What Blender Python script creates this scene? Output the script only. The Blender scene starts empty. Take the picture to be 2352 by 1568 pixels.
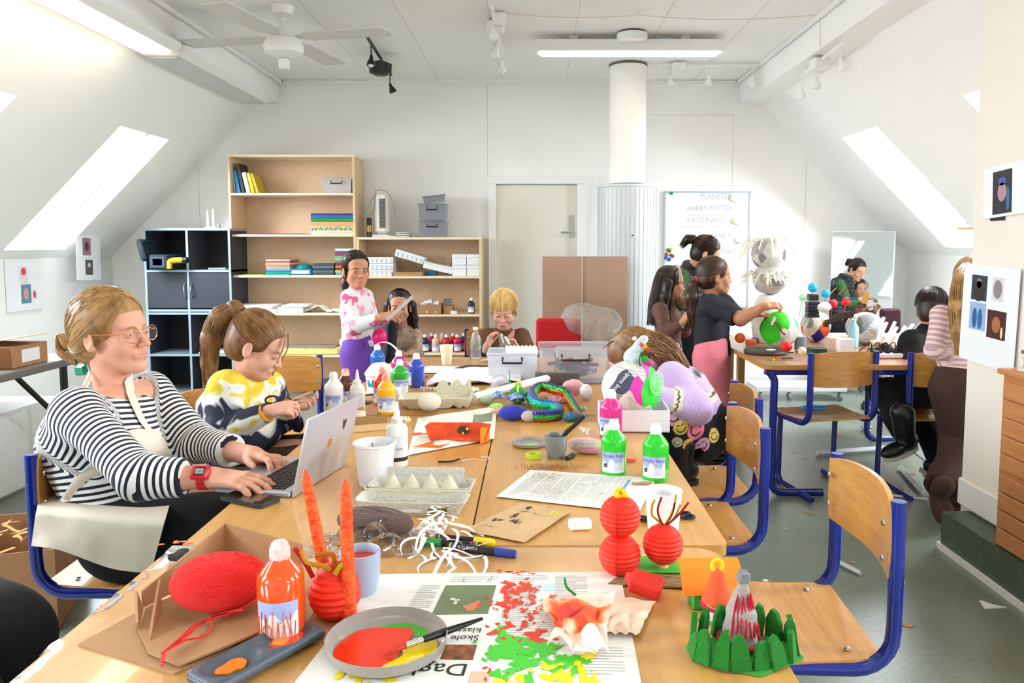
import bpy,math,random
import numpy as np
from mathutils import Vector,Matrix,Euler
sc=bpy.context.scene
COL=sc.collection
R=math.radians
PI=math.pi
rnd=random.Random(7)
# ---------------------------------------------------------------- camera
CAM_F,CAM_PX,CAM_PY,CAM_TH,CAM_H=1750.,1226.,707.,math.atan(142/1750.),1.36
cam=bpy.data.cameras.new('camera');cam_o=bpy.data.objects.new('camera',cam);COL.objects.link(cam_o)
cam_o.location=(0,0,CAM_H);cam_o.rotation_euler=(PI/2-CAM_TH,0,0)
cam.sensor_width=36;cam.lens=CAM_F/2352*36
cam.shift_x=(1176-CAM_PX)/2352;cam.shift_y=(CAM_PY-784)/2352
cam.clip_start=0.02;cam.clip_end=100
sc.camera=cam_o;sc.cycles.transparent_max_bounces=24
# ---------------------------------------------------------------- view + world
sc.view_settings.view_transform='Standard';sc.view_settings.look='None'
sc.view_settings.gamma=1;sc.view_settings.use_curve_mapping=False
sc.view_settings.exposure=0.74
W=bpy.data.worlds.new('sky');sc.world=W;W.use_nodes=True
bg=W.node_tree.nodes['Background'];bg.inputs[0].default_value=(0.86,0.93,1.0,1);bg.inputs[1].default_value=23
LAMP_STRENGTH=8.0
def ray(px,py):
  x=(px-CAM_PX)/CAM_F;v=-(py-CAM_PY)/CAM_F;c,s=math.cos(CAM_TH),math.sin(CAM_TH)
  return Vector((x,c+v*s,-s+v*c))
def at(px,py,Y):
  d=ray(px,py);return Vector((0,0,CAM_H))+d*(Y/d.y)
def on(px,py,z=0.73):
  d=ray(px,py);return Vector((0,0,CAM_H))+d*((z-CAM_H)/d.z)
# ---------------------------------------------------------------- materials
def lin(c):
  if isinstance(c,str):
    c=[int(c[i:i+2],16)/255 for i in(0,2,4)]
  return tuple((x/12.92 if x<=.04045 else((x+.055)/1.055)**2.4)for x in c[:3])
MATS={}
def new_mat(name):
  m=bpy.data.materials.new(name);m.use_nodes=True
  return m,m.node_tree,m.node_tree.nodes['Principled BSDF']
def setp(p,**k):
  for a,b in k.items():
    p.inputs[a.replace('_',' ')].default_value=b
def node(nt,t,**k):
  n=nt.nodes.new(t)
  for a,b in k.items():setattr(n,a,b)
  return n
def coords(nt,scale=(1,1,1),kind='Object',rot=(0,0,0)):
  tc=node(nt,'ShaderNodeTexCoord');mp=node(nt,'ShaderNodeMapping')
  mp.inputs['Scale'].default_value=scale;mp.inputs['Rotation'].default_value=rot
  nt.links.new(tc.outputs[kind],mp.inputs[0]);return mp.outputs[0]
def mat(name,col,rough=.5,metal=0,bump=0,bscale=200,var=0,vscale=8,stretch=(1,1,1),spec=.5,trans=0,alpha=1,coat=0,emit=0,sheen=0,col2=None,ior=1.45,sss=0,detail=3):
  """plain material: base colour, optional colour variation and noise bump"""
  if name in MATS:return MATS[name]
  m,nt,p=new_mat(name);c=lin(col)
  setp(p,Base_Color=(*c,1),Roughness=rough,Metallic=metal,IOR=ior)
  p.inputs['Specular IOR Level'].default_value=spec
  p.inputs['Transmission Weight'].default_value=trans
  p.inputs['Alpha'].default_value=alpha
  p.inputs['Coat Weight'].default_value=coat;p.inputs['Coat Roughness'].default_value=.08
  if sheen:p.inputs['Sheen Weight'].default_value=sheen
  if sss:
    p.inputs['Subsurface Weight'].default_value=sss;p.inputs['Subsurface Radius'].default_value=(1,.35,.2);p.inputs['Subsurface Scale'].default_value=.008
  if emit:
    p.inputs['Emission Color'].default_value=(*c,1);p.inputs['Emission Strength'].default_value=emit
  if var or col2:
    n=node(nt,'ShaderNodeTexNoise');n.inputs['Scale'].default_value=vscale;n.inputs['Detail'].default_value=detail
    nt.links.new(coords(nt,stretch),n.inputs['Vector'])
    r=node(nt,'ShaderNodeValToRGB');r.color_ramp.elements[0].position=.3;r.color_ramp.elements[1].position=.7
    if col2:a,b=lin(col2),c
    else:a=tuple(x*(1-var)for x in c);b=tuple(min(1,x*(1+var))for x in c)
    r.color_ramp.elements[0].color=(*a,1);r.color_ramp.elements[1].color=(*b,1)
    nt.links.new(n.outputs[0],r.inputs[0]);nt.links.new(r.outputs[0],p.inputs['Base Color'])
  if bump:
    n=node(nt,'ShaderNodeTexNoise');n.inputs['Scale'].default_value=bscale;n.inputs['Detail'].default_value=4
    nt.links.new(coords(nt,stretch),n.inputs['Vector'])
    b=node(nt,'ShaderNodeBump');b.inputs['Strength'].default_value=bump;b.inputs['Distance'].default_value=.02
    nt.links.new(n.outputs[0],b.inputs['Height']);nt.links.new(b.outputs[0],p.inputs['Normal'])
  MATS[name]=m;return m
def clear_mat(name,col=(1,1,1),gloss=.25,tint=.1,rough=.08,bump=.5,bscale=30):
  """thin clear plastic: mostly transparent with a wrinkled glossy layer"""
  if name in MATS:return MATS[name]
  m,nt,p=new_mat(name);nt.nodes.remove(p);out=nt.nodes['Material Output']
  tr=node(nt,'ShaderNodeBsdfTransparent');gl=node(nt,'ShaderNodeBsdfGlossy');df=node(nt,'ShaderNodeBsdfDiffuse')
  c=lin(col);tr.inputs[0].default_value=(1,1,1,1);gl.inputs[0].default_value=(1,1,1,1);gl.inputs['Roughness'].default_value=rough;df.inputs[0].default_value=(*c,1)
  m1=node(nt,'ShaderNodeMixShader');m2=node(nt,'ShaderNodeMixShader');lw=node(nt,'ShaderNodeLayerWeight');lw.inputs[0].default_value=gloss
  m1.inputs[0].default_value=tint
  nt.links.new(tr.outputs[0],m1.inputs[1]);nt.links.new(df.outputs[0],m1.inputs[2])
  nt.links.new(lw.outputs['Fresnel'],m2.inputs[0]);nt.links.new(m1.outputs[0],m2.inputs[1]);nt.links.new(gl.outputs[0],m2.inputs[2])
  if bump:
    n=node(nt,'ShaderNodeTexNoise');n.inputs['Scale'].default_value=bscale;n.inputs['Detail'].default_value=3;n.inputs['Distortion'].default_value=1.2
    nt.links.new(coords(nt),n.inputs['Vector'])
    b=node(nt,'ShaderNodeBump');b.inputs['Strength'].default_value=bump;b.inputs['Distance'].default_value=.02
    nt.links.new(n.outputs[0],b.inputs['Height'])
    for q in(gl,lw):nt.links.new(b.outputs[0],q.inputs['Normal'])
  nt.links.new(m2.outputs[0],out.inputs[0]);MATS[name]=m;return m
def wood_mat(name,c1,c2,scale=6,axis=1,rough=.35,coat=.0,knots=.0):
  if name in MATS:return MATS[name]
  m,nt,p=new_mat(name);st=[14,14,14];st[axis]=.9
  n=node(nt,'ShaderNodeTexNoise');n.inputs['Scale'].default_value=scale;n.inputs['Detail'].default_value=5;n.inputs['Distortion'].default_value=.4
  nt.links.new(coords(nt,st),n.inputs['Vector'])
  r=node(nt,'ShaderNodeValToRGB');r.color_ramp.elements[0].position=.3;r.color_ramp.elements[1].position=.72
  r.color_ramp.elements[0].color=(*lin(c2),1);r.color_ramp.elements[1].color=(*lin(c1),1)
  nt.links.new(n.outputs[0],r.inputs[0]);nt.links.new(r.outputs[0],p.inputs['Base Color'])
  setp(p,Roughness=rough);p.inputs['Coat Weight'].default_value=coat
  MATS[name]=m;return m
def attr_mat(name,rough=.7,bump=0,bscale=150,sheen=0,spec=.4,attr='Col',sss=0,stretch=(1,1,1)):
  """base colour comes from a colour attribute holding the thing's own print"""
  if name in MATS:return MATS[name]
  m=mat(name,(1,1,1),rough,bump=bump,bscale=bscale,sheen=sheen,spec=spec,sss=sss,stretch=stretch)
  nt=m.node_tree;a=node(nt,'ShaderNodeAttribute');a.attribute_name=attr
  nt.links.new(a.outputs['Color'],nt.nodes['Principled BSDF'].inputs['Base Color']);return m
# ---------------------------------------------------------------- light mesh builder
class Geo:
  def __init__(s):s.v=[];s.f=[];s.m=[];s.cur=0
  def mi(s,i):s.cur=i;return s
  def add(s,vs,fs,M=None):
    o=len(s.v)
    s.v+=[tuple(M@Vector(v))if M is not None else tuple(v)for v in vs]
    s.f+=[tuple(i+o for i in f)for f in fs];s.m+=[s.cur]*len(fs);return s
  def box(s,c,d,M=None,bev=0):
    x,y,z=c;a,b,h=d[0]/2,d[1]/2,d[2]/2
    if bev:
      e=min(bev,a*.9,b*.9,h*.9);vs=[];fs=[]
      bm=[]
      for sz in(-1,1):
        for(sx,sy)in((-1,-1),(1,-1),(1,1),(-1,1)):
          bm.append((sx,sy,sz))
      idx={}
      for(sx,sy,sz)in bm:
        for k in range(3):
          q=[sx*(a-e),sy*(b-e),sz*(h-e)];q[k]=(sx*a,sy*b,sz*h)[k]
          idx[(sx,sy,sz,k)]=len(vs);vs.append((x+q[0],y+q[1],z+q[2]))
      for k in range(3):
        u,w=[i for i in range(3)if i!=k]
        for sg in(-1,1):
          loop=[]
          for(p,q)in((-1,-1),(1,-1),(1,1),(-1,1)):
            t=[0,0,0];t[k]=sg;t[u]=p;t[w]=q;loop.append(idx[(*t,k)])
          fs.append(tuple(loop)if(sg>0)==(k!=1)else tuple(loop[::-1]))
      for k in range(3):
        u,w=[i for i in range(3)if i!=k]
        for p in(-1,1):
          for q in(-1,1):
            l=[]
            for(sg,kk)in((-1,u),(-1,w),(1,w),(1,u)):
              t=[0,0,0];t[k]=sg;t[u]=p;t[w]=q;l.append(idx[(*t,kk)])
            fs.append(tuple(l))
      for t in bm:fs.append(tuple(idx[(*t,k)]for k in range(3)))
      return s.add(vs,fs,M)
    vs=[(x+i*a,y+j*b,z+k*h)for k in(-1,1)for(i,j)in((-1,-1),(1,-1),(1,1),(-1,1))]
    return s.add(vs,[(0,3,2,1),(4,5,6,7),(0,1,5,4),(1,2,6,5),(2,3,7,6),(3,0,4,7)],M)
  def lathe(s,prof,n=32,M=None,cap=True,a0=0,a1=2*PI):
    full=abs(a1-a0-2*PI)<1e-6;k=n if full else n+1;vs=[];fs=[]
    for(r,z)in prof:
      for i in range(k):
        a=a0+(a1-a0)*i/n;vs.append((r*math.cos(a),r*math.sin(a),z))
    for j in range(len(prof)-1):
      for i in range(n):
        i2=(i+1)%k;fs.append((j*k+i,j*k+i2,(j+1)*k+i2,(j+1)*k+i))
    if cap and full:
      if prof[0][0]>1e-5:fs.append(tuple(range(k))[::-1])
      if prof[-1][0]>1e-5:fs.append(tuple((len(prof)-1)*k+i for i in range(k)))
    return s.add(vs,fs,M)
  def tube(s,pts,r,n=8,M=None,closed=False,flat=1,rads=None,cap=True):
    P=[Vector(p)for p in pts];N=len(P);vs=[];fs=[];up=None
    for i,p in enumerate(P):
      t=(P[(i+1)%N]-P[i-1])if closed else(P[min(i+1,N-1)]-P[max(i-1,0)])
      if t.length<1e-9:t=Vector((0,0,1))
      t.normalize()
      if up is None:up=Vector((0,0,1))if abs(t.z)<.9 else Vector((1,0,0))
      u=up-t*up.dot(t)
      if u.length<1e-6:u=t.orthogonal()
      u.normalize();w=t.cross(u);up=u;rr=rads[i]if rads else r
      for k in range(n):
        a=2*PI*k/n;vs.append(p+u*math.cos(a)*rr*flat+w*math.sin(a)*rr)
    for i in range(N if closed else N-1):
      for k in range(n):
        j=(i+1)%N;fs.append((i*n+k,i*n+(k+1)%n,j*n+(k+1)%n,j*n+k))
    if cap and not closed:fs+=[tuple(range(n))[::-1],tuple((N-1)*n+k for k in range(n))]
    return s.add(vs,fs,M)
  def prism(s,poly,z0,z1,M=None):
    n=len(poly);vs=[(x,y,z0)for x,y in poly]+[(x,y,z1)for x,y in poly]
    fs=[tuple(range(n))[::-1],tuple(range(n,2*n))]+[(i,(i+1)%n,n+(i+1)%n,n+i)for i in range(n)]
    return s.add(vs,fs,M)
  def grid(s,nx,ny,fn,M=None,thick=0,closed_u=False):
    """surface fn(u,v)->point, u,v in 0..1; thick>0 makes a solid shell"""
    vs=[Vector(fn(i/nx,j/ny))for j in range(ny+1)for i in range(nx+1)];k=nx+1
    fs=[(j*k+i,j*k+i+1,(j+1)*k+i+1,(j+1)*k+i)for j in range(ny)for i in range(nx)]
    if thick:
      nr=[Vector()for _ in vs]
      for f in fs:
        q=(vs[f[2]]-vs[f[0]]).cross(vs[f[3]]-vs[f[1]])
        for i in f:nr[i]+=q
      o=len(vs)
      vs+=[v-(n.normalized()if n.length else Vector((0,0,1)))*thick for v,n in zip(vs,nr)]
      fs+=[tuple(i+o for i in f[::-1])for f in fs]
      b=[i for i in range(k)]+[j*k+nx for j in range(1,ny+1)]+[ny*k+i for i in range(nx-1,-1,-1)]+[j*k for j in range(ny-1,0,-1)]
      for a,c in zip(b,b[1:]+b[:1]):fs.append((c,a,a+o,c+o))
    return s.add(vs,fs,M)
  def ball(s,c,r,n=16,M=None,sc_=(1,1,1)):
    prof=[(max(1e-6,math.sin(PI*i/(n//2))),-math.cos(PI*i/(n//2)))for i in range(n//2+1)]
    T=Matrix.Translation(c)@Matrix.Diagonal((r*sc_[0],r*sc_[1],r*sc_[2],1))
    return s.lathe(prof,n,(M@T)if M is not None else T,cap=False)
def smooth_path(pts,n=8,closed=False):
  P=[Vector(p)for p in pts];out=[];N=len(P)
  rng=range(N if closed else N-1)
  for i in rng:
    g=(lambda k:P[k%N])if closed else(lambda k:P[max(0,min(N-1,k))])
    a,b,c,d=g(i-1),g(i),g(i+1),g(i+2)
    for j in range(n):
      t=j/n;out.append(.5*((2*b)+(c-a)*t+(2*a-5*b+4*c-d)*t*t+(3*b-a-3*c+d)*t**3))
  if not closed:out.append(P[-1])
  return out
def link(name,me,mats,parent=None,loc=None,rot=None,smooth=True,angle=40):
  o=bpy.data.objects.new(name,me);COL.objects.link(o)
  for m in(mats if isinstance(mats,(list,tuple))else[mats]):me.materials.append(m)
  if parent:o.parent=parent
  if loc is not None:o.location=loc
  if rot is not None:o.rotation_euler=rot
  return o
def finish(me,smooth=True,angle=40):
  me.validate()
  if smooth:
    me.polygons.foreach_set('use_smooth',[True]*len(me.polygons))
    try:me.set_sharp_from_angle(angle=R(angle))
    except Exception:pass
def obj(name,g,mats,parent=None,loc=None,rot=None,smooth=True,angle=40,label=None):
  me=bpy.data.meshes.new(name);me.from_pydata([tuple(v)for v in g.v],[],g.f)
  me.polygons.foreach_set('material_index',g.m);finish(me,smooth,angle)
  o=link(name,me,mats,parent,loc,rot)
  if label:o['label']=label
  return o
def tag(o,label,cat,group=None,kind=None):
  o['label']=label;o['category']=cat
  if group:o['group']=group
  if kind:o['kind']=kind
  return o
def root(name,label,cat,loc=(0,0,0),rz=0,group=None,rot=None):
  o=bpy.data.objects.new(name,None);COL.objects.link(o);o.empty_display_size=.05
  o.location=loc;o.rotation_euler=rot if rot else(0,0,rz)
  return tag(o,label,cat,group)
def struct(name,g,m,parent=None,**k):
  o=obj(name,g,m,parent,**k)
  if not parent:o['kind']='structure'
  return o
def copy_tree(o,parent=None):
  c=o.copy();COL.objects.link(c)
  if parent:c.parent=parent
  for ch in[x for x in COL.objects if x.parent==o]:copy_tree(ch,c)
  return c
def text_geo(s,size,fn=None,depth=0,align='LEFT',res=3):
  """letter outlines as mesh data; fn maps (x,y)->3-D point"""
  cu=bpy.data.curves.new('t','FONT');cu.body=s;cu.size=size;cu.align_x=align;cu.resolution_u=res
  cu.extrude=depth
  o=bpy.data.objects.new('t',cu);COL.objects.link(o)
  dg=bpy.context.evaluated_depsgraph_get();dg.update();me=bpy.data.meshes.new_from_object(o.evaluated_get(dg))
  vs=[tuple(v.co)for v in me.vertices];fs=[tuple(p.vertices)for p in me.polygons]
  bpy.data.objects.remove(o);bpy.data.curves.remove(cu);bpy.data.meshes.remove(me)
  if fn:vs=[fn(*v)for v in vs]
  return vs,fs
def rotM(rx=0,ry=0,rz=0,t=(0,0,0)):return Matrix.Translation(t)@Euler((R(rx),R(ry),R(rz)),'XYZ').to_matrix().to_4x4()
# ---------------------------------------------------------------- organic surfaces: signed distance field + surface nets
def fbm(X,Y,Z,s,seed=0.):
  a=np.sin(X*s+1.3*np.sin(Y*s*.7+seed)+seed)+np.sin(Y*s*1.1+1.1*np.sin(Z*s*.8+2*seed))+np.sin(Z*s*.9+1.2*np.sin(X*s*.6+seed*3))
  s*=2.3
  b=np.sin(X*s+1.3*np.sin(Z*s*.7+seed))+np.sin(Y*s+np.sin(X*s*.8))+np.sin(Z*s+np.sin(Y*s))
  return a/3+b/6
class Sdf:
  def __init__(s,k=.02,M=None):s.ops=[];s.k=k;s.M=M or Matrix.Identity(4);s.post=None
  def _p(s,p):return s.M@Vector(p)
  def sc(s):return s.M.to_scale()[0]
  def cap(s,a,b,r1,r2=None,k=None,neg=False):
    r2=r1 if r2 is None else r2;q=s.sc();s.ops.append(('c',s._p(a),s._p(b),r1*q,r2*q,(s.k if k is None else k)*q,neg));return s
  def chain(s,pts,rs,k=None):
    for i in range(len(pts)-1):s.cap(pts[i],pts[i+1],rs[i],rs[i+1],k)
    return s
  def ell(s,c,r,rot=None,k=None,neg=False):
    q=s.sc();m=s.M.to_3x3().normalized()
    if rot is not None:m=m@Euler([R(a)for a in rot]).to_matrix()
    s.ops.append(('e',s._p(c),[x*q for x in r],m,(s.k if k is None else k)*q,neg));return s
  def box(s,c,d,rot=None,rr=.01,k=None,neg=False):
    q=s.sc();m=s.M.to_3x3().normalized()
    if rot is not None:m=m@Euler([R(a)for a in rot]).to_matrix()
    s.ops.append(('b',s._p(c),[x*q/2 for x in d],m,rr*q,(s.k if k is None else k)*q,neg));return s
  def cut(s,p,n,rad):
    """remove what lies beyond plane p,n inside a ball of radius rad"""
    s.ops.append(('p',s._p(p),(s.M.to_3x3()@Vector(n)).normalized(),rad*s.sc()));return s
  def bounds(s):
    lo=np.full(3,1e9);hi=-lo
    for o in s.ops:
      if o[0]=='c' and not o[6]:
        for p,r in((o[1],o[3]),(o[2],o[4])):lo=np.minimum(lo,np.array(p)-r);hi=np.maximum(hi,np.array(p)+r)
      elif o[0]in 'eb' and not o[-1]:
        r=max(o[2])*(1 if o[0]=='e' else 1.75);
        m=np.abs(np.array(o[3]));ex=m@np.array(o[2]);ex=ex+(o[4]if o[0]=='b' else 0)
        lo=np.minimum(lo,np.array(o[1])-ex);hi=np.maximum(hi,np.array(o[1])+ex)
    return lo,hi
  def mesh(s,h):
    lo,hi=s.bounds();pad=3*h+.01;lo=lo-pad;hi=hi+pad
    n=np.ceil((hi-lo)/h).astype(int)+1
    D=np.full(n,.05,np.float32);ax=[lo[i]+h*np.arange(n[i])for i in range(3)]
    def sub(c0,c1):
      i0=np.maximum(0,np.floor((c0-lo)/h).astype(int));i1=np.minimum(n,np.ceil((c1-lo)/h).astype(int)+1)
      sl=tuple(slice(a,b)for a,b in zip(i0,i1))
      G=np.meshgrid(ax[0][sl[0]],ax[1][sl[1]],ax[2][sl[2]],indexing='ij',sparse=True)
      return sl,G
    for o in s.ops:
      if o[0]=='c':
        _,a,b,r1,r2,k,neg=o;a=np.array(a);b=np.array(b);m=max(r1,r2)+k+3*h+.012
        sl,(X,Y,Z)=sub(np.minimum(a,b)-m,np.maximum(a,b)+m)
        ba=b-a;L=float(ba@ba)+1e-12
        t=np.clip(((X-a[0])*ba[0]+(Y-a[1])*ba[1]+(Z-a[2])*ba[2])/L,0,1)
        d=np.sqrt((X-a[0]-t*ba[0])**2+(Y-a[1]-t*ba[1])**2+(Z-a[2]-t*ba[2])**2)-(r1+(r2-r1)*t)
      elif o[0]in 'eb':
        if o[0]=='e':_,c,r,m3,k,neg=o;ex=np.array(r);rr=0
        else:_,c,r,m3,rr,k,neg=o;ex=np.array(r)+rr
        A=np.array(m3);e=np.abs(A)@ex+k+3*h+.012;c=np.array(c)
        sl,(X,Y,Z)=sub(c-e,c+e);X=X-c[0];Y=Y-c[1];Z=Z-c[2]
        x=X*A[0,0]+Y*A[1,0]+Z*A[2,0];y=X*A[0,1]+Y*A[1,1]+Z*A[2,1];z=X*A[0,2]+Y*A[1,2]+Z*A[2,2]
        if o[0]=='e':
          k0=np.sqrt((x/r[0])**2+(y/r[1])**2+(z/r[2])**2);k1=np.sqrt((x/r[0]**2)**2+(y/r[1]**2)**2+(z/r[2]**2)**2)+1e-9
          d=k0*(k0-1)/k1
        else:
          qx=np.abs(x)-r[0]+rr;qy=np.abs(y)-r[1]+rr;qz=np.abs(z)-r[2]+rr
          d=np.sqrt(np.maximum(qx,0)**2+np.maximum(qy,0)**2+np.maximum(qz,0)**2)+np.minimum(np.maximum(qx,np.maximum(qy,qz)),0)-rr
      else:
        _,p,nn,rad=o;p=np.array(p)
        sl,(X,Y,Z)=sub(p-rad,p+rad)
        d=(X-p[0])*nn[0]+(Y-p[1])*nn[1]+(Z-p[2])*nn[2]
        q=(X-p[0])**2+(Y-p[1])**2+(Z-p[2])**2<rad*rad
        D[sl]=np.where(q,np.maximum(D[sl],d),D[sl]);continue
      E0=D[sl]
      if neg:
        d=-d;hh=np.clip(.5-.5*(E0-d)/max(k,1e-6),0,1);D[sl]=E0*(1-hh)+d*hh+k*hh*(1-hh)
      else:
        hh=np.clip(.5+.5*(E0-d)/max(k,1e-6),0,1);D[sl]=E0*(1-hh)+d*hh-k*hh*(1-hh)
    if s.post is not None:
      X,Y,Z=np.meshgrid(*ax,indexing='ij',sparse=True);D=s.post(X,Y,Z,D)
    return nets(D,lo,h)
def nets(D,lo,h):
  S=D<0;n=np.array(D.shape)
  cells=[S[i:n[0]-1+i,j:n[1]-1+j,k:n[2]-1+k]for i in(0,1)for j in(0,1)for k in(0,1)]
  cnt=sum(c.astype(np.int8)for c in cells);mask=(cnt>0)&(cnt<8)
  I,J,K=np.nonzero(mask);idx=np.full(mask.shape,-1,np.int64);idx[I,J,K]=np.arange(len(I))
  acc=np.zeros((len(I),3));w=np.zeros(len(I))
  for ax in range(3):
    u,v=[a for a in range(3)if a!=ax]
    for a in(0,1):
      for b in(0,1):
        o0=[0,0,0];o0[u]=a;o0[v]=b;o1=list(o0);o1[ax]=1
        d0=D[I+o0[0],J+o0[1],K+o0[2]];d1=D[I+o1[0],J+o1[1],K+o1[2]]
        c=(d0<0)!=(d1<0);t=np.where(c,d0/(d0-d1+1e-12),0)
        p=np.zeros((len(I),3));p+=o0;p[:,ax]+=t
        acc[c]+=p[c];w+=c
  V=(acc/w[:,None]+np.stack([I,J,K],1))*h+lo
  F=[]
  for ax in range(3):
    u,v=[a for a in range(3)if a!=ax]
    sl0=[slice(None)]*3;sl1=[slice(None)]*3;sl0[ax]=slice(0,-1);sl1[ax]=slice(1,None)
    for s_ in(sl0,sl1):s_[u]=slice(1,-1);s_[v]=slice(1,-1)
    a=S[tuple(sl0)];b=S[tuple(sl1)];E_=np.argwhere(a!=b)
    if not len(E_):continue
    fl=a[tuple(E_.T)];E_=E_.copy();E_[:,u]+=1;E_[:,v]+=1
    def g(du,dv):
      q=E_.copy();q[:,u]-=du;q[:,v]-=dv;return idx[q[:,0],q[:,1],q[:,2]]
    q=np.stack([g(1,1),g(0,1),g(0,0),g(1,0)],1)
    if ax==1:fl=~fl
    q[~fl]=q[~fl][:,::-1];F.append(q)
  F=np.concatenate(F);F=F[(F>=0).all(1)]
  return V,F
def join_vf(*parts):
  V=[];F=[];o=0
  for v,f in parts:V.append(v);F.append(f+o);o+=len(v)
  return np.concatenate(V),np.concatenate(F)
def normals(V,F):
  q=np.cross(V[F[:,2]]-V[F[:,0]],V[F[:,3]]-V[F[:,1]]);N=np.zeros_like(V)
  for i in range(4):np.add.at(N,F[:,i],q)
  return N/(np.linalg.norm(N,axis=1)[:,None]+1e-12)
def np_obj(name,V,F,mats,parent=None,color=None,label=None,relax=1,fmat=None):
  for _ in range(relax):
    A=np.zeros_like(V);c=np.zeros(len(V))
    for i in range(4):
      a,b=F[:,i],F[:,(i+1)%4]
      np.add.at(A,a,V[b]);np.add.at(A,b,V[a]);np.add.at(c,a,1);np.add.at(c,b,1)
    V=V*.5+A/np.maximum(c,1)[:,None]*.5
  me=bpy.data.meshes.new(name);me.vertices.add(len(V));me.vertices.foreach_set('co',V.astype(np.float32).ravel())
  me.loops.add(F.size);me.loops.foreach_set('vertex_index',F.astype(np.int32).ravel())
  me.polygons.add(len(F));me.polygons.foreach_set('loop_start',np.arange(len(F),dtype=np.int32)*4)
  me.update(calc_edges=True);me.polygons.foreach_set('use_smooth',np.ones(len(F),bool))
  if fmat is not None:me.polygons.foreach_set('material_index',fmat(V[F].mean(1)).astype(np.int32))
  if color is not None:
    C=color(V,normals(V,F));a=me.color_attributes.new('Col','FLOAT_COLOR','POINT')
    a.data.foreach_set('color',np.concatenate([C,np.ones((len(V),1))],1).astype(np.float32).ravel())
  me.update()
  o=link(name,me,mats,parent)
  if label:o['label']=label
  return o
def sdf_obj(name,S,h,mats,parent=None,**k):
  V,F=S.mesh(h);return np_obj(name,V,F,mats,parent,**k)
def segs_param(V,segs):
  """for every vertex: nearest guide segment and the length along it. segs: (p0,p1,offset)"""
  best=np.full(len(V),1e9);par=np.zeros(len(V));which=np.zeros(len(V),int)
  for i,(a,b,off,wgt)in enumerate(segs):
    a=np.array(a,float);b=np.array(b,float);ba=b-a;L=np.linalg.norm(ba);t=(V-a)@ba/L
    tc=np.clip(t,0,L);d=np.linalg.norm(V-a-tc[:,None]*ba/L,axis=1)*wgt
    m=d<best;best[m]=d[m];par[m]=(t+off)[m];which[m]=i
  return par,which
# ---------------------------------------------------------------- room shell
BY,FY=7.35,-2.6
CZ,KX0,KX1,KZ=2.92,-4.06,3.60,1.256
BX0,BX1,SX0,SX1,SZ=-2.41,1.95,-2.62,2.18,2.70
white=mat('white paint','f6f5f3',.75,bump=.03,bscale=60)
white_ceiling=mat('white ceiling paint','f8f7f5',.8)
trim_white=mat('white gloss trim','f2f2f0',.4)
groove=mat('grey joint','cfcdc9',.8)
m,nt,p=new_mat('grey green linoleum');lino=m
n1=node(nt,'ShaderNodeTexNoise');n1.inputs['Scale'].default_value=2.2;n1.inputs['Detail'].default_value=8
n2=node(nt,'ShaderNodeTexNoise');n2.inputs['Scale'].default_value=60;n2.inputs['Detail'].default_value=4
mx=node(nt,'ShaderNodeMix',data_type='RGBA');nt.links.new(n1.outputs[0],mx.inputs[0])
mx.inputs[6].default_value=(*lin('667266'),1);mx.inputs[7].default_value=(*lin('939b8c'),1)
r_=node(nt,'ShaderNodeValToRGB');r_.color_ramp.elements[0].position=.38;r_.color_ramp.elements[1].position=.6
r_.color_ramp.elements[0].color=(.82,.84,.82,1);r_.color_ramp.elements[1].color=(1,1,1,1)
nt.links.new(n2.outputs[0],r_.inputs[0]);mm=node(nt,'ShaderNodeMix',data_type='RGBA',blend_type='MULTIPLY');mm.inputs[0].default_value=1
nt.links.new(mx.outputs[2],mm.inputs[6]);nt.links.new(r_.outputs[0],mm.inputs[7]);nt.links.new(mm.outputs[2],p.inputs['Base Color'])
cv=coords(nt);nt.links.new(cv,n1.inputs['Vector']);nt.links.new(cv,n2.inputs['Vector']);setp(p,Roughness=.28)
struct('floor',Geo().box(((KX0+KX1)/2,(BY+FY)/2,-.05),(KX1-KX0+.4,BY-FY+.4,.1)),lino)
struct('ceiling',Geo().box(((BX0+BX1)/2,(BY+FY)/2,CZ+.05),(BX1-BX0,BY-FY,.1)),white_ceiling)
def end_wall(name,y0,y1,m):
  poly=[(KX0,0),(KX1,0),(KX1,KZ),(SX1,SZ),(BX1,SZ),(BX1,CZ),(BX0,CZ),(BX0,SZ),(SX0,SZ),(KX0,KZ)]
  poly=[(KX0-.3,-.02),(KX1+.3,-.02),(KX1+.3,KZ+.3),(SX1+.3,SZ+.35),(BX0-.3,SZ+.35),(KX0-.3,KZ+.3)]
  g=Geo().prism(poly,y0,y1,Matrix(((1,0,0,0),(0,0,1,0),(0,1,0,0),(0,0,0,1))))
  return struct(name,g,m,smooth=False)
end_wall('wall_back',BY,BY+.15,white);end_wall('wall_front',FY-.15,FY,white)
for nm,x in(('wall_left',KX0-.1),('wall_right',KX1+.1)):
  struct(nm,Geo().box((x,(BY+FY)/2,KZ/2+.03),(.2,BY-FY,KZ+.06)),white)
for nm,x0,x1 in(('trim_1',SX0,BX0),('trim_2',BX1,SX1)):
  struct(nm,Geo().box(((x0+x1)/2,(BY+FY)/2,(SZ+CZ+.1)/2),(x1-x0,BY-FY,CZ+.1-SZ)),white)
for nm,x in(('trim_3',BX0+.02),('trim_4',BX1-.02)):
  struct(nm,Geo().box((x,(BY+FY)/2,CZ-.015),(.035,BY-FY,.03),bev=.008),trim_white)
struct('trim_5',Geo().box(((BX0+BX1)/2,BY-.015,CZ-.015),(BX1-BX0-.08,.03,.03),bev=.008),trim_white)
g=Geo()
for x in(-1.5,-.9,-.3,.3,.9,1.5):g.box((x,(BY+FY)/2,CZ-.0008),(.0035,BY-FY-.1,.002))
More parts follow.
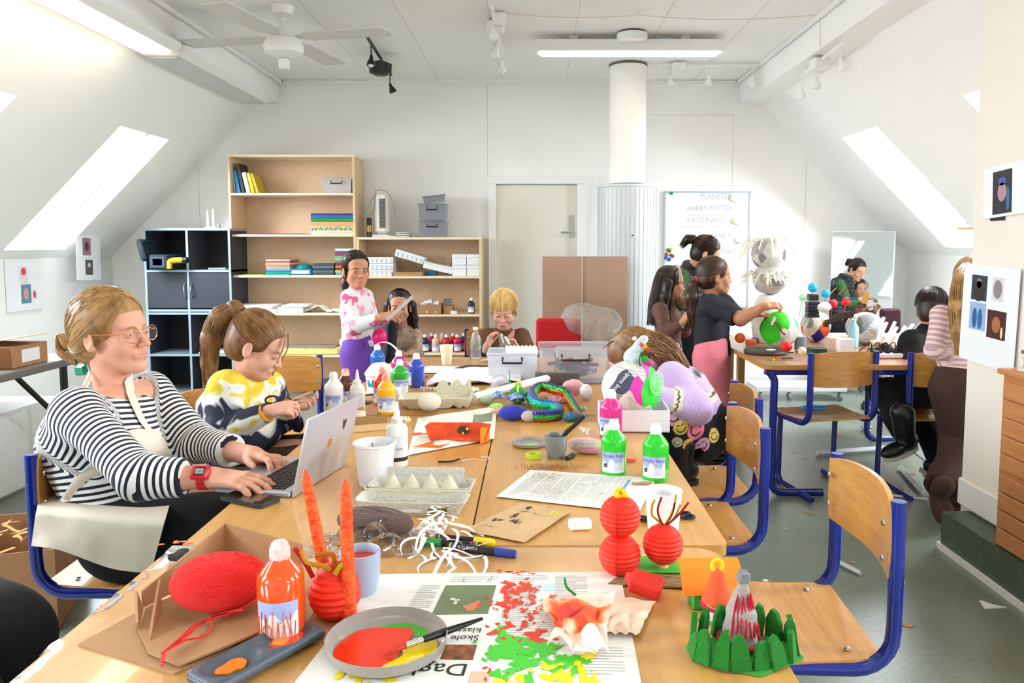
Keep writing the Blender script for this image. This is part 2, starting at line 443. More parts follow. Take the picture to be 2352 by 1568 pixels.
for y in(0,2.4,4.8):g.box(((BX0+BX1)/2,y,CZ-.0008),(BX1-BX0-.1,.004,.002))
struct('trim_6',g,groove)
g=Geo()
for x,z0,z1 in((-.44,2.03,2.9),(1.895,0,2.6),(2.6,0,2.2),(-3.2,0,2.1)):g.box((x,BY-.0008,(z0+z1)/2),(.004,.002,z1-z0))
g.box((1.5,BY-.0008,2.6),(.78,.002,.004))
struct('trim_7',g,groove)
for nm,x0,x1 in(('baseboard_back',.5,KX1),):
  struct(nm,Geo().box(((x0+x1)/2,BY-.01,.05),(x1-x0,.02,.1),bev=.004),trim_white)
struct('baseboard_right',Geo().box((KX1-.01,3,.05),(.02,BY-3-FY,.1)),trim_white)
WL=[(-1.81,-1.06),(.08,.83),(1.97,2.72),(3.86,4.61),(5.75,6.5)]
WR=[(-1.66,-1.01),(.23,.88),(2.12,2.77),(4.02,4.72),(5.90,6.55)]
T=.26;q2=math.sqrt(.5)
pane_m=clear_mat('window glass',(1,1,1),gloss=.12,tint=.02,rough=.02,bump=0)
frame_m=mat('white window frame','f4f4f2',.4);pine=mat('pine edge','b8722e',.5)
wn=1
for side,(name,xt,xb,wins,xw0,xw1)in enumerate((('wall_left_slope',SX0,KX0,WL,-3.07,-3.99),('wall_right_slope',SX1,KX1,WR,2.61,3.53))):
  sg=-1 if side==0 else 1
  def P(x,y,out=0,xt=xt,sg=sg):return(x+sg*q2*out,y,SZ-abs(x-xt)+q2*out)
  g=Geo()
  def quad(xa,xc,y0,y1,out=0):
    f=(0,1,2,3)if side==0 else(3,2,1,0)
    g.add([P(xa,y0,out),P(xa,y1,out),P(xc,y1,out),P(xc,y0,out)],[f])
  quad(xt,xw0,FY,BY);quad(xw1,xb,FY,BY);ys=[FY]+[y for w in wins for y in w]+[BY]
  for i in range(0,len(ys),2):quad(xw0,xw1,ys[i],ys[i+1])
  for(y0,y1)in wins:
    lx,hx=xw0,xw1
    for a,b in(((lx,y0),(lx,y1)),((lx,y1),(hx,y1)),((hx,y1),(hx,y0)),((hx,y0),(lx,y0))):
      g.add([P(*a),P(*b),P(*b,T),P(*a,T)],[(0,1,2,3)])
  quad(xt,xw0,FY,BY,T);quad(xw1,xb,FY,BY,T)
  for i in range(0,len(ys),2):quad(xw0,xw1,ys[i],ys[i+1],T)
  struct(name,g,white,smooth=False)
  for(y0,y1)in wins:
    L=abs(xw1-xw0);fr=root('window_%d'%wn,'x','window');
    for k_ in('label','category'):del fr[k_]
    fr['kind']='structure'
    fg=Geo();fw=.055
    def Q(a,b,o0,o1):
      xs=(a[0],b[0]);pts=[P(a[0],a[1],o0),P(b[0],a[1],o0),P(b[0],b[1],o0),P(a[0],b[1],o0),P(a[0],a[1],o1),P(b[0],a[1],o1),P(b[0],b[1],o1),P(a[0],b[1],o1)]
      return pts,[(0,3,2,1),(4,5,6,7),(0,1,5,4),(1,2,6,5),(2,3,7,6),(3,0,4,7)]
    f=fw*q2*sg
    fg.add(*Q((xw0,y0),(xw1,y0+fw),.15,.24));fg.add(*Q((xw0,y1-fw),(xw1,y1),.15,.24))
    fg.add(*Q((xw0,y0+fw),(xw0+f,y1-fw),.15,.24));fg.add(*Q((xw1-f,y0+fw),(xw1,y1-fw),.15,.24))
    struct('window_frame',fg,frame_m,fr)
    pg=Geo();e=.012
    pg.add(*Q((xw0+f,y0+fw),(xw1-f,y0+fw+e),.16,.2));pg.add(*Q((xw1-f-e*sg,y0+fw),(xw1-f,y1-fw),.16,.2))
    struct('sash_edge',pg,pine if side==1 else frame_m,fr)
    gg=Geo();gg.add(*Q((xw0+f,y0+fw),(xw1-f,y1-fw),.205,.215));struct('window_pane',gg,pane_m,fr)
    la=bpy.data.lights.new('daylight','AREA');la.shape='RECTANGLE';la.size=L*1.414;la.size_y=y1-y0;la.energy=10
    la.cycles.is_portal=True
    lo_=bpy.data.objects.new('daylight',la);COL.objects.link(lo_)
    c=Vector(P((xw0+xw1)/2,(y0+y1)/2,T+.02));nrm=Vector((-sg*q2,0,-q2))
    lo_.location=c;zax=-nrm;yax=Vector((0,1,0));xax=yax.cross(zax)
    lo_.rotation_euler=Matrix((xax,yax,zax)).transposed().to_euler()
    wn+=1
dr=root('door_1','x','door');
for k_ in('label','category'):del dr[k_]
dr['kind']='structure'
door_m=mat('cream door paint','e9e6da',.5);g=Geo()
for x in(-.395,.45):g.box((x,BY-.03,.973),(.075,.06,1.946),bev=.003)
g.box((.0275,BY-.03,1.985),(.92,.06,.075),bev=.003);struct('door_frame',g,trim_white,dr)
struct('door_panel',Geo().box((.0275,BY-.008,.97),(.77,.016,1.94),bev=.003),door_m,dr)
struct('door_gap_shade',Geo().box((.0275,BY-.004,1.945),(.77,.01,.05)),mat('grey shade gap','b3b8bf',.7),dr)  # grey strip under the frame head: shade of the gap put into its colour
hp=at(1312,520,BY-.02);steel=mat('brushed steel','b8b8b8',.3,metal=1)
struct('door_handle',Geo().box((hp.x,BY-.02,hp.z),(.05,.01,.21),bev=.004).tube([(hp.x,BY-.025,hp.z-.055),(hp.x,BY-.07,hp.z-.055),(hp.x-.1,BY-.07,hp.z-.055)],.009,10),steel,dr)
CX,CY=.815,6.72
pipe=root('ventilation_pipe','white vertical round ventilation pipe with wider metal casing below','pipe',(CX,CY,0))
obj('upper_pipe',Geo().lathe([(.158,1.9),(.158,2.915)],48),white,pipe)
obj('ceiling_gap_ring',Geo().lathe([(.163,2.9),(.163,2.917)],48),mat('dark gap','6a6660',.8),pipe)  # darkness of the gap at the ceiling is put into this ring's colour
g=Geo();prof=[(.255,0),(.255,1.86),(.262,1.865),(.262,1.885),(.15,1.89)]
g.lathe(prof,64);obj('pipe_casing',g,mat('light grey enamel','d3d7da',.35),pipe)
g=Geo()
for k in range(40):
  a=2*PI*k/40;g.box((math.cos(a)*.255,math.sin(a)*.255,.93),(.004,.004,1.85),Matrix.Identity(4))
obj('casing_rib',g,mat('light grey rib','bfc4c8',.4),pipe)
obj('rivet',Geo().ball((.02,-.257,1.45),.008),mat('green dot','2a6b5a'),pipe)
struct('wall_partition',Geo().box((2.37,3.21,1.46),(.8,.44,2.92)),mat('cream partition paint','eee6da',.7))
struct('baseboard_partition',Geo().box((1.962,3.215,.24),(.016,.44,.12),bev=.004).box((2.37,3.437,.24),(.8,.016,.12),bev=.004),trim_white)
struct('trim_8',Geo().box((2.3,2.1,.085),(.92,2.5,.17)),mat('dark green linoleum plinth','4c5d50',.4,var=.12,vscale=20))
struct('trim_9',Geo().box((1.832,2.1,.012),(.016,2.5,.024)).box((2.3,3.358,.012),(.94,.016,.024)),trim_white)
# ---------------------------------------------------------------- ceiling fixtures
metal_white=mat('white sheet metal','eeeeec',.4);glow=mat('lit diffuser','fff1d8',.5,emit=LAMP_STRENGTH)
glow_ceil=glow;off_diff=mat('unlit diffuser','c9cbcc',.3);black_m=mat('black metal','1b1b1b',.4);chrome=mat('chrome','d8d8d8',.15,metal=1)
def lamp(name,label,x0,x1,y0,y1,z0,z1,lit=True,group=None,along='x',drop=0):
  r=root(name,label,'ceiling light',((x0+x1)/2,(y0+y1)/2,z0),0,group);a,b,h=(x1-x0)/2,(y1-y0)/2,z1-z0
  g=Geo();k=.72
  if along=='x':ring=[(b*k,0),(b,h*.55),(b,h),(-b,h),(-b,h*.55),(-b*k,0)];M=Matrix(((0,0,1,0),(1,0,0,0),(0,1,0,0),(0,0,0,1)));g.prism(ring,-a,a,M)
  else:ring=[(a*k,0),(a,h*.55),(a,h),(-a,h),(-a,h*.55),(-a*k,0)];M=Matrix(((1,0,0,0),(0,0,1,0),(0,1,0,0),(0,0,0,1)));g.prism(ring,-b,b,M)
  obj('housing',g,metal_white,r,smooth=False)
  w=(a*1.9,b*1.2)if along=='x' else(a*1.25,b*1.94)
  obj('diffuser',Geo().box((0,0,-.006),(w[0],w[1],.014),bev=.004),glow if lit else off_diff,r,label='lit warm white diffuser' if lit else 'grey unlit diffuser')
  if drop:
    for q in(-.6,.6):obj('mounting_bracket',Geo().box((a*q if along=='x' else 0,0 if along=='x' else b*q,h+drop/2),(.06,.06,drop)),metal_white,r)
  return r
lamp('fluorescent_lamp','lit long white fluorescent lamp hanging crosswise in front of the round pipe',.02,1.41,5.74,5.94,2.80,2.875,drop=.045)
lamp('fluorescent_lamp','lit long fluorescent lamp under the left ceiling beam',-2.64,-2.33,3.3,5.16,2.635,2.698,along='y')
lamp('fluorescent_lamp','unlit grey fluorescent lamp under the left ceiling beam near the shelves',-2.66,-2.35,5.23,6.95,2.635,2.698,lit=False,along='y')
gL='lit lamps further along the ceiling'
for y in(3.2,.9,-1.2):lamp('fluorescent_lamp','lit white fluorescent lamp further along the ceiling',-.7,.7,y,y+.2,2.80,2.875,group=gL,drop=.045)
r=root('wifi_access_point','white round access point on the ceiling above the hanging lamp','access point',(.72,5.72,CZ))
obj('housing',Geo().lathe([(.04,-.07),(.1,-.068),(.112,-.055),(.112,-.015)],32),metal_white,r)
obj('mounting_plate',Geo().lathe([(.1,-.018),(.1,-.001)],32),mat('dark grey plate','4a4642'),r)
obj('status_light',Geo().ball((0,-.108,-.045),.006,8),mat('green led','30c050',emit=2),r)
fx,fy=-1.64,5.12
r=root('ceiling_fan','white ceiling fan with broad flat blades at the left of the ceiling','ceiling fan',(fx,fy,CZ))
obj('downrod',Geo().tube([(0,0,-.01),(0,0,-.26)],.016,12),metal_white,r)
obj('canopy',Geo().lathe([(.02,-.07),(.06,-.05),(.075,-.001)],24),metal_white,r)
obj('motor',Geo().lathe([(.03,-.33),(.07,-.325),(.12,-.3),(.13,-.26),(.11,-.215),(.04,-.19)],32),metal_white,r)
obj('switch_box',Geo().box((0,0,-.37),(.06,.06,.07),bev=.006),metal_white,r)
for k in range(4):
  M=rotM(10,0,0);Z=rotM(0,0,78+90*k)
  obj('blade',Geo().prism([(.1,-.03),(.2,-.09),(.72,-.1),(.74,-.02),(.74,.08),(.7,.09),(.2,.085),(.1,.03)],-.205,-.196,Z),mat('off white blade','d4d2ce',.5),r)
def spot(r,p,d,m,bulb=True):
  p=Vector(p);q=p+Vector((0,0,-.1));d=Vector(d).normalized()
  s=obj('spotlight',Geo().tube([p,q],.005,6).tube([q-d*.01,q+d*.015,q+d*.05,q+d*.07],.01,12,rads=[.012,.014,.03,.034]),m,r)
  obj('bulb',Geo().ball(q+d*.06,.024,10),mat('spot bulb glass','efece4',.1),s)
def track(name,label,p0,p1,m,spots,box=None,drop=.02):
  r=root(name,label,'track light',p0);d=Vector(p1)-Vector(p0)
  g=Geo();w=Vector((0,0,-drop));g.tube([w,d+w],.013,6);obj('rail',g,m,r)
  if box is not None:obj('power_box',Geo().box(d*box+Vector((0,0,-.04)),(.12,.12,.07),bev=.012),m,r)
  for t,dr_ in spots:spot(r,d*t+w,dr_,m)
  return r
r=track('spotlight_track','short black ceiling track with black spotlights',(-1.215,5.62,2.915),(-1.275,6.95,2.915),black_m,[(.95,(.3,.3,-.8)),(.2,(0,-.2,-1))],drop=.03)
obj('projector_spot',Geo().lathe([(.05,-.11),(.09,-.09),(.095,-.02),(.05,.0)],8,Matrix.Translation((-.035,.72,-.06))),black_m,r,label='chunky octagonal black spotlight')
track('spotlight_track','white ceiling track with small spotlights left of the crosswise lamp',(-.27,5.05,2.915),(-.25,6.25,2.915),metal_white,[(.1,(.1,0,-1)),(.5,(-.3,0,-1)),(.9,(.1,.1,-1))],.3)
track('spotlight_track','white track with small spotlights close to the wall above the whiteboard',(1.06,6.62,2.915),(2.0-.08,6.62,2.915),metal_white,[(.12,(.1,-.2,-1)),(.5,(0,0,-1)),(.93,(0,.2,-1))],.2)
r=track('spotlight_track','white spotlight track slanting along the right ceiling beam',(2.0,5.05,2.69),(2.06,6.0,2.69),metal_white,[(.03,(.3,-.2,-1)),(.6,(.2,0,-1)),(.97,(.2,.3,-1))],.5)
r=root('hanging_cable','thin white cable strung in sagging loops across the ceiling','cable',(-.18,5.24,2.91))
g=Geo()
def sag(a,b,s,n=10):return[Vector(a).lerp(Vector(b),i/n)+Vector((0,0,-s*4*(i/n)*(1-i/n)))for i in range(n+1)]
g.tube(sag((0,0,0),(.88,0,-.01),.02)+sag((.88,0,-.01),(2.1,.02,0),.03)[1:]+[(2.11,.02,-.15),(2.14,.1,-.22)],.003,6)
obj('cord',g,mat('off white cable','d9d4cc'),r);obj('ceiling_hook',Geo().box((.88,0,0),(.03,.03,.04),bev=.005),metal_white,r)
obj('junction_box',Geo().box((-.05,0,-.03),(.09,.09,.06),bev=.008),metal_white,r)
# ---------------------------------------------------------------- chairs and tables
blue_m=mat('glossy dark blue tube','0a2488',.18,coat=.6,var=.1,vscale=4)
ply=wood_mat('beech plywood','d49c54','c0853e',5,axis=0,rough=.28,coat=.4);ply_edge=mat('plywood edge','b87f3d',.6)
bolt_m=mat('bolt','c8c8c8',.25,metal=1)
def chair(label,loc,rz,group=None,h=.44):
  """local frame: the sitter faces +Y"""
  r=root('school_chair',label,'chair',loc,rz,group);w=.195;zs=h-.028
  for s in(-1,1):
    pts=[(s*w,-.215,.80),(s*w,-.215,zs+.1)]+[(s*w,-.215+.085*(1-math.cos(a)),zs+.085-.085*math.sin(a))for a in[PI/2*i/6 for i in range(1,7)]]+[(s*w,.02,zs-.0),(s*(w-.01),.16,zs)]
    obj('back_tube',Geo().tube(pts,.0165,12),blue_m,r)
    leg=[(s*w*.9,.10,zs-.012),(s*w*.9,.11,.07)]+[(s*w*.9,.11-.05*(1-math.cos(a))*1.,.07-.05*math.sin(a))for a in[PI/2*i/5 for i in range(1,6)]]+[(s*w*.92,-.24,.017)]
    obj('leg',Geo().tube(leg,.0155,10),blue_m,r)
    obj('foot_tube',Geo().tube([(s*w*.9,.07,.017),(s*w*.95,.22,.017)],.0155,10),blue_m,r)
  obj('crossbar',Geo().tube([(-w*.9,.1,zs-.02),(w*.9,.1,zs-.02)],.012,8),blue_m,r)
  def st(u,v):
    x=(u-.5)*2;y=(v-.5)*2;e=.205-.018*max(0,y)**3
    px_=x*e*(1-.06*max(0,-y));py_=y*.2+(.0 if y<.8 else.01*math.cos(x*PI*1.5))
    z=h-.018*math.exp(-((y+.2)**2)*3)*(1-.5*x*x)+.0-(max(0,y-.6)**2)*.13
    return(px_,py_,z)
  obj('seat',Geo().grid(16,16,st,thick=.011),ply,r)
  def bk(u,v):
    x=(u-.5)*2;y=(v-.5)*2;c=(1-x*x)*.035
    zz=.705+y*.088*(1-.06*x**4)+(.012*(1-x*x)if y>0 else-.004*(1-x*x))
    return(x*.2*(1-.03*y*y),-.195-c+.0,zz)
  obj('backrest',Geo().grid(16,8,bk,thick=-.011),ply,r)
  for x in(-.18,.18):
    for z in(.665,.745):obj('bolt',Geo().lathe([(.008,0),(.006,.004),(.0001,.005)],10,Matrix.Translation((x,-.19,z))@rotM(-90)),bolt_m,r)
    for y in(-.13,.12):obj('bolt',Geo().lathe([(.008,0),(.006,.003),(.0001,.004)],10,Matrix.Translation((x*.85,y,h-.004))),bolt_m,r)
  return r
top_m=wood_mat('light birch tabletop','d6a358','c69048',3,axis=1,rough=.3,coat=.3)
top2_m=wood_mat('worn brown tabletop','b98a62','9c6f4c',3,axis=0,rough=.3,coat=.3)
TZ=.73
def rr(x0,x1,y0,y1,r=.04,n=5):
  out=[]
  for cx,cy,a in((x1-r,y0+r,-90),(x1-r,y1-r,0),(x0+r,y1-r,90),(x0+r,y0+r,180)):
    out+=[(cx+r*math.cos(R(a+90*i/n)),cy+r*math.sin(R(a+90*i/n)))for i in range(n+1)]
  return out
def table(label,x0,x1,y0,y1,z=TZ,r=.02,m=None,legs='blue',rz=0,group=None,cat='table',name='school_table'):
  t=root(name,label,cat,((x0+x1)/2,(y0+y1)/2,0),rz,group);a,b=(x1-x0)/2,(y1-y0)/2
  obj('tabletop',Geo().prism(rr(-a,a,-b,b,r),z-.025,z),m or top_m,t,angle=30)
  lm=blue_m if legs=='blue' else legs
  for sx in(-1,1):
    for sy in(-1,1):obj('leg',Geo().tube([(sx*(a-.06),sy*(b-.07),z-.03),(sx*(a-.06),sy*(b-.07),.002)],.019,12),lm,t)
  g=Geo()
  for s in(-1,1):g.box((s*(a-.06),0,z-.045),(.025,2*b-.14,.03)).box((0,s*(b-.07),z-.045),(2*a-.14,.025,.03))
  obj('frame',g,lm,t)
  return t
table('birch school table with rounded corners nearest the camera, under newspaper and paint',-.76,.385,.80,1.553,r=.06)
table('birch school table bearing the laptop, left of the long joint',-.745,-.139,1.565,2.80)
table('birch school table bearing the green paint bottles, right of the long joint',-.135,.412,1.565,2.80)
table('plastic covered craft table behind the orange painted carton, heaped with yarn and bottles',-.80,.43,2.815,3.50)
table('craft table at the far end of the row, before the boy in brown',-.74,.50,3.515,4.30)
film_m=clear_mat('clear table film',(1,1,1),gloss=.06,tint=.02,rough=.12,bump=.03,bscale=7)
def noise2(x,y,s=1.):return math.sin(x*9*s+1.7*math.sin(y*7*s))*.5+math.sin(y*11*s+1.3*math.sin(x*8*s))*.5
def film_front(u,v):
  y=.82+v*.74;L=.20+.05*math.sin(y*9)
  s=u*(1.0+L)
  if s<1.0:return(.25-s*1.012,y,TZ+.0016+.0006*noise2(s,y,2))
  d=s-1.0;return(-.764-.02*math.sin(min(1,d*12))-.25*d+.006*noise2(y,d,4),y+.02*d,TZ+.001-d*.95)
tag(obj('plastic_film',Geo().grid(60,30,film_front),film_m),'clear plastic film over the front table, hanging down its left edge','plastic sheet')
def film_back(u,v):return(-.79+u*1.2,2.70+v*1.58,TZ+.0018+.0007*noise2(u*1.2,v*1.5,3)+(.006*max(0,math.sin(u*23+v*5))**8 if v<.04 else 0))
tag(obj('plastic_film',Geo().grid(60,60,film_back),film_m),'clear crinkled plastic film spread under the yarn and paint bottles','plastic sheet')
RZ=PI/2
chair('empty beech and blue school chair nearest the camera on the right',(.60,1.845,0),RZ-.05)
chair('empty beech and blue school chair right of the green paint bottles',(.50,2.51,0),RZ)
chair('beech and blue school chair under the kneeling girl in lilac',(.62,2.97,0),RZ-.03)
chair('beech and blue school chair with a blue glove on its seat',(1.60,4.22,0),.22)
chair('beech and blue school chair under the seated child in black',(2.17,4.22,0),.08)
chair('beech and blue school chair under the woman in the striped shirt',(-1.15,2.22,0),-RZ+.04)
chair('empty beech and blue school chair behind the girl in tie-dye',(-1.17,3.62,0),-RZ-1.05)
chair('beech and blue school chair under the girl in tie-dye',(-1.10,2.84,0),-RZ)
chair('beech and blue school chair under the boy in brown',(-.26,4.93,0),PI)
def workshop_table():
  t=root('workshop_table','worn brown worktable covered in papier-mache heads and craft scraps','table',(1.93,4.66,0));a,b=.70,.645
  obj('tabletop',Geo().prism(rr(-a,a,-b,b,.07),TZ-.028,TZ),top2_m,t,angle=30)
  obj('edge_band',Geo().prism(rr(-a-.004,a+.004,-b-.004,b+.004,.07),TZ-.026,TZ-.004),ply_edge,t,angle=30)
  for(x,y)in((-a+.07,-b+.06),(-a+.07,b-.06),(a-.3,-b+.06),(a-.3,b-.06)):
    s=-1 if y>0 else 1
    pts=[(x-.05,y,TZ-.04)]+smooth_path([(x-.03,y,TZ-.045),(x,y-.0,TZ-.09),(x,y,TZ-.16)],4)+[(x,y,.09)]+smooth_path([(x,y,.07),(x+.02,y-.03*s*0,.03),(x+.06,y,.018)],3)+[(x+.28,y,.018)]
    obj('leg',Geo().tube(pts,.021,12),blue_m,t)
  g=Geo();g.box((-.1,-b+.06,TZ-.045),(1.1,.03,.035));g.box((-.1,b-.06,TZ-.045),(1.1,.03,.035));obj('frame',g,blue_m,t)
workshop_table()
t=root('wooden_table','pale table with square wooden legs behind the chair with the glove','table',(2.0,5.55,0))
obj('tabletop',Geo().box((.1,0,.69),(1.3,.4,.03),bev=.004),mat('pale laminate','e3dccd',.4),t)
for x in(-.52,.72):
  for y in(-.15,.15):obj('leg',Geo().box((x,y,.338),(.05,.05,.674),bev=.004),ply,t)
# ---------------------------------------------------------------- shelving on the back wall
birch=wood_mat('pale birch ply','ecd0ab','dfbf97',4,axis=0,rough=.5);birch_edge=mat('birch shelf edge','f1e0c2',.5)
birch_back=mat('tan hardboard back','dfc0a0',.7,var=.05,vscale=30)
def zat(py,Y):return at(1226,py,Y).z
def xat(px,Y):return at(px,500,Y).x
SY=6.98
sx0,sx1=xat(526,SY),xat(816,SY);sz=[zat(v,SY)for v in(355,443,538,632,719,815)]
bc=root('bookcase','tall birch bookcase with open shelves against the wall','bookcase',((sx0+sx1)/2,SY,0));hw=(sx1-sx0)/2;dp=BY-.012-SY
obj('back_panel',Geo().box((0,dp-.004,sz[0]/2),(2*hw,.008,sz[0]-.01)),birch_back,bc)
for s in(-1,1):obj('side_panel',Geo().box((s*(hw-.01),dp/2-.006,sz[0]/2-.01),(.02,dp-.014,sz[0]-.022)),birch,bc)
obj('top_board',Geo().box((0,dp/2-.004,sz[0]-.009),(2*hw+.01,dp-.008,.02)),birch_edge,bc)
for z in sz[1:]+[.08]:obj('shelf',Geo().box((0,dp/2-.01,z-.01),(2*hw-.042,dp-.022,.02)),birch_edge,bc)
lx0,lx1=sx1+.004,xat(1106,SY);lz=[zat(v,SY)for v in(545,634,722,810)];hw2=(lx1-lx0)/2
b2=root('bookcase','low birch shelf unit right of the tall bookcase','bookcase',((lx0+lx1)/2,SY,0))
obj('back_panel',Geo().box((0,dp-.004,lz[0]/2),(2*hw2,.008,lz[0]-.01)),birch_back,b2)
for s in(-1,1):obj('side_panel',Geo().box((s*(hw2-.012),dp/2-.006,lz[0]/2-.01),(.024,dp-.014,lz[0]-.022)),birch,b2)
obj('top_board',Geo().box((0,dp/2-.004,lz[0]-.009),(2*hw2,dp-.008,.02)),birch_edge,b2)
for z in lz[1:]+[.08]:obj('shelf',Geo().box((0,dp/2-.01,z-.01),(2*hw2-.05,dp-.022,.02)),birch_edge,b2)
dark=mat('dark anthracite panel','3a3f49',.5,var=.08,vscale=150);dark_in=mat('black inner panel','1c1d20',.6);gedge=mat('grey blue edge','9fb2c2',.4)
CYF=6.93;cx0,cx1=xat(328,CYF),xat(527,CYF);cz=[zat(v,CYF)for v in(524,620,714,813)];cw=(cx1-cx0)
cb=root('storage_cabinet','anthracite storage cabinet with grey edges, two doors and open compartments','cabinet',((cx0+cx1)/2,CYF,0));cd=BY-.01-CYF
obj('back_panel',Geo().box((0,cd-.01,cz[0]/2),(cw-.01,.01,cz[0]-.02)),dark_in,cb)
g=Geo()
for x in(-cw/2+.009,cw/2-.009,0):g.box((x,cd/2,cz[0]/2),(.016,cd-.02,cz[0]-.04))
obj('upright',g,dark,cb)
g=Geo()
for x in(-cw/2+.009,cw/2-.009,0):g.box((x,-.003,cz[0]/2),(.019,.008,cz[0]))
for z in(cz[0],cz[1],cz[2]+.014,cz[2]-.014,cz[3],.02):g.box((0,-.0035,z-.009),(cw,.009,.02))
obj('edge_strip',g,gedge,cb)
for z in(cz[0],cz[1],cz[2]+.012,cz[2]-.012,cz[3],.02):obj('shelf',Geo().box((0,cd/2,z-.009),(cw-.002,cd-.022,.018)),gedge if z==cz[0]else mat('grey board','74808c',.5),cb)
for s in(-1,1):
  zc=(cz[1]+cz[2])/2;hh=cz[1]-cz[2]-.055
  d=obj('cabinet_door',Geo().box((s*cw/4,.004,zc),(cw/2-.024,.016,hh),bev=.002),dark,cb)
  pts=[(s*.032,-.006+.0,zc+.06)]+[(s*.032,-.006-.03*math.sin(PI*i/6),zc+.065-.13*i/6)for i in range(7)]
  obj('door_handle',Geo().tube(pts,.011,8,flat=.5),chrome,d)
def book(x,w,h,c,lean=0,z=0,y=SY+.05,d=.2,g='books in a row on the top shelf',label='',cover=None):
  o=root('book',label,'book',(x,y,z),0,g);M=rotM(0,lean,0)
  cm=mat('cover '+c,c,.45);gg=Geo().box((w/2,d/2,h/2),(w,d,h),M,bev=.003);obj('cover',gg,cm,o)
  obj('pages',Geo().box((w/2,d/2+.001,h/2),(w*.75,d-.01,h+.002),M),mat('paper block','efe9da',.8),o)
  return o
zt=sz[1];bx=xat(531,SY+.06)
for w,h,c,ln,lb in((.022,.185,'f1efe6',-5,'white slim book at the left end of the top bookcase shelf'),(.016,.19,'9fb0bd',-6,'grey blue slim book beside the white one, top bookcase shelf'),(.03,.205,'1f8fd0',-9,'bright blue book on the top bookcase shelf'),(.03,.27,'2a2a2e',-10,'tall black book or folder on the top bookcase shelf'),(.035,.19,'f5f3ee',-12,'thick white book between the black and the yellow ones'),(.03,.185,'ecd21a',-13,'bright yellow book on the top bookcase shelf'),(.026,.18,'cdb32c',-16,'mustard yellow book at the right end of the row')):
  book(bx,w,h,c,ln,zt+.002,y=SY+.06,label=lb);bx+=w+.012
def crate(label,c,d,z,tint='dfe3ea',handle=True,rz=0,contents=None,lid=True,name='storage_box',cat='storage box',mt=None):
  r=root(name,label,cat,(c[0],c[1],z),rz);a,b,h=d[0]/2,d[1]/2,d[2]
  g=Geo();k=.93;t=.003
  def wall(u,v):
    n=4;s_=(u*4)%4;i=int(min(3,math.floor(u*4+1e-9)));f=u*4-i;cs=[(-1,-1),(1,-1),(1,1),(-1,1),(-1,-1)]
    p,q=cs[i],cs[i+1];kk=k+(1-k)*v;return((p[0]+(q[0]-p[0])*f)*a*kk,(p[1]+(q[1]-p[1])*f)*b*kk,.002+h*v)
  g.grid(16,4,wall,thick=.0025);g.box((0,0,.003),(2*a*k,2*b*k,.004))
  g.tube([(-a,-b,h),(a,-b,h),(a,b,h),(-a,b,h)],.006,6,closed=True)
  m=mt or clear_mat('translucent plastic '+tint,lin2(tint),gloss=.2,tint=.45,rough=.15,bump=0)
  obj('tub',g,m,r,smooth=False)
  if lid:obj('lid',Geo().box((0,0,h+.006),(2*a+.012,2*b+.012,.012),bev=.004),m,r)
  if handle:
    hy=-b-.008;w=a*.38;hz=h*.72
    obj('handle',Geo().tube([(-w,hy+.004,hz+.02),(-w,hy-.012,hz-.004),(w,hy-.012,hz-.004),(w,hy+.004,hz+.02)],.0055,8),black_m,r,label='black plastic handle')
  return r
def lin2(s):return tuple(int(s[i:i+2],16)/255 for i in(0,2,4))
crate('translucent white box with a black handle on the top bookcase shelf',((xat(742,SY+.08)+xat(808,SY+.08))/2,SY+.18),(.27,.22,.13),sz[1]+.001,'f4f0f2')
def stack(label,x0,x1,z,layers,y=SY+.03,d=.26,name='paper_stack',cat='paper',g=None,jit=.004):
  for i,(h,c,lb)in enumerate(layers):
    j=rnd.uniform(-jit,jit);o=obj(name,Geo().box(((x0+x1)/2+j,y+d/2+rnd.uniform(0,.01),z+h/2),((x1-x0),d,h-.001),bev=.0015),mat('card '+c,c,.6))
    tag(o,lb,cat,g);z+=h
  return z
x0,x1=xat(712,SY),xat(811,SY)
stack('',x0,x1,sz[2]+.001,[(.018,'f3ead2','pad printed with blue and yellow figures, bottom of the tall card stack'),(.055,'e9e0c4','colourful figure printed box under the orange card'),(.04,'eba367','orange card pack in the bookcase stack'),(.035,'1c8f45','green card pack in the bookcase stack'),(.03,'2b5fb8','blue card pack in the bookcase stack'),(.008,'24407f','navy card near the top of the bookcase stack'),(.005,'a8324a','thin dark red card on top of the bookcase stack')],name='card_pack',cat='card pack')
g=Geo();
for i in range(26):
  x=x0+.01+i*(x1-x0-.02)/25;g.mi(i%3);g.ball((x,SY+.027,sz[2]+.045+.012*(i%2)),.012,6,sc_=(.6,.15,1.2))
o=obj('printed_border',g,[mat('print blue','3d8fc4'),mat('print yellow','e7c23c'),mat('print green','58a663')]);tag(o,'strip of printed blue, yellow and green figures wrapped around the card box','printed strip')
tag(obj('paper_sheet',Geo().box((xat(620,SY+.1),SY+.15,sz[2]+.004),(.68,.24,.006),bev=.002),mat('card 8b3550','8b3550')),'large flat dark red cardboard sheet lying on the middle bookcase shelf','cardboard')
za=sz[3]+.001
for(a,b,lays,lb)in((604,660,['17a08c','17a08c','3a97d6','d9a68c','9fb0bb','ee8a3a','f2ede2','c94f46','e8b0a0'],'second shelf'),):
  stack('',xat(a,SY),xat(b,SY),za,[(.016,c,{'17a08c':'teal felt sheets at the bottom of the small craft stack','3a97d6':'blue felt sheets in the small craft stack','d9a68c':'salmon felt sheets in the small craft stack','9fb0bb':'grey felt sheets in the small craft stack','ee8a3a':'orange felt sheets in the small craft stack','f2ede2':'white felt sheets in the small craft stack','c94f46':'red felt sheets near the top of the small craft stack','e8b0a0':'pale pink felt sheets on top of the small craft stack'}[c])for c in lays],name='felt_sheets',cat='felt',g='felt sheets in the small craft stack')
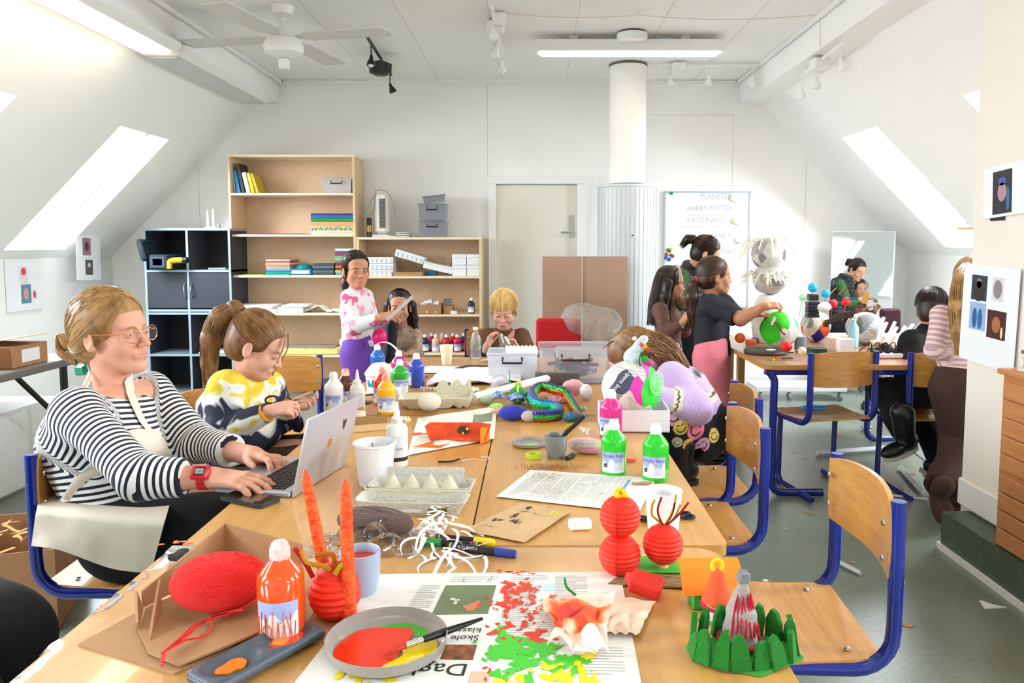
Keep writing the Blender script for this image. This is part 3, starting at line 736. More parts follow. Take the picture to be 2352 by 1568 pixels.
tag(obj('green_card',Geo().box((xat(580,SY+.1),SY+.14,za+.004),(.2,.2,.006)),mat('card 7fae3a','7fae3a')),'thin green sheet left of the felt stack','card')
g=Geo();g.box((0,0,.03),(.2,.22,.06),bev=.012);g.mi(1).ball((0,.0,.065),.08,14,sc_=(1.1,1.1,.45));g.mi(2).box((0,-.112,.028),(.16,.004,.03))
tag(obj('tissue_bag',g,[mat('blue bag','2a82c4',.3),mat('teal tissue','1c8d84',.6,bump=.8,bscale=60),mat('white label','f0f0f0')],loc=(xat(685,SY),SY+.14,za)),'blue bag of teal tissue with a white label on the craft shelf','bag')
stack('',xat(713,SY),xat(762,SY),za,[(.021,c,lb)for c,lb in(('3b4653','dark slate folder, bottom of the dark folder pile'),('566878','slate grey folder in the dark folder pile'),('2c333c','near black folder in the dark folder pile'),('617586','blue grey folder in the dark folder pile'),('3a4450','dark folder on top of the dark folder pile'))],name='folder',cat='folder')
stack('',xat(765,SY),xat(812,SY),za,[(.022,c,lb)for c,lb in(('38a0d8','bright blue pack at the bottom of the tall colour stack'),('f0b83c','amber pack in the tall colour stack'),('4d4f58','charcoal pack in the tall colour stack'),('f0672f','orange pack in the tall colour stack'),('4a4c50','dark grey pack in the tall colour stack'),('c23a86','magenta pack in the tall colour stack'),('63d64c','lime green pack in the tall colour stack'),('8d99a3','light grey pack in the tall colour stack'),('a23348','wine red pack in the tall colour stack'),('4b5a76','dusty blue pack in the tall colour stack'),('dfe4f0','pale blue pack on top of the tall colour stack'))],name='card_pack',cat='card pack',g='packs in the tall colour stack')
pap=mat('white paper','eef0f4',.7)
for(a,b,h,zz,lb)in((533,628,.035,0,'wide white paper box at the left of the fourth shelf'),(535,620,.035,.037,'white paper box on top of the wide one'),(630,690,.05,0,'white paper packet beside the paper boxes'),(640,700,.02,.052,'thin paper pile on the white packet')):
  tag(obj('paper_box',Geo().box(((xat(a,SY)+xat(b,SY))/2,SY+.14,sz[4]+zz+h/2+.001),(xat(b,SY)-xat(a,SY),.26,h),bev=.004),pap),lb,'paper')
g=Geo().grid(20,14,lambda u,v:(-.17+u*.36,v*.2,.012+.05*math.exp(-((u-.35)*5)**2)*(1-v*.3)+.012*noise2(u,v,2)),thick=.002)
tag(obj('crumpled_paper',g,pap,loc=(xat(730,SY),SY+.03,sz[4]+.002)),'crumpled white paper on the fourth bookcase shelf','paper')
tag(obj('yellow_folder',Geo().box((xat(700,SY),SY+.14,sz[5]+.03),(.54,.26,.055),bev=.006),mat('pale yellow card','e9df86',.5)),'large pale yellow portfolio on the lowest visible shelf','folder')
tag(obj('magazine',Geo().box((xat(700,SY),SY+.14,sz[5]+.063),(.46,.24,.009),bev=.002),mat('grey print','9b9698',.4,var=.4,vscale=25)),'grey magazines on the yellow portfolio','magazine')
tag(obj('paper_stack',Geo().box((xat(792,SY),SY+.14,sz[5]+.05),(.1,.26,.1),bev=.003),pap),'stack of white paper behind the standing girl in the bow sweater','paper')
gbw='small white cartons stacked in threes'
zl=lz[1]+.001;wcard=mat('white carton','eceff2',.6)
def carton(label,x0,x1,z,h,y=SY+.03,d=.22,rot=0,group=None,holes=False,m=None,name='carton',cat='box'):
  r=root(name,label,cat,((x0+x1)/2,y,z),0,group);M=rotM(0,rot,0);w=x1-x0
  obj('box_body',Geo().box((0,d/2,h/2),(w,d,h),M,bev=.002),m or wcard,r);obj('box_lid',Geo().box((0,d/2-.002,h*.86),(w+.004,d+.006,h*.3),M,bev=.002),m or wcard,r)
  if holes:
    g=Geo()
    for i in range(6):g.box((-w/2+w*(i+.5)/6,-.004,h*.4),(.004,.003,h*.5),M)
    obj('printed_mark',g,mat('grey print mark','8d8f98'),r)
  return r
for i in range(3):carton('white carton in the stack behind the standing girl, '+('lowest','middle','topmost')[i],xat(835,SY),xat(900,SY),zl+i*.058,.055,holes=True)
carton('open brown carton tray under the tilted white box',xat(897,SY),xat(968,SY),zl,.035,m=mat('brown card','b98b62',.7))
carton('tilted white carton leaning on the stack, left of the pair',xat(902,SY),xat(970,SY),zl+.145,.065,rot=17,holes=True)
carton('tilted white carton sliding down towards the square boxes',xat(968,SY),xat(1037,SY),zl+.045,.06,rot=13)
for a,b,k,lb in((1037,1070,0,'lower left'),(1071,1100,0,'lower right'),(1037,1070,1,'upper left'),(1071,1100,1,'upper right')):
  carton('square white box at the end of the shelf, %s of four'%lb,xat(a,SY),xat(b,SY)-.002,zl+k*.1,.097)
tag(obj('blue_pack',Geo().box((xat(980,SY),SY+.2,zl+.02),(.12,.1,.04)),mat('card 1f6f9f','1f6f9f')),'blue pack behind the sliding white carton','pack')
z3=lz[2]+.001;kraft=mat('kraft card','a97c55',.75,var=.06,vscale=40)
def open_box(label,c,d,z,m,rz=0,group=None,name='cardboard_box',cat='box',t=.004):
  r=root(name,label,cat,(c[0],c[1],z),rz,group);a,b,h=d[0]/2,d[1]/2,d[2]
  obj('bottom_panel',Geo().box((0,0,t/2),(2*a,2*b,t)),m,r)
  g=Geo()
  for s in(-1,1):g.box((s*(a-t/2),0,h/2),(t,2*b,h)).box((0,s*(b-t/2),h/2),(2*a-2*t,t,h))
  obj('side_panel',g,m,r);return r
open_box('open brown box of small white packs on the third shelf',((xat(955,SY)+xat(1010,SY))/2,SY+.12),(.22,.2,.09),z3,kraft)
for i in range(5):tag(obj('small_pack',Geo().box((xat(966+i*8,SY),SY+.1+.02*(i%2),z3+.085+.014*(i%3)),(.045,.08,.03),rotM(0,0,0)),wcard),'small white pack standing in the open brown box','pack','small white packs in the brown box')
open_box('small brown carton holding scissors on the third shelf',(xat(1026,SY),SY+.1),(.085,.1,.075),z3,kraft)
for i in range(7):
  x=xat(1016+i*3,SY);o=root('scissors','pair of scissors standing in the small brown carton','scissors',(x,SY+.1,z3+.006),0,'scissors in the small brown carton')
  obj('handle',Geo().tube([(.012*math.cos(a),0,.11+.018*math.sin(a))for a in[PI*2*k/8 for k in range(8)]],.004,5,closed=True),mat('scissor handle','2b2e33')if i%2 else mat('grey handle','9a9da1'),o)
  obj('blade',Geo().tube([(0,0,0),(0,0,.095)],.004,4),steel,o)
tag(obj('paper_roll',Geo().tube([(0,0,0),(.06,.02,.004),(.1,0,0)],.017,8),pap,loc=(xat(975,SY),SY+.03,z3+.018)),'crumpled white paper scrap before the brown box','paper')
tag(obj('eraser',Geo().box((0,0,.015),(.06,.04,.03),bev=.006),pap,loc=(xat(1040,SY),SY+.03,z3)),'white block beside the scissors carton','block')
zf=lz[0]+.001;xf=xat(876,SY+.1);r=root('tower_fan','white tower fan heater with a black grille on the low shelf unit','fan',(xf,SY+.14,zf))
obj('base',Geo().box((0,0,.012),(.17,.15,.024),bev=.008),metal_white,r)
obj('housing',Geo().box((0,0,.22),(.13,.13,.39),bev=.03),mat('ivory plastic','e6e4dc',.4),r)
g=Geo();g.box((.015,-.066,.22),(.055,.006,.27))
obj('grille',g,mat('dark grille','4c4c4a',.6),r)
g=Geo()
for i in range(22):g.box((.015,-.07,.09+i*.0125),(.056,.004,.004))
obj('grille_slat',g,mat('grey slat','8f8f8a',.5),r)
obj('power_cord',Geo().tube(smooth_path([(-.02,-.03,.41),(-.07,-.06,.36),(-.1,-.06,.3),(-.14,-.05,.24),(-.1,-.06,.2),(-.06,-.06,.3),(-.05,-.05,.42),(.03,-.03,.43),(.09,-.02,.36),(.12,-.02,.2),(.1,-.03,.06)],5),.004,6),mat('beige cord','a59c8c'),r)
r=root('spray_can','slim dark can with a gold label beside the tower fan','can',(xat(846,SY+.05),SY+.08,zf));obj('can_body',Geo().lathe([(.02,0),(.024,.003),(.024,.17),(.018,.18)],20),mat('dark can','2b1f22',.3),r)
obj('can_label',Geo().lathe([(.0246,.05),(.0246,.11)],20,cap=False),mat('gold label','a8863c',.3,metal=.6),r)
tag(obj('tray',Geo().box((xat(905,SY+.1),SY+.15,zf+.006),(.12,.2,.012),bev=.004),metal_white),'low white tray lying beside the plastic trays','tray')
for k in range(3):tag(obj('tray',Geo().box((xat(925,SY+.1),SY+.15,zf+.007+k*.017),(.13-.01*k,.2,.012),bev=.004),mat('translucent white','dfe2e6',.3)),'clear plastic tray in the flat pile on the low shelf unit','tray','clear trays piled on the low shelf unit')
clear_box_m=clear_mat('smoky clear box',lin2('a9adb8'),gloss=.2,tint=.5,rough=.1,bump=0)
for k in range(2):
  r=crate(('lower' if k==0 else 'upper')+' clear storage box with black handle on the low shelf unit',(xat(994,SY+.1),SY+.17),(.245,.24,.14),zf+.156*k,mt=clear_box_m)
  obj('stored_cable',Geo().tube(smooth_path([(-.08,-.05,.02),(0,-.06,.09),(.05,0,.04),(.0,.05,.1),(-.05,.03,.04)],5),.014,6),mat('dark grey stuff','4c4f58'),r)
r=crate('open clear tub with dark lids lying tilted on the stacked clear boxes',(xat(994,SY+.1)+.01,SY+.17),(.2,.2,.05),zf+.325,mt=clear_box_m,handle=False);r.rotation_euler=(0,R(-7),.1)
for px_,h,lb in((475,.16,'short white candle on the dark cabinet'),(488,.17,'tall white candle on the dark cabinet')):
  tag(obj('candle',Geo().lathe([(.03,0),(.03,.01),(.012,.02),(.011,h),(.004,h+.01)],16),metal_white,loc=(xat(px_,CYF+.1),CYF+.12,cz[0]+.001)),lb,'candle')
tag(obj('small_jar',Geo().lathe([(.012,0),(.013,.03),(.006,.045)],12),mat('grey glass','8b949c',.2),loc=(xat(500,CYF+.1),CYF+.12,cz[0]+.001)),'tiny grey bottle right of the candles on the cabinet','bottle')
zb=cz[1]+.001;tbx=xat(378,CYF-.05);r=root('tool_case','open black plastic tool case with a yellow drill, sticking out of the cabinet','tool case',(tbx,CYF-.12,zb));caseb=mat('black blue plastic','27323d',.35)
obj('case_body',Geo().box((-.03,.12,.075),(.16,.3,.13),bev=.012),caseb,r);g=Geo()
for k in(0,1,2):g.box((-.03,-.032,.075),(.12-.035*k,.004,.09-.03*k))
obj('case_front',g,mat('slate plastic','3d4c5a',.3),r)
obj('case_lid',Geo().box((-.13,.1,.21),(.05,.3,.2),rotM(0,-12,0),bev=.02),caseb,r)
obj('drill',Geo().tube([(.02,0,.07),(.1,.03,.09),(.16,.05,.09)],.026,10).box((.06,.0,.05),(.03,.04,.07)),mat('tool yellow','e8bd22',.4),r)
obj('drill_chuck',Geo().tube([(.16,.05,.09),(.2,.05,.09)],.03,10),black_m,r)
tag(obj('craft_knife',Geo().tube([(0,0,.008),(.1,.02,.008),(.16,0,.01)],.011,6),mat('silver grey','aeb9c2',.3,metal=.4),loc=(xat(468,CYF),CYF+.06,zb)),'silver grey tool in the upper right cabinet compartment','tool')
tag(obj('paper_sheet',Geo().box((0,0,.005),(.3,.3,.01)),pap,loc=(xat(478,CYF),CYF+.2,cz[3]+.001)),'white paper lying in the lower right cabinet compartment','paper')
# ---------------------------------------------------------------- people
from mathutils.bvhtree import BVHTree
def skin_mat(nm,c):return mat('skin '+nm,c,.5,bump=.02,bscale=300,sss=.12,spec=.35)
lip_m={k:mat('lips '+k,c,.45)for k,c in(('fair','d38d80'),('tan','bd7866'))}
eye_w=mat('eye white','efebe6',.2);iris_m=mat('iris','3b2a20',.15);lash_m=mat('lash','4a3528',.7)
def hair_mat(nm,c1,c2):
  m=mat('hair '+nm,c1,.42,col2=c2,vscale=45,stretch=(1,1,.25),spec=.5);return m
def hmat(pos,yaw,pitch=0,roll=0,s=1.):
  return Matrix.Translation(pos)@Euler((0,0,R(yaw))).to_matrix().to_4x4()@Euler((R(pitch),0,0)).to_matrix().to_4x4()@Euler((0,R(roll),0)).to_matrix().to_4x4()@Matrix.Diagonal((s,s,s,1))
def head_sdf(M,kid=False,lids=True):
  S=Sdf(.02,M)
  S.ell((0,-.016,.034),(.073,.092,.083));S.ell((0,.03,-.03),(.056,.062,.082));S.ell((0,.042,.035),(.06,.046,.052),k=.02)
  jw=.041 if not kid else.044
  for s in(-1,1):
    S.cap((s*jw,.012,-.062),(s*.014,.07,-.098 if not kid else-.092),.018,.015,k=.03)
    S.ell((s*.036,.062,-.036),(.026,.022,.028),k=.02)
    S.cap((s*.014,.086,.018),(s*.042,.074,.02),.007,.006,k=.014)
    S.ell((s*.031,.098,-.003),(.019,.014,.013),k=.014,neg=True)
    S.ell((s*.031,.079,-.003),(.0155,.0145,.0125),k=.003)
  S.ell((0,.08,-.099 if not kid else-.09),(.018,.015,.015),k=.014)
  nl=.115 if not kid else.108
  S.cap((0,.088,.006),(0,nl-.004,-.03),.0065,.0085,k=.012);S.ell((0,nl,-.034),(.0095,.0095,.0085),k=.006)
  for s in(-1,1):
    S.ell((s*.0105,nl-.012,-.037),(.0075,.009,.0068),k=.005);S.ell((s*.0055,nl-.006,-.0425),(.003,.004,.003),k=.002,neg=True)
  S.ell((0,.088,-.065),(.026,.012,.016),k=.012)
  lk=.8 if kid else.9
  S.ell((0,.0962,-.0615),(.021*lk,.0062,.0045*lk),k=.005);S.ell((0,.0952,-.0705),(.017*lk,.0062,.0052*lk),k=.005)
  S.cap((-.02,.101,-.0655),(.02,.101,-.0655),.0016,k=.003,neg=True)
  for s in(-1,1):
    S.ell((s*.078,-.01,-.012),(.010,.019,.032),rot=(12,0,s*-22),k=.006);S.ell((s*.088,-.004,-.008),(.006,.011,.018),rot=(12,0,s*-18),k=.006,neg=True)
    S.ell((s*.076,.001,-.036),(.006,.008,.009),k=.005)
  return S
def lips_fn(M,extra=None):
  Mi=np.array(M.inverted())
  def f(C):
    q=C@Mi[:3,:3].T+Mi[:3,3]
    up=((q[:,0]/.0185)**2+((q[:,2]+.0622)/.0042)**2)<1;lo=((q[:,0]/.016)**2+((q[:,2]+.0695)/.005)**2)<1
    return((up|lo)&(q[:,1]>.085)).astype(int)
  return f
def hand_sdf(M,side,curls=(.3,.35,.35,.4),spread=.12,thumb=(.5,.4),s=1.):
  """wrist at origin, fingers +Y, back of the hand +Z, thumb at +X*side; side=+1 left hand, -1 right hand"""
  S=Sdf(.007,M)
  S.cap((0,-.03,0),(0,.012,0),.026*.9,.026,k=.01)
  S.box((side*.002,.052,0),(.074,.088,.026),rr=.012,k=.018)
  S.ell((side*.026,.035,-.008),(.018,.03,.014),k=.014)
  for i,(x,L)in enumerate(((.029,.072),(.0095,.08),(-.0105,.074),(-.029,.058))):
    a=spread*(1.3-i*.9)*side;d=Vector((math.sin(a),math.cos(a),0));p=Vector((side*x,.09-abs(i-1)*.004,.001));c=curls[i]
    seg=[L*.46,L*.3,L*.24];rs=[.0092,.0083,.0076,.0062];ang=c*.5
    for j in range(3):
      dd=d*math.cos(ang)+Vector((0,0,-1))*math.sin(ang);q=p+dd*seg[j]
      S.cap(p,q,rs[j],rs[j+1],k=.004 if j else.009);S.ell(q,(rs[j+1]*1.04,)*3,k=.003);p=q;ang+=c*(1.1 if j==0 else.8)
  t0=Vector((side*.026,.022,-.006));a,b=thumb
  d1=Vector((side*math.sin(a+.25),math.cos(a+.25),-.25*b)).normalized();d2=Vector((side*math.sin(a-.1),math.cos(a-.1),-.45*b)).normalized()
  t1=t0+d1*.042;t2=t1+d2*.032;t3=t2+Vector((side*math.sin(a-.35),math.cos(a-.35),-.5*b)).normalized()*.024
  S.cap(t0,t1,.0135,.0108,k=.012);S.cap(t1,t2,.0105,.0092,k=.004);S.cap(t2,t3,.0092,.007,k=.004)
  return S
def hand_M(wr,d,up,s):
  y=Vector(d).normalized();z=Vector(up);z=(z-y*z.dot(y)).normalized();x=y.cross(z)
  m=Matrix((x,y,z)).transposed().to_4x4();return Matrix.Translation(wr)@m@Matrix.Diagonal((s,s,s,1))
def V3(*a):return Vector(a)
def hair_cap(M,back=.012,fringe=False,low=0.,voff=.0):
  S=Sdf(.015,M)
  S.ell((0,-.02,.04),(.081+voff,.1+voff,.089+voff));S.ell((0,-.045,-.02+low),(.072+voff,.066+voff,.075),k=.03)
  S.ell((0,.115,-.025 if not fringe else-.055),(.067,.066,.086),k=.008,neg=True)
  for s in(-1,1):S.ell((s*.085,.01,-.045),(.03,.045,.05),k=.012,neg=True)
  S.ell((0,-.01,-.14),(.09,.09,.06),k=.02,neg=True)
  return S
def strands(M,starts,end,n,seed=1,jitter=.006,r=.0011,lift=.004,npts=9,tail=None,rx=(.083,.102,.091),c=(0,-.02,.04),bv=None):
  """thin hair tubes running over the scalp from the hairline to the tie point"""
  rg=random.Random(seed);g=Geo();MI=M.inverted();C=Vector(c);E=Vector(end)
  for i in range(n):
    u=i/(n-1)if n>1 else 0;k=u*(len(starts)-1);a=int(min(len(starts)-2,math.floor(k)));p0=Vector(starts[a]).lerp(Vector(starts[a+1]),k-a)
    p0+=Vector([rg.uniform(-jitter,jitter)for _ in range(3)]);e=E+Vector([rg.uniform(-jitter,jitter)*1.5 for _ in range(3)]);pts=[];h1=1+.02*rg.random();h2=lift*rg.random()
    for j in range(npts):
      t=j/(npts-1);q=p0.lerp(e,t)-C;d=math.sqrt((q.x/rx[0])**2+(q.y/rx[1])**2+(q.z/rx[2])**2)
      f=h1/max(d,1e-3);p_=C+q*f+q.normalized()*h2*math.sin(t*PI)
      if bv:lo_,no_,_,_=bv.find_nearest(M@p_);p_=MI@(lo_+no_*(.0012+h2*.3))
      pts.append(p_)
    if tail:pts+=[Vector(p)+Vector([rg.uniform(-1,1)*.004*(j+1)for _ in range(3)])for j,p in enumerate(tail)]
    g.mi(i%2);g.tube(pts,r,4,M=M,cap=False)
  return g
def bvh_of(o):
  me=o.data;return BVHTree.FromPolygons([v.co[:]for v in me.vertices],[p.vertices[:]for p in me.polygons])
def drape(g,bvh,pts,width,across,off=.004,nw=4,n=6,thick=.0015):
  """ribbon of cloth following pts, laid on the body"""
  P=smooth_path(pts,n);ac=[Vector(across)]*len(P)if not isinstance(across,list)else across
  def fn(u,v):
    k=v*(len(P)-1);i=int(min(len(P)-2,math.floor(k)));p=P[i].lerp(P[i+1],k-i)+ac[i]*(u-.5)*width
    loc,nr,_,_=bvh.find_nearest(p);return loc+nr*off
  g.grid(nw,len(P)-1,fn,thick=thick)
def eyes(r,M,open_=1.,look=(0,0),iris=iris_m,brow='8a6a4a',bw=.0022):
  g=Geo()
  for s in(-1,1):
    if open_>0:
      g.mi(0).ball((s*.031,.0862-.0008,-.003),.0095,12,M=M,sc_=(1.15,.9,.62*open_));g.mi(1).ball((s*.031+look[0]*.003,.0925,-.003+look[1]*.002),.0042,10,M=M,sc_=(1,.5,min(1,1.05*open_)))
      g.mi(2).tube([(s*.031+(i-3)*.004,.0925-abs(i-3)**2*.0006,.0025*open_-.0035+.0045*open_-abs(i-3)**2*.0004)for i in range(7)],.0011,5,M=M)
    else:g.mi(2).tube([(s*.031+(i-3)*.004,.0935-abs(i-3)**2*.0006,-.0085+abs(i-3)**2*.0003)for i in range(7)],.0011,5,M=M)
  obj('eye',g,[eye_w,iris,lash_m],r)
  g=Geo()
  for s in(-1,1):g.tube([(s*(.014+.0068*i),.094-.0008*i*i,.0155+.0022*i-.0006*i*i)for i in range(6)],bw,6,M=M,rads=[bw*.7,bw,bw,bw*.9,bw*.7,bw*.4])
  obj('eyebrow',g,mat('brow '+brow,brow,.8),r)
def person(label,base,J,head,skin,hands,q=1.,adult=False,open_=1.,look=(0,0),brow='6a4a30',hh=.0022,hv=.0025,group=None,forearm=True,face=True,arm_r=1.,neck_to=None,legs=False,bare=()):
  """J: joints in world space; builds root + one continuous body surface; returns root"""
  r=root('person',label,'person',base,0,group);W2=Matrix.Translation(-Vector(base))
  J={k:W2@Vector(v)for k,v in J.items()};hp,yaw,pitch,roll,hs=head;M=hmat(W2@Vector(hp),yaw,pitch,roll,hs)
  S=head_sdf(M,not adult);nb=M@Vector((0,-.03,-.05));S2=S;S2.ops.append(('c',nb,J['neck'],.045*hs*(1 if adult else.86),.05*hs*(1 if adult else.9),.03,False))
  parts=[S2.mesh(hv)]
  for sd,s in(('L',1),('R',-1)):
    if sd not in hands:continue
    h=hands[sd];HM=hand_M(J['wr'+sd],h['dir'],h.get('up',(0,0,1)),q*1.0)
    H=hand_sdf(HM,s,h.get('curl',(.3,.35,.35,.4)),h.get('spread',.12),h.get('thumb',(.5,.4)))
    a=J['el'+sd];b=J['wr'+sd];H.ops.append(('c',a,b,.04*q*arm_r,.0255*q*arm_r,.012,False))
    m_=a.lerp(b,.28);H.ops.append(('c',a.lerp(b,.15),a.lerp(b,.5),.042*q*arm_r,.034*q*arm_r,.015,False))
    if sd in bare:H.ops.append(('c',J['sh'+sd],a,.05*q*arm_r,.042*q*arm_r,.02,False))
    parts.append(H.mesh(h.get('v',hh)))
  T=Sdf(.05);T.cap(J['pelvis'],J['chest'],.085*q,.09*q);T.cap(J['chest'],J['neck'],.08*q,.045*q);T.cap(J['shL'],J['shR'],.045*q)
  for sd in 'LR':
    T.cap(J['sh'+sd],J['el'+sd],.042*q,.036*q);T.cap(J['pelvis'],J['kn'+sd],.075*q,.05*q);T.cap(J['kn'+sd],J['an'+sd],.045*q,.03*q)
  parts.append(T.mesh(.016));V,F=join_vf(*parts)
  sk=skin_mat(*skin);np_obj('body',V,F,[sk,lip_m['fair' if adult or skin[0]=='fair' else 'tan']],r,relax=1,fmat=lips_fn(M))
  if face:eyes(r,M,open_,look,brow=brow)
  return r,J,M
def top(r,J,q,m,color=None,sleeve=1.,h=.006,chest=.115,waist=.115,arm=.052,cuff=.034,hem=None,depth=.8,name='shirt',wr=.006,wf=26,neck=.062,extra=None,fold=None,hemcut=True,sl=('L','R'),side=None,hole=None):
  S=Sdf(.05);sd_=(J['shL']-J['shR']).normalized()if side is None else side
  hem=J['pelvis']if hem is None else hem
  for s in(-.33,0,.33):
    S.cap(hem+sd_*s*waist*1.2,J['chest']+sd_*s*chest*1.2,waist*q*.86,chest*q*.86,k=.04)
  for sd in 'LR':S.cap(J['chest']+(J['sh'+sd]-J['chest'])*.3,J['sh'+sd]*.93+J['neck']*.07,.075*q,arm*q*1.04,k=.05)
  S.cap(J['chest'],J['neck']*.9+J['chest']*.1,.08*q,neck*q,k=.05)
  for sd in sl:
    S.k=.03
    S.cap(J['sh'+sd],J['el'+sd],arm*q*1.05,arm*q*.93)
    if sleeve<.5:
      d=(J['el'+sd]-J['sh'+sd]).normalized()
    else:
      w=J['el'+sd].lerp(J['wr'+sd],min(1,sleeve));S.cap(J['el'+sd],w,arm*q*.93,cuff*q);d=(w-J['el'+sd]).normalized();S.cut(w-d*.004,d,cuff*q*2.2)
  if sleeve<.5:
    for sd in 'LR':
      d=(J['el'+sd]-J['sh'+sd]).normalized();S.cut(J['sh'+sd].lerp(J['el'+sd],sleeve*2),d,.17*q)
  if hemcut:d=(hem-J['chest']).normalized();S.cut(hem+d*.02,d,.26*q)
  d=(J['neck']-J['chest']).normalized();S.cut(J['neck']+d*.022*q,d,.11*q)
  if hole:S.ell(J['neck']+Vector(hole[0]),hole[1],k=.015,neg=True)
  if extra:extra(S)
  sd0=rnd.random()*6
  S.post=lambda X,Y,Z,D:D+wr*fbm(X,Y,Z*1.5,wf,sd0)*(.6+.4*np.sin(X*7+Z*9))
  return sdf_obj(name,S,h,m,r,color=color,relax=2)
def legs(r,J,q,m,color=None,h=.008,thigh=.078,knee=.06,ankle=.05,waist=.115,name='trousers',wr=.006,flare=0,top_=None,end=1.,wf=22,sides='LR'):
  S=Sdf(.04);w=(J.get('hipL',J['pelvis'])-J.get('hipR',J['pelvis']));d=w.normalized()if w.length else Vector((1,0,0))
  for s in(-.35,.35):S.cap(J['pelvis']+d*s*waist,J['pelvis']+d*s*waist+Vector((0,0,.04 if top_ is None else top_)),waist*q*.88)
  for sd in sides:
    S.cap(J['hip'+sd],J['kn'+sd],thigh*q*1.08,knee*q*1.05);e=J['kn'+sd].lerp(J['an'+sd],end);S.cap(J['kn'+sd],e,knee*q,ankle*q)
    dd=(e-J['kn'+sd]).normalized();S.cut(e,dd,ankle*q*2)
  sd0=rnd.random()*6;S.post=lambda X,Y,Z,D:D+wr*fbm(X,Y,Z,wf,sd0)
  return sdf_obj(name,S,h,m,r,color=color)
def shoe(r,an,toe_dir,m,sole,q=1.,L=.2,high=0,name='shoe',tilt=0):
  d=Vector(toe_dir).normalized();up=Vector((0,0,1))if abs(d.z)<.9 else Vector((1,0,0));x=d.cross(up).normalized();z=x.cross(d)
  M=Matrix.Translation(an)@Matrix((x,d,z)).transposed().to_4x4()@Matrix.Diagonal((q,q,q,1))
  S=Sdf(.02,M);S.ell((0,-.02,-.03),(.036,.05,.04));S.ell((0,.08,-.045),(.042,.075,.03));S.cap((0,0,-.03),(0,-.005,.03+high),.042,.046+high*.1)
  S.cut((0,0,-.068),(0,0,-1),.5);o=sdf_obj(name,S,.006,m,r)
  g=Geo();pts=[(.037*math.cos(a)*(1+.12*math.sin(a)),.035+.105*math.sin(a))for a in[2*PI*i/20 for i in range(20)]];g.prism(pts,-.085,-.064,M)
  obj('sole',g,sole,o if False else r,smooth=False);return o
def rb(*c):return np.array(lin(c[0]))if isinstance(c[0],str)else np.array(c)
black_cloth=mat('black cloth','0b0b0e',.85,bump=.15,bscale=90);boot_m=mat('black boot','141416',.3,bump=.1,bscale=40);sole_w=mat('pale sole','c9c4bb',.6);sole_d=mat('dark sole','26211e',.7)
FAIR=('fair','dea389');FAIR2=('rosy','dfa994');TAN=('tan','c28a69');ASIA=('light tan','cf9a7a')
H1=hair_mat('dark blonde','b98f58','8a6236');H1b=hair_mat('light blonde','d8b67c','a97c44');H2=hair_mat('brown','8a6038','5c3d22');H2b=hair_mat('light brown','a87c4c','7a5430')
H3=hair_mat('dark brown','2e1d16','1a110e');H3b=hair_mat('warm dark brown','4a2e1f','2a1a12');H4=hair_mat('straw','e6c27c','c79a50');H4b=hair_mat('pale straw','f2dca6','d6b06a')
HL=[(.0,.062,.105),(-.045,.058,.085),(-.068,.035,.05),(-.074,.02,.01)];HR=[(-x,y,z)for x,y,z in HL]
HLINE=HL[::-1]+HR[1:]
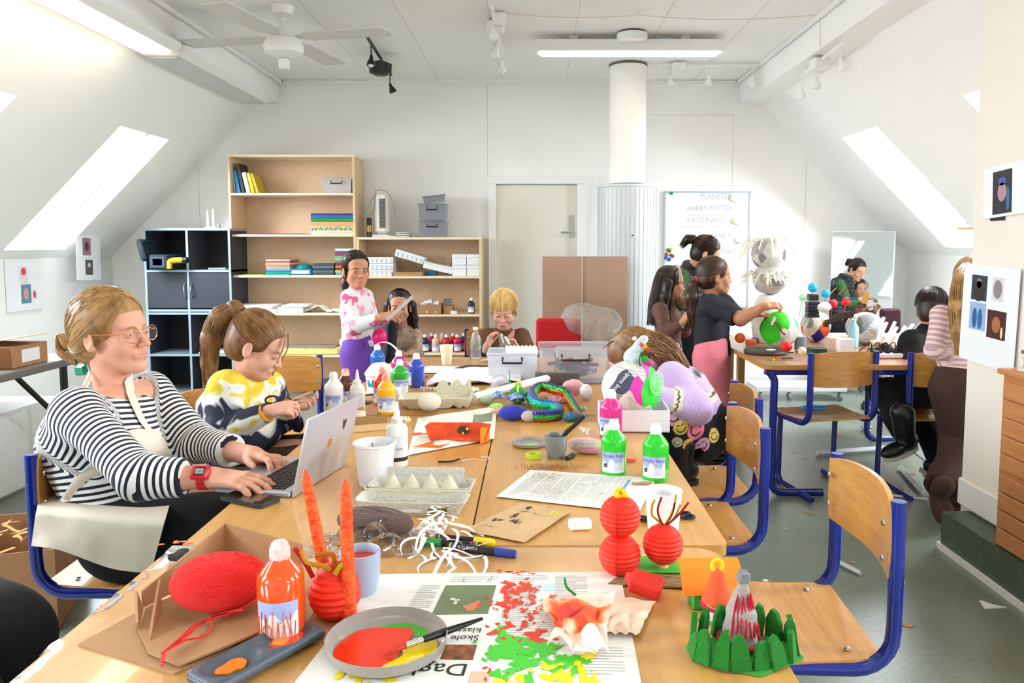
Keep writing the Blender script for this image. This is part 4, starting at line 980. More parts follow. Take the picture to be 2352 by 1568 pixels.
# ---- woman in the striped shirt
def woman():
  b=(-1.2,2.2,.45);P=at
  J=dict(pelvis=(-1.21,2.2,.57),chest=at(225,1000,2.2),neck=at(262,905,2.27),shR=at(172,948,2.06),shL=at(345,902,2.42),elR=at(322,1096,1.92),elL=at(455,1018,2.32),wrR=at(487,1097,1.92),wrL=at(578,1046,2.16),hipR=(-1.15,2.07,.545),hipL=(-1.15,2.3,.55),knR=(-.70,2.06,.60),knL=(-.70,2.3,.60),anR=(-.74,2.1,.12),anL=(-.74,2.3,.12))
  hs={'R':dict(dir=on(640,1110,.765)-at(487,1097,1.92),up=(0,-.1,1),curl=(.28,.3,.32,.38),spread=.1,thumb=(.35,.5),v=.0016),'L':dict(dir=on(672,1060,.765)-at(578,1046,2.16),up=(.1,.3,1),curl=(.5,.6,.65,.7),spread=.14,thumb=(.5,.5),v=.0018)}
  hp=at(258,764,2.27)
  r,J,M=person('woman with blonde hair, glasses, striped shirt and cream apron, hands on the laptop',b,J,(hp,-104,3,2,1.04),FAIR,hs,1.0,True,open_=.45,look=(1,-.6),brow='b08a62',hv=.0022,neck_to=None)
  W2=Matrix.Translation(-Vector(b))
  navy=rb('1a1e33');whi=rb('f1efec')
  segs=[(J['pelvis']-Vector((0,0,.1)),J['neck'],0,1.0)]
  for s in 'LR':segs+=[(J['sh'+s],J['el'+s],.05,1.75),(J['el'+s],J['wr'+s],(J['el'+s]-J['sh'+s]).length+.05,1.75)]
  def col(V,N):
    return blend_param(V,segs)+.005*fbm(V[:,0],V[:,1],V[:,2],14,2)
  sm=attr_stripes('navy and white stripes','171a2c','f3f1ee',.0168,.46)
  S_=top(r,J,1.0,sm,color=lambda V,N:np.stack([col(V,N)]*3,1),sleeve=.66,h=.0055,chest=.142,waist=.15,arm=.06,cuff=.05,hem=J['pelvis']+Vector((.01,0,.06)),wr=.006,wf=20,neck=.06,hole=((.02,-.005,.035),(.078,.092,.058)),name='striped_shirt',hemcut=True)
  bvs=bvh_of(S_);bd=[o for o in COL.objects if o.parent==r and o.name.startswith('body')][0];q_=[(v.co[:],0)for v in S_.data.vertices];n_=len(q_)
  bv=BVHTree.FromPolygons([a for a,_ in q_]+[v.co[:]for v in bd.data.vertices],[p.vertices[:]for p in S_.data.polygons]+[[i+n_ for i in p.vertices]for p in bd.data.polygons])
  cream=mat('cream canvas','ece2d2',.85,bump=.25,bscale=25,col2='e0d4c0',vscale=6)
  g=Geo();fw=Vector((1,-.35,0)).normalized();sd=(J['shL']-J['shR']).normalized()
  A=lambda x,y,Y:W2@at(x,y,Y)
  drape(g,bv,[A(188,828,2.28),A(180,860,2.2),A(200,915,2.1),A(225,970,2.07),A(250,1020,2.07)],.036,(.55,.83,0),.006)
  drape(g,bv,[A(288,850,2.3),A(318,905,2.22),A(345,950,2.2),A(368,995,2.22)],.036,(.55,.83,0),.006)
  obj('apron_strap',g,cream,r)
  g=Geo()
  g.grid(14,14,lambda u,v:(lambda q:q[0]+q[1]*(.009+.004*noise2(u*2,v*3)))(bvs.find_nearest(A(236+u*136-v*30,1005-u*22+v*110,2.09+.16*u))[:2]),thick=.002)
  obj('apron_bib',g,cream,r)
  def ap(u,v):
    x0,x1=92+(74-92)*v,405+(346-405)*v;y0,y1=1115+138*v,1105+215*v;t=min(1,v/.5);y=(y0+(y1-y0)*u);Y_=2.30-.36*math.sin(t*PI/2)-.015*v+.02*(1-u)
    w_=.007*math.sin(u*9+2.5*v)*v+.004*math.sin(u*19-5*v+math.sin(u*5))*v+.0035*noise2(u*.9,v*.8,1.0)
    return W2@at(x0+(x1-x0)*u,y-6*math.sin(u*7)*v,Y_+w_)
  obj('apron_skirt',Geo().grid(60,46,ap,thick=.003),cream,r)
  legs(r,J,1.0,black_cloth,thigh=.108,knee=.082,ankle=.07,waist=.15,wr=.004)
  for s in 'LR':shoe(r,J['an'+s],(1,0,0),boot_m,sole_d,1.1)
  C=hair_cap(M,low=.01,voff=.006);C.ell((0,-.085,-.04),(.045,.045,.05),k=.03)
  hb=bvh_of(sdf_obj('hair',C,.003,H1,r))
  st=[(.0,-.03,.14),(0,.01,.138),(-.003,.045,.13),(-.005,.065,.112),(-.03,.075,.095),(-.055,.06,.072),(-.07,.045,.04),(-.078,.03,.01)]
  g=strands(M,st,(-.03,-.115,-.05),330,3,r=.0012,lift=.006,npts=22,bv=hb);g2=strands(M,[(-x,y,z)for x,y,z in st],(.02,-.115,-.05),160,4,r=.0012,lift=.006,npts=22,bv=hb)
  g.add(g2.v,g2.f);g3=strands(M,[(-.078,.03,.01),(-.084,-.02,.03),(-.085,-.04,.0),(-.07,-.06,-.03)],(-.03,-.115,-.06),150,8,r=.0012,lift=.005,npts=14,bv=hb);g.add(g3.v,g3.f)
  obj('hair_strand',g,[H1b,H1],r)
  g=Geo()
  for k in range(40):
    a=k*.157;g.mi(k%2).tube(smooth_path([(-.02+.014*math.sin(a),-.12,-.05),(-.02+.012*math.cos(a),-.17-.006*math.cos(a*3),-.03+.022*math.sin(a)),(-.015,-.208,-.026+.022*math.sin(a+1)),(-.01+.01*math.sin(a),-.2,-.055+.012*math.cos(a)),(-.01,-.15,-.08+.014*math.sin(a*2))],4),.0042,5,M=M)
  obj('hair_bun',g,[H2,H1],r)
  teal=mat('green transparent clip','2aa88a',.15,trans=.35)
  g=Geo();g.grid(3,8,lambda u,v:(-.07+u*.06,-.175+v*.09,-.05-.085*v+.012*math.sin(v*PI)),M=M,thick=.004)
  for k in range(7):g.tube([(-.068+k*.008,-.13,-.095),(-.07+k*.008,-.1,-.125)],.002,5,M=M)
  g.box((-.045,-.16,-.115),(.04,.035,.028),M,bev=.004);obj('hair_clip',g,teal,r)
  g=Geo();gold=mat('thin gold wire','c8a070',.25,metal=.9);coral=mat('coral temple','e07a5f',.3)
  for s in(-1,1):g.mi(0).tube([(s*(.034+.0235*math.cos(a)),.106-.004*abs(math.cos(a))-(.012 if s*math.cos(a)>.5 else 0)*abs(math.cos(a)),-.006+.0215*math.sin(a))for a in[2*PI*i/24 for i in range(24)]],.0011,6,M=M,closed=True)
  g.tube([(-.0115,.106,0),(-.005,.111,.003),(.005,.111,.003),(.0115,.106,0)],.0012,6,M=M)
  for s in(-1,1):g.mi(1).tube([(s*.058,.094,.002),(s*.072,.06,.003),(s*.079,-.005,.004)],.0016,6,M=M)
  gl=obj('glasses',g,[gold,coral],r)
  for s in(-1,1):obj('lens',Geo().grid(6,6,lambda u,v,s=s:(s*(.034+.0225*(u*2-1)*math.sqrt(max(0,1-(v*2-1)**2/2))),.1045,-.006+.0205*(v*2-1)*math.sqrt(max(0,1-(u*2-1)**2/2))),M=M),clear_mat('spectacle lens',(1,1,1),gloss=.15,tint=.03,rough=.02,bump=0),gl)
  w=J['wrR'].lerp(J['elR'],.1);d=(J['wrR']-J['elR']).normalized();redp=mat('red resin','d3202a',.3)
  Mw=hand_M(w,d,(.05,-.75,.65),1.);g=Geo();g.lathe([(.0285,-.011),(.031,-.011),(.031,.011),(.0285,.011),(.0285,-.011)],28,Mw@rotM(-90)@Matrix.Diagonal((1,.94,1,1)),cap=False)
  g.box((0,0,.034),(.041,.046,.013),Mw,bev=.005);wt=obj('wristwatch',g,redp,r);g=Geo();g.box((0,0,.0405),(.024,.027,.002),Mw,bev=.003);obj('watch_face',g,mat('dark watch face','2b2d33',.2),wt)
  g=Geo();g.box((0,.0,.0418),(.014,.02,.001),Mw);sc_=obj('watch_screen',g,mat('grey lcd','9aa39a',.3),wt)
  t=text_geo('12:58',.0068,lambda x,y,z:tuple(Mw@Vector((-y+.003,x-.0088,.0426))),align='LEFT');g=Geo().add(*t);obj('watch_digits',g,black_m,wt)
  return r
def blend_param(V,segs,pw=45):
  num=np.zeros(len(V));den=np.zeros(len(V))
  for a,b,off,wg in segs:
    a=np.array(a,float);b=np.array(b,float);ba=b-a;L=np.linalg.norm(ba);t=(V-a)@ba/L
    d=np.linalg.norm(V-a-np.clip(t,0,L)[:,None]*ba/L,axis=1)*wg+.01;w=d**-pw;num+=w*(t+off);den+=w
  return num/den
def attr_stripes(name,c1,c2,period,duty,wave=0):
  if name in MATS:return MATS[name]
  m=mat(name,c2,.85,bump=.12,bscale=300,sheen=.1);nt=m.node_tree;p=nt.nodes['Principled BSDF']
  a=node(nt,'ShaderNodeAttribute');a.attribute_name='Col';d=node(nt,'ShaderNodeMath',operation='DIVIDE');d.inputs[1].default_value=period
  f=node(nt,'ShaderNodeMath',operation='FRACT');c=node(nt,'ShaderNodeMath',operation='LESS_THAN');c.inputs[1].default_value=duty
  sp=node(nt,'ShaderNodeSeparateColor');mx_=node(nt,'ShaderNodeMix',data_type='RGBA');mx_.inputs[6].default_value=(*lin(c2),1);mx_.inputs[7].default_value=(*lin(c1),1)
  L=nt.links;L.new(a.outputs['Color'],sp.inputs[0]);L.new(sp.outputs[0],d.inputs[0]);L.new(d.outputs[0],f.inputs[0]);L.new(f.outputs[0],c.inputs[0]);L.new(c.outputs[0],mx_.inputs[0]);L.new(mx_.outputs[2],p.inputs['Base Color'])
  return m
woman()
purple=mat('purple leggings','6a3fa0',.8,bump=.1,bscale=120)
def L(b):return Matrix.Translation(-Vector(b))
def pony(M,pts,rads,mats,r,seed=5,n=40,name='ponytail',sp=.8,wsp=None):
  S=Sdf(.02,M);S.chain(pts,rads,k=.02);S.post=lambda X,Y,Z,D:D+.0012*np.sin(X*230+7*np.sin(Z*9)+Y*150)
  o=sdf_obj(name,S,.005,mats[0],r);rg=random.Random(seed);g=Geo()
  for i in range(n*4):
    a=rg.uniform(0,2*PI);pp=[]
    for j,(p,q)in enumerate(zip(pts,rads)):
      k=q*(sp+.3*rg.random());pp.append(Vector(p)+Vector((math.cos(a+j*.15)*k,math.sin(a+j*.15)*k,rg.uniform(-.01,.01))))
    pp[-1]+=Vector((rg.uniform(-.01,.01),rg.uniform(-.01,.01),-rg.uniform(0,.04)));g.mi(i%len(mats)).tube(smooth_path(pp,4),.0012,4,M=M,cap=False,rads=[.0013]*(len(pp)*4-4)+[.0004])
  obj('hair_strand',g,mats,r);return o
def scal(M,r,mats,end,n=110,seed=2,st=HLINE,**k):
  bv=bvh_of([o for o in COL.objects if o.parent==r and o.name.startswith('hair')and 'strand' not in o.name][0])
  obj('hair_strand',strands(M,st,end,n*2,seed,r=.0011,lift=.005,bv=bv,**k),mats,r)
# ---- girl in the tie-dye sweatshirt
def tiedye_mat():
  m,nt,p=new_mat('tie-dye jersey');c=coords(nt);n=node(nt,'ShaderNodeTexNoise');n.inputs['Scale'].default_value=9;n.inputs['Detail'].default_value=2.5;n.inputs['Distortion'].default_value=.8
  nt.links.new(c,n.inputs['Vector']);r=node(nt,'ShaderNodeValToRGB');e=r.color_ramp.elements;e[0].position=.36;e[0].color=(*lin('1c2238'),1);e[1].position=.43;e[1].color=(*lin('e9e6e2'),1)
  for ps,cc in((.5,'f0ecdf'),(.55,'e3c93a'),(.66,'d9bb2c')):q=e.new(ps);q.color=(*lin(cc),1)
  sp=node(nt,'ShaderNodeSeparateXYZ');nt.links.new(c,sp.inputs[0]);mp=node(nt,'ShaderNodeMapRange');mp.inputs[1].default_value=.25;mp.inputs[2].default_value=.42;mp.inputs[3].default_value=-.13;mp.inputs[4].default_value=.05
  ad=node(nt,'ShaderNodeMath',operation='ADD');nt.links.new(sp.outputs[2],mp.inputs[0]);nt.links.new(n.outputs[0],ad.inputs[0]);nt.links.new(mp.outputs[0],ad.inputs[1]);nt.links.new(ad.outputs[0],r.inputs[0]);nt.links.new(r.outputs[0],p.inputs['Base Color'])
  setp(p,Roughness=.85);return m
def girl_tiedye():
  b=(-1.1,2.82,.45);P=at
  J=dict(pelvis=(-1.12,2.84,.56),chest=P(545,935,2.82),neck=P(572,866,2.82),shR=P(522,895,2.70),shL=P(612,890,2.95),elR=P(520,992,2.64),elL=P(655,975,2.98),wrR=P(618,944,2.60),wrL=P(668,932,2.80),hipR=(-1.08,2.76,.54),hipL=(-1.08,2.92,.54),knR=(-.74,2.76,.58),knL=(-.74,2.94,.58),anR=(-.78,2.76,.12),anL=(-.78,2.94,.12))
  hs={'R':dict(dir=(.8,.05,.12),up=(-.1,-.6,.8),curl=(.9,1.0,1.0,1.05),thumb=(.2,.3),v=.0018),'L':dict(dir=(.9,-.1,.12),up=(0,.5,-.8),curl=(.5,.55,.6,.7),thumb=(.2,.8),v=.0018)}
  r,J,M=person('girl in a yellow, white and navy tie-dye sweatshirt cutting with scissors',b,J,(P(590,792,2.80),-84,-28,0,.98),FAIR2,hs,.76,open_=.22,look=(0,-1),brow='9a7a5a',hv=.0025)
  S_=top(r,J,.8,tiedye_mat(),sleeve=.98,h=.006,chest=.155,waist=.165,arm=.078,cuff=.045,hem=J['pelvis']+V3(.05,0,.06),wr=.009,wf=24,neck=.07,hole=((.02,0,.035),(.07,.075,.05)),name='sweatshirt')
  cu=mat('mustard ribbing','d79a26',.85,bump=.2,bscale=80)
  for s in 'RL':
    S=Sdf(.01);d=(J['wr'+s]-J['el'+s]).normalized();w=J['wr'+s];S.cap(w-d*.06,w-d*.005,.043*.8+.004,.036);S.cut(w-d*.008,d,.1);S.cut(w-d*.06,-d,.1);sdf_obj('cuff',S,.004,cu,r)
  legs(r,J,.8,mat('speckled leggings','57493a',.8,col2='191511',vscale=70),thigh=.085,knee=.065)
  for s in 'LR':shoe(r,J['an'+s],(1,0,0),boot_m,sole_d,.9)
  C=hair_cap(M,voff=.003);sdf_obj('hair',C,.0035,H2,r)
  scal(M,r,[H2b,H2],(0,-.1,.07),220,3)
  pony(M,[(0,-.085,.075),(-.01,-.135,.085),(-.02,-.17,.03),(-.03,-.165,-.06),(-.035,-.13,-.15),(-.04,-.09,-.21)],[.018,.028,.036,.036,.03,.012],[H2,H2b],r,n=70)
  g=Geo().tube([(.0+.022*math.cos(a),-.1,.08+.022*math.sin(a))for a in[PI/4*i for i in range(8)]],.006,6,M=M,closed=True);obj('hair_tie',g,H3,r)
  g=Geo()
  for i in range(10):g.tube(smooth_path([(-.03+i*.002,.08,.085),(-.055+i*.002,.1,.03),(-.052+i*.003,.1,-.03),(-.045,.09+i*.001,-.09)],5),.0009,4,M=M,cap=False)
  for i in range(10):g.tube(smooth_path([(.03-i*.002,.08,.085),(.06-i*.002,.1,.03),(.05,.1,-.02),(.05,.1,-.05)],5),.0009,4,M=M,cap=False)
  obj('loose_strand',g,H2b,r)
  obj('earring',Geo().ball((-.08,-.002,-.062),.005,10,M=M).tube([(-.08,0,-.045),(-.082,0,-.058)],.001,4,M=M),mat('pearl','f0e6dc',.2),r)
  c=P(655,925,2.66);q=root('scissors','pair of open scissors with dark handles held by the girl in tie-dye','scissors',c,0);q.rotation_euler=(R(10),R(-8),R(4))
  for s in(-1,1):
    obj('handle',Geo().tube([(-.045+.022*math.cos(a),s*.006,s*.017+.014*math.sin(a))for a in[2*PI*i/14 for i in range(14)]],.004,6,closed=True).tube([(-.03,0,s*.008),(0,0,0)],.004,6),mat('dark handle','3a2c26',.4),q)
    obj('blade',Geo().add([(0,s*.001,-.005),(.075,s*.001,s*.008),(.0,s*.001,.005),(0,s*.003,-.005),(.075,s*.003,s*.008),(0,s*.003,.005)],[(0,1,2),(5,4,3),(0,3,4,1),(1,4,5,2),(2,5,3,0)]),steel,q)
  tag(obj('bracelet',Geo().lathe([(.026,-.004),(.029,0),(.026,.004)],20,cap=False),mat('copper','b0653a',.3,metal=.7),loc=W_(r,J['wrL']-(J['wrL']-J['elL']).normalized()*-.01),rot=(0,R(70),0)),'thin copper hoop on the far wrist of the girl in tie-dye','bracelet')
def W_(r,p):return Vector(r.location)+Vector(p)
girl_tiedye()
# ---- standing girl in the bow sweater
def bows(cols,seed,n,lo,hi,size=.05,wht='d8d8d8'):
  rg=np.random.RandomState(seed)
  def f(V,N):
    C=np.tile(rb(wht),(len(V),1));idx=rg.choice(len(V),n,replace=False);kept=[]
    for i in idx:
      if all(np.linalg.norm(V[i]-V[j])>size*1.75 for j in kept):kept.append(i)
    for k,i in enumerate(kept):
      nn=N[i];u=np.cross(nn,[0,0,1.]);u/=np.linalg.norm(u)+1e-6;w=np.cross(nn,u);a=rg.uniform(-.5,.5);u2=u*math.cos(a)+w*math.sin(a);w2=-u*math.sin(a)+w*math.cos(a)
      d=V-V[i];x=d@u2/size;y=d@w2/size;z=np.abs(d@nn)<size*.9
      m=(((np.abs(x)-.5)/.45)**2+(y/(.12+.45*np.clip(np.abs(x),0,1)))**2<1)|((x/.16)**2+(y/.2)**2<1)|((np.abs(np.abs(x)-.25-.25*np.clip(y,0,1))<.13)&(y>0)&(y<.85))
      C[m&z]=rb(cols[k%len(cols)])
    return C
  return f
def girl_bows():
  Y=4.6;b=(-1.08,4.62,0);P=at
  J=dict(pelvis=P(822,800,Y),chest=P(817,712,Y),neck=P(820,664,Y),shR=P(802,685,4.48),shL=P(838,683,4.74),elR=P(812,752,4.40),elL=P(858,748,4.72),wrR=P(872,730,4.36),wrL=P(888,730,4.58),hipR=P(815,812,4.53),hipL=P(825,812,4.69),knR=P(822,915,4.50),knL=P(832,915,4.68),anR=(-1.08,4.55,.09),anL=(-1.05,4.68,.09))
  hs={'R':dict(dir=(.9,.05,.15),up=(0,-.7,.7),curl=(.5,.6,.7,.8),thumb=(.2,.3),v=.0028),'L':dict(dir=(.8,-.4,.1),up=(0,.3,.9),curl=(.6,.7,.7,.8),v=.0028)}
  r,J,M=person('standing girl with dark ponytail in a white sweater with pink bows and purple leggings',b,J,(P(818,620,4.58),-150,-3,0,.94),TAN,hs,.76,open_=.8,brow='2c1d16',hv=.003)
  top(r,J,.8,attr_mat('bow print jersey',.9,bump=.1,bscale=120),bows(['e58aa6','d75f8a','ef9db4','cf6fa0'],4,200,0,0,.05),sleeve=.95,h=.0042,chest=.108,waist=.112,arm=.058,cuff=.042,hem=J['pelvis']+V3(0,0,.03),wr=.006,wf=28,name='sweater')
  S=Sdf(.02);h=J['pelvis']+V3(0,0,.045);S.cap(h+V3(-.01,0,0),h+V3(.02,0,0),.098,.098);S.cut(h+V3(0,0,-.03),V3(0,0,-1),.3);S.cut(h+V3(0,0,.012),V3(0,0,1),.3);sdf_obj('sweater_hem',S,.006,mat('pale blue ribbing','d5e2ea',.9),r)
  legs(r,J,.8,purple,thigh=.10,knee=.075,ankle=.055,waist=.115)
  for s in 'LR':shoe(r,J['an'+s],(1,-.1,0),mat('white trainer','e9e9e9',.5),sole_w,.85)
  C=hair_cap(M,voff=.002);sdf_obj('hair',C,.004,H3,r);scal(M,r,[H3,H3b],(0,-.1,.0),120,3)
  pony(M,[(0,-.1,.0),(.02,-.13,-.03),(.03,-.125,-.1),(.03,-.1,-.17)],[.02,.026,.026,.012],[H3,H3b],r,n=30)
  g=Geo()
  for s in(-1,1):g.ball((s*.081,.0,-.065),.008,8,M=M).tube([(s*.081,0,-.05),(s*.081,0,-.06)],.002,4,M=M)
  obj('earring',g,mat('magenta bead','c22a5a',.3),r)
  g=Geo().box((0,0,0),(.2,.012,.02));o=obj('plastic_strip',g,clear_mat('clear strip',(.85,.87,.9),.3,.5,bump=0),loc=P(918,708,4.34),rot=(0,R(-42),R(5)));tag(o,'clear plastic strip held up by the girl in the bow sweater','strip')
  tag(obj('pink_balloon',Geo().ball((0,0,0),.045,20,sc_=(1,.9,1.3)),mat('magenta rubber','e0186e',.35),loc=P(872,775,4.46)),'round magenta bundle held at the waist of the girl in the bow sweater','bundle')
girl_bows()
def long_hair(M,r,mats,length=.3,side=.085,back=-.07,front=False,n=90,seed=4,thick=.03):
  S=Sdf(.03,M);S.ell((0,-.02,.04),(.086,.1,.092));S.ell((0,.115,-.03),(.062,.066,.09),k=.01,neg=True)
  z1=-.06-length
  for x in(-side,-side*.5,0,side*.5,side):S.chain([(x,back*(1-.4*abs(x)/side)-.01,.0),(x*1.1,back*(1-.4*abs(x)/side)-.02,-.1),(x*1.15,back*(1-.2*abs(x)/side)-.01,z1+.05),(x*.9,back,z1)],[.036,thick+.004,thick,.012],k=.02)
  S.post=lambda X,Y,Z,D:D+.001*np.sin(X*260+5*np.sin(Z*7)+Y*170)
  sdf_obj('hair',S,.0045,mats[0],r);g=Geo();rg=random.Random(seed)
  for i in range(n*4):
    a=R(rg.uniform(-195,15));x=math.cos(a)*.092;y=-.02+math.sin(a)*.105;pts=[(x*.15,.02,.133),(x*.75,y*.7,.1),(x,y,.03),(x*1.06,y-.015,-.08),(x*1.12+rg.uniform(-.01,.01),y-.02,-.18),(x*1.05+rg.uniform(-.02,.02),y-.01,z1+rg.uniform(-.01,.05))]
    g.mi(i%len(mats)).tube(smooth_path(pts,4),.0012,4,M=M,cap=False)
  obj('hair_strand',g,mats,r)
# ---- small girl with long dark hair behind the table
def girl_small():
  Y=5.0;b=(-.86,5.1,.45);P=at
  J=dict(pelvis=(-.87,5.12,.55),chest=P(928,790,5.08),neck=P(924,752,5.05),shR=P(905,772,5.05),shL=P(950,772,5.06),elR=P(893,812,4.95),elL=P(957,815,4.98),wrR=P(905,812,4.8),wrL=P(940,812,4.8),hipR=(-.95,5.05,.54),hipL=(-.8,5.05,.54),knR=(-.96,4.75,.52),knL=(-.8,4.75,.52),anR=(-.96,4.78,.1),anL=(-.8,4.78,.1))
  r,J,M=person('small girl with long black hair in a mottled beige top, seated behind the office chair',b,J,(P(918,703,5.0),186,-4,0,.9),ASIA,{'R':dict(dir=(.6,-.6,.2),curl=(.6,.7,.8,.8),v=.003),'L':dict(dir=(-.6,-.6,0),curl=(.6,.7,.8,.8),v=.003)},.72,open_=.75,brow='1c1512',hv=.003)
  top(r,J,.76,mat('mottled beige knit','d8c2ae',.9,col2='9c7f6c',vscale=28,bump=.2,bscale=80),sleeve=.95,h=.006,chest=.105,waist=.11,arm=.062,cuff=.04,name='sweater')
  legs(r,J,.76,black_cloth)
  for s in 'LR':shoe(r,J['an'+s],(0,-1,0),boot_m,sole_d,.8)
  long_hair(M,r,[H3,H3b],.17)
  q=root('stool','plain wooden stool under the small girl with black hair','stool',(-.87,5.1,0));obj('seat',Geo().lathe([(.15,.41),(.16,.42),(.16,.435),(.15,.445)],24),ply,q)
  for i in range(4):a=PI/4+i*PI/2;obj('leg',Geo().tube([(math.cos(a)*.1,math.sin(a)*.1,.41),(math.cos(a)*.15,math.sin(a)*.15,.002)],.014,8),ply,q)
girl_small()
# ---- boy in brown
def boy():
  b=(-.2,4.95,.45);P=at
  J=dict(pelvis=(-.2,4.98,.55),chest=P(1156,806,4.93),neck=P(1157,752,4.87),shR=P(1117,772,4.88),shL=P(1200,772,4.88),elR=P(1094,822,4.75),elL=P(1222,818,4.75),wrR=P(1117,797,4.58),wrL=P(1190,806,4.56),hipR=(-.28,4.9,.54),hipL=(-.12,4.9,.54),knR=(-.3,4.55,.54),knL=(-.1,4.55,.54),anR=(-.3,4.6,.1),anL=(-.1,4.6,.1))
  hs={'R':dict(dir=(.35,0,.9),up=(-.5,.2,.3),curl=(.7,.6,.6,.7),thumb=(.3,.9),v=.0026),'L':dict(dir=(-.5,-.1,.75),up=(.4,.8,.2),curl=(.7,.7,.8,.8),thumb=(.3,.8),v=.0026)}
  r,J,M=person('boy with straw blond hair in a brown shirt fiddling with a glove craft',b,J,(P(1157,712,4.82),177,-20,0,.98),FAIR2,hs,.76,open_=.2,look=(0,-1),brow='c7a06a',hv=.0028)
  top(r,J,.8,mat('brown jersey','6b4a33',.9,bump=.1,bscale=100),sleeve=.97,h=.006,chest=.112,waist=.115,arm=.056,cuff=.038,name='shirt',hole=((0,-.01,.03),(.06,.055,.045)))
  legs(r,J,.8,black_cloth)
  for s in 'LR':shoe(r,J['an'+s],(0,-1,0),boot_m,sole_d,.9)
  C=hair_cap(M,fringe=True,voff=.008,low=.02);sdf_obj('hair',C,.0035,H4,r)
  g=Geo();rg=random.Random(9)
  for i in range(420):
    a=rg.uniform(0,2*PI);f=max(0,math.sin(a));zl_=(.028 if abs(math.cos(a))<.75 else.0)if math.sin(a)>0 else-.05;pts=[]
    for j in range(8):
      t=j/7;ph=t*(PI/2+math.asin(min(.95,(.04-zl_)/.1)));pts.append((.092*math.sin(ph)*math.cos(a)*(1+.03*rg.random()),-.02+.112*math.sin(ph)*math.sin(a),.04+.1*math.cos(ph)))
    g.mi(i%2).tube(pts,.0016,4,M=M,cap=False)
  obj('hair_strand',g,[H4b,H4],r)
  q=root('glove_craft','stitched grey and white paper finger craft held by the blond boy','craft',P(1160,783,4.5),0)
  for k in range(4):obj('craft_finger',Geo().tube([(.015*k-.02,0,-.02),(.015*k-.035-.004*k,0,.05-.008*k)],.009,8),mat('papery white','e9e4da',.7)if k%2 else mat('taupe felt','8a7a6c',.9),q)
  obj('craft_palm',Geo().ball((0,0,-.03),.03,12,sc_=(1.1,.6,.8)),mat('taupe felt','8a7a6c',.9),q)
  obj('yarn_tie',Geo().tube(smooth_path([(-.01,-.02,-.04),(-.03,-.03,-.08),(0,-.03,-.1),(.01,-.03,-.06),(.05,-.02,-.05),(.08,-.02,-.07),(.05,-.03,-.09)],4),.0025,5),mat('brown yarn','7a5a44',.9),q)
boy()
# ---- crouching girl in lilac
def smileys(b,spots):
  cols=['d8a3c8','f08a9c','e9d36a','b9a0d8','cdd0c4','e8b84c']
  def f(V,N):
    C=np.tile(rb('1b1b20'),(len(V),1))
    for k,(c,rd,ci,a)in enumerate(spots):
      c=np.array(c)-np.array(b);d=V-c;m0=np.linalg.norm(d,axis=1)<rd*2
      i=np.argmin(np.linalg.norm(d,axis=1));nn=N[i];d=V-V[i];u=np.cross([0,0,1.],nn);u/=np.linalg.norm(u)+1e-6;w=np.cross(nn,u)
      u,w=u*math.cos(a)+w*math.sin(a),w*math.cos(a)-u*math.sin(a);x=d@u/rd;y=d@w/rd;nz=np.abs(d@nn)<rd*1.1;q=x*x+y*y
      C[m0&nz&(q<1)]=rb(cols[ci]);rr_=np.sqrt(q)
      sm=(np.abs(rr_-.6)<.075)&(y<-.05);ey=(np.abs(np.sqrt((np.abs(x)-.33)**2+(y-.22)**2)-.17)<.07)&(y>.24)
      C[m0&nz&(sm|ey)&(q<.8)]=rb('1b1b20')
    return C
  return f
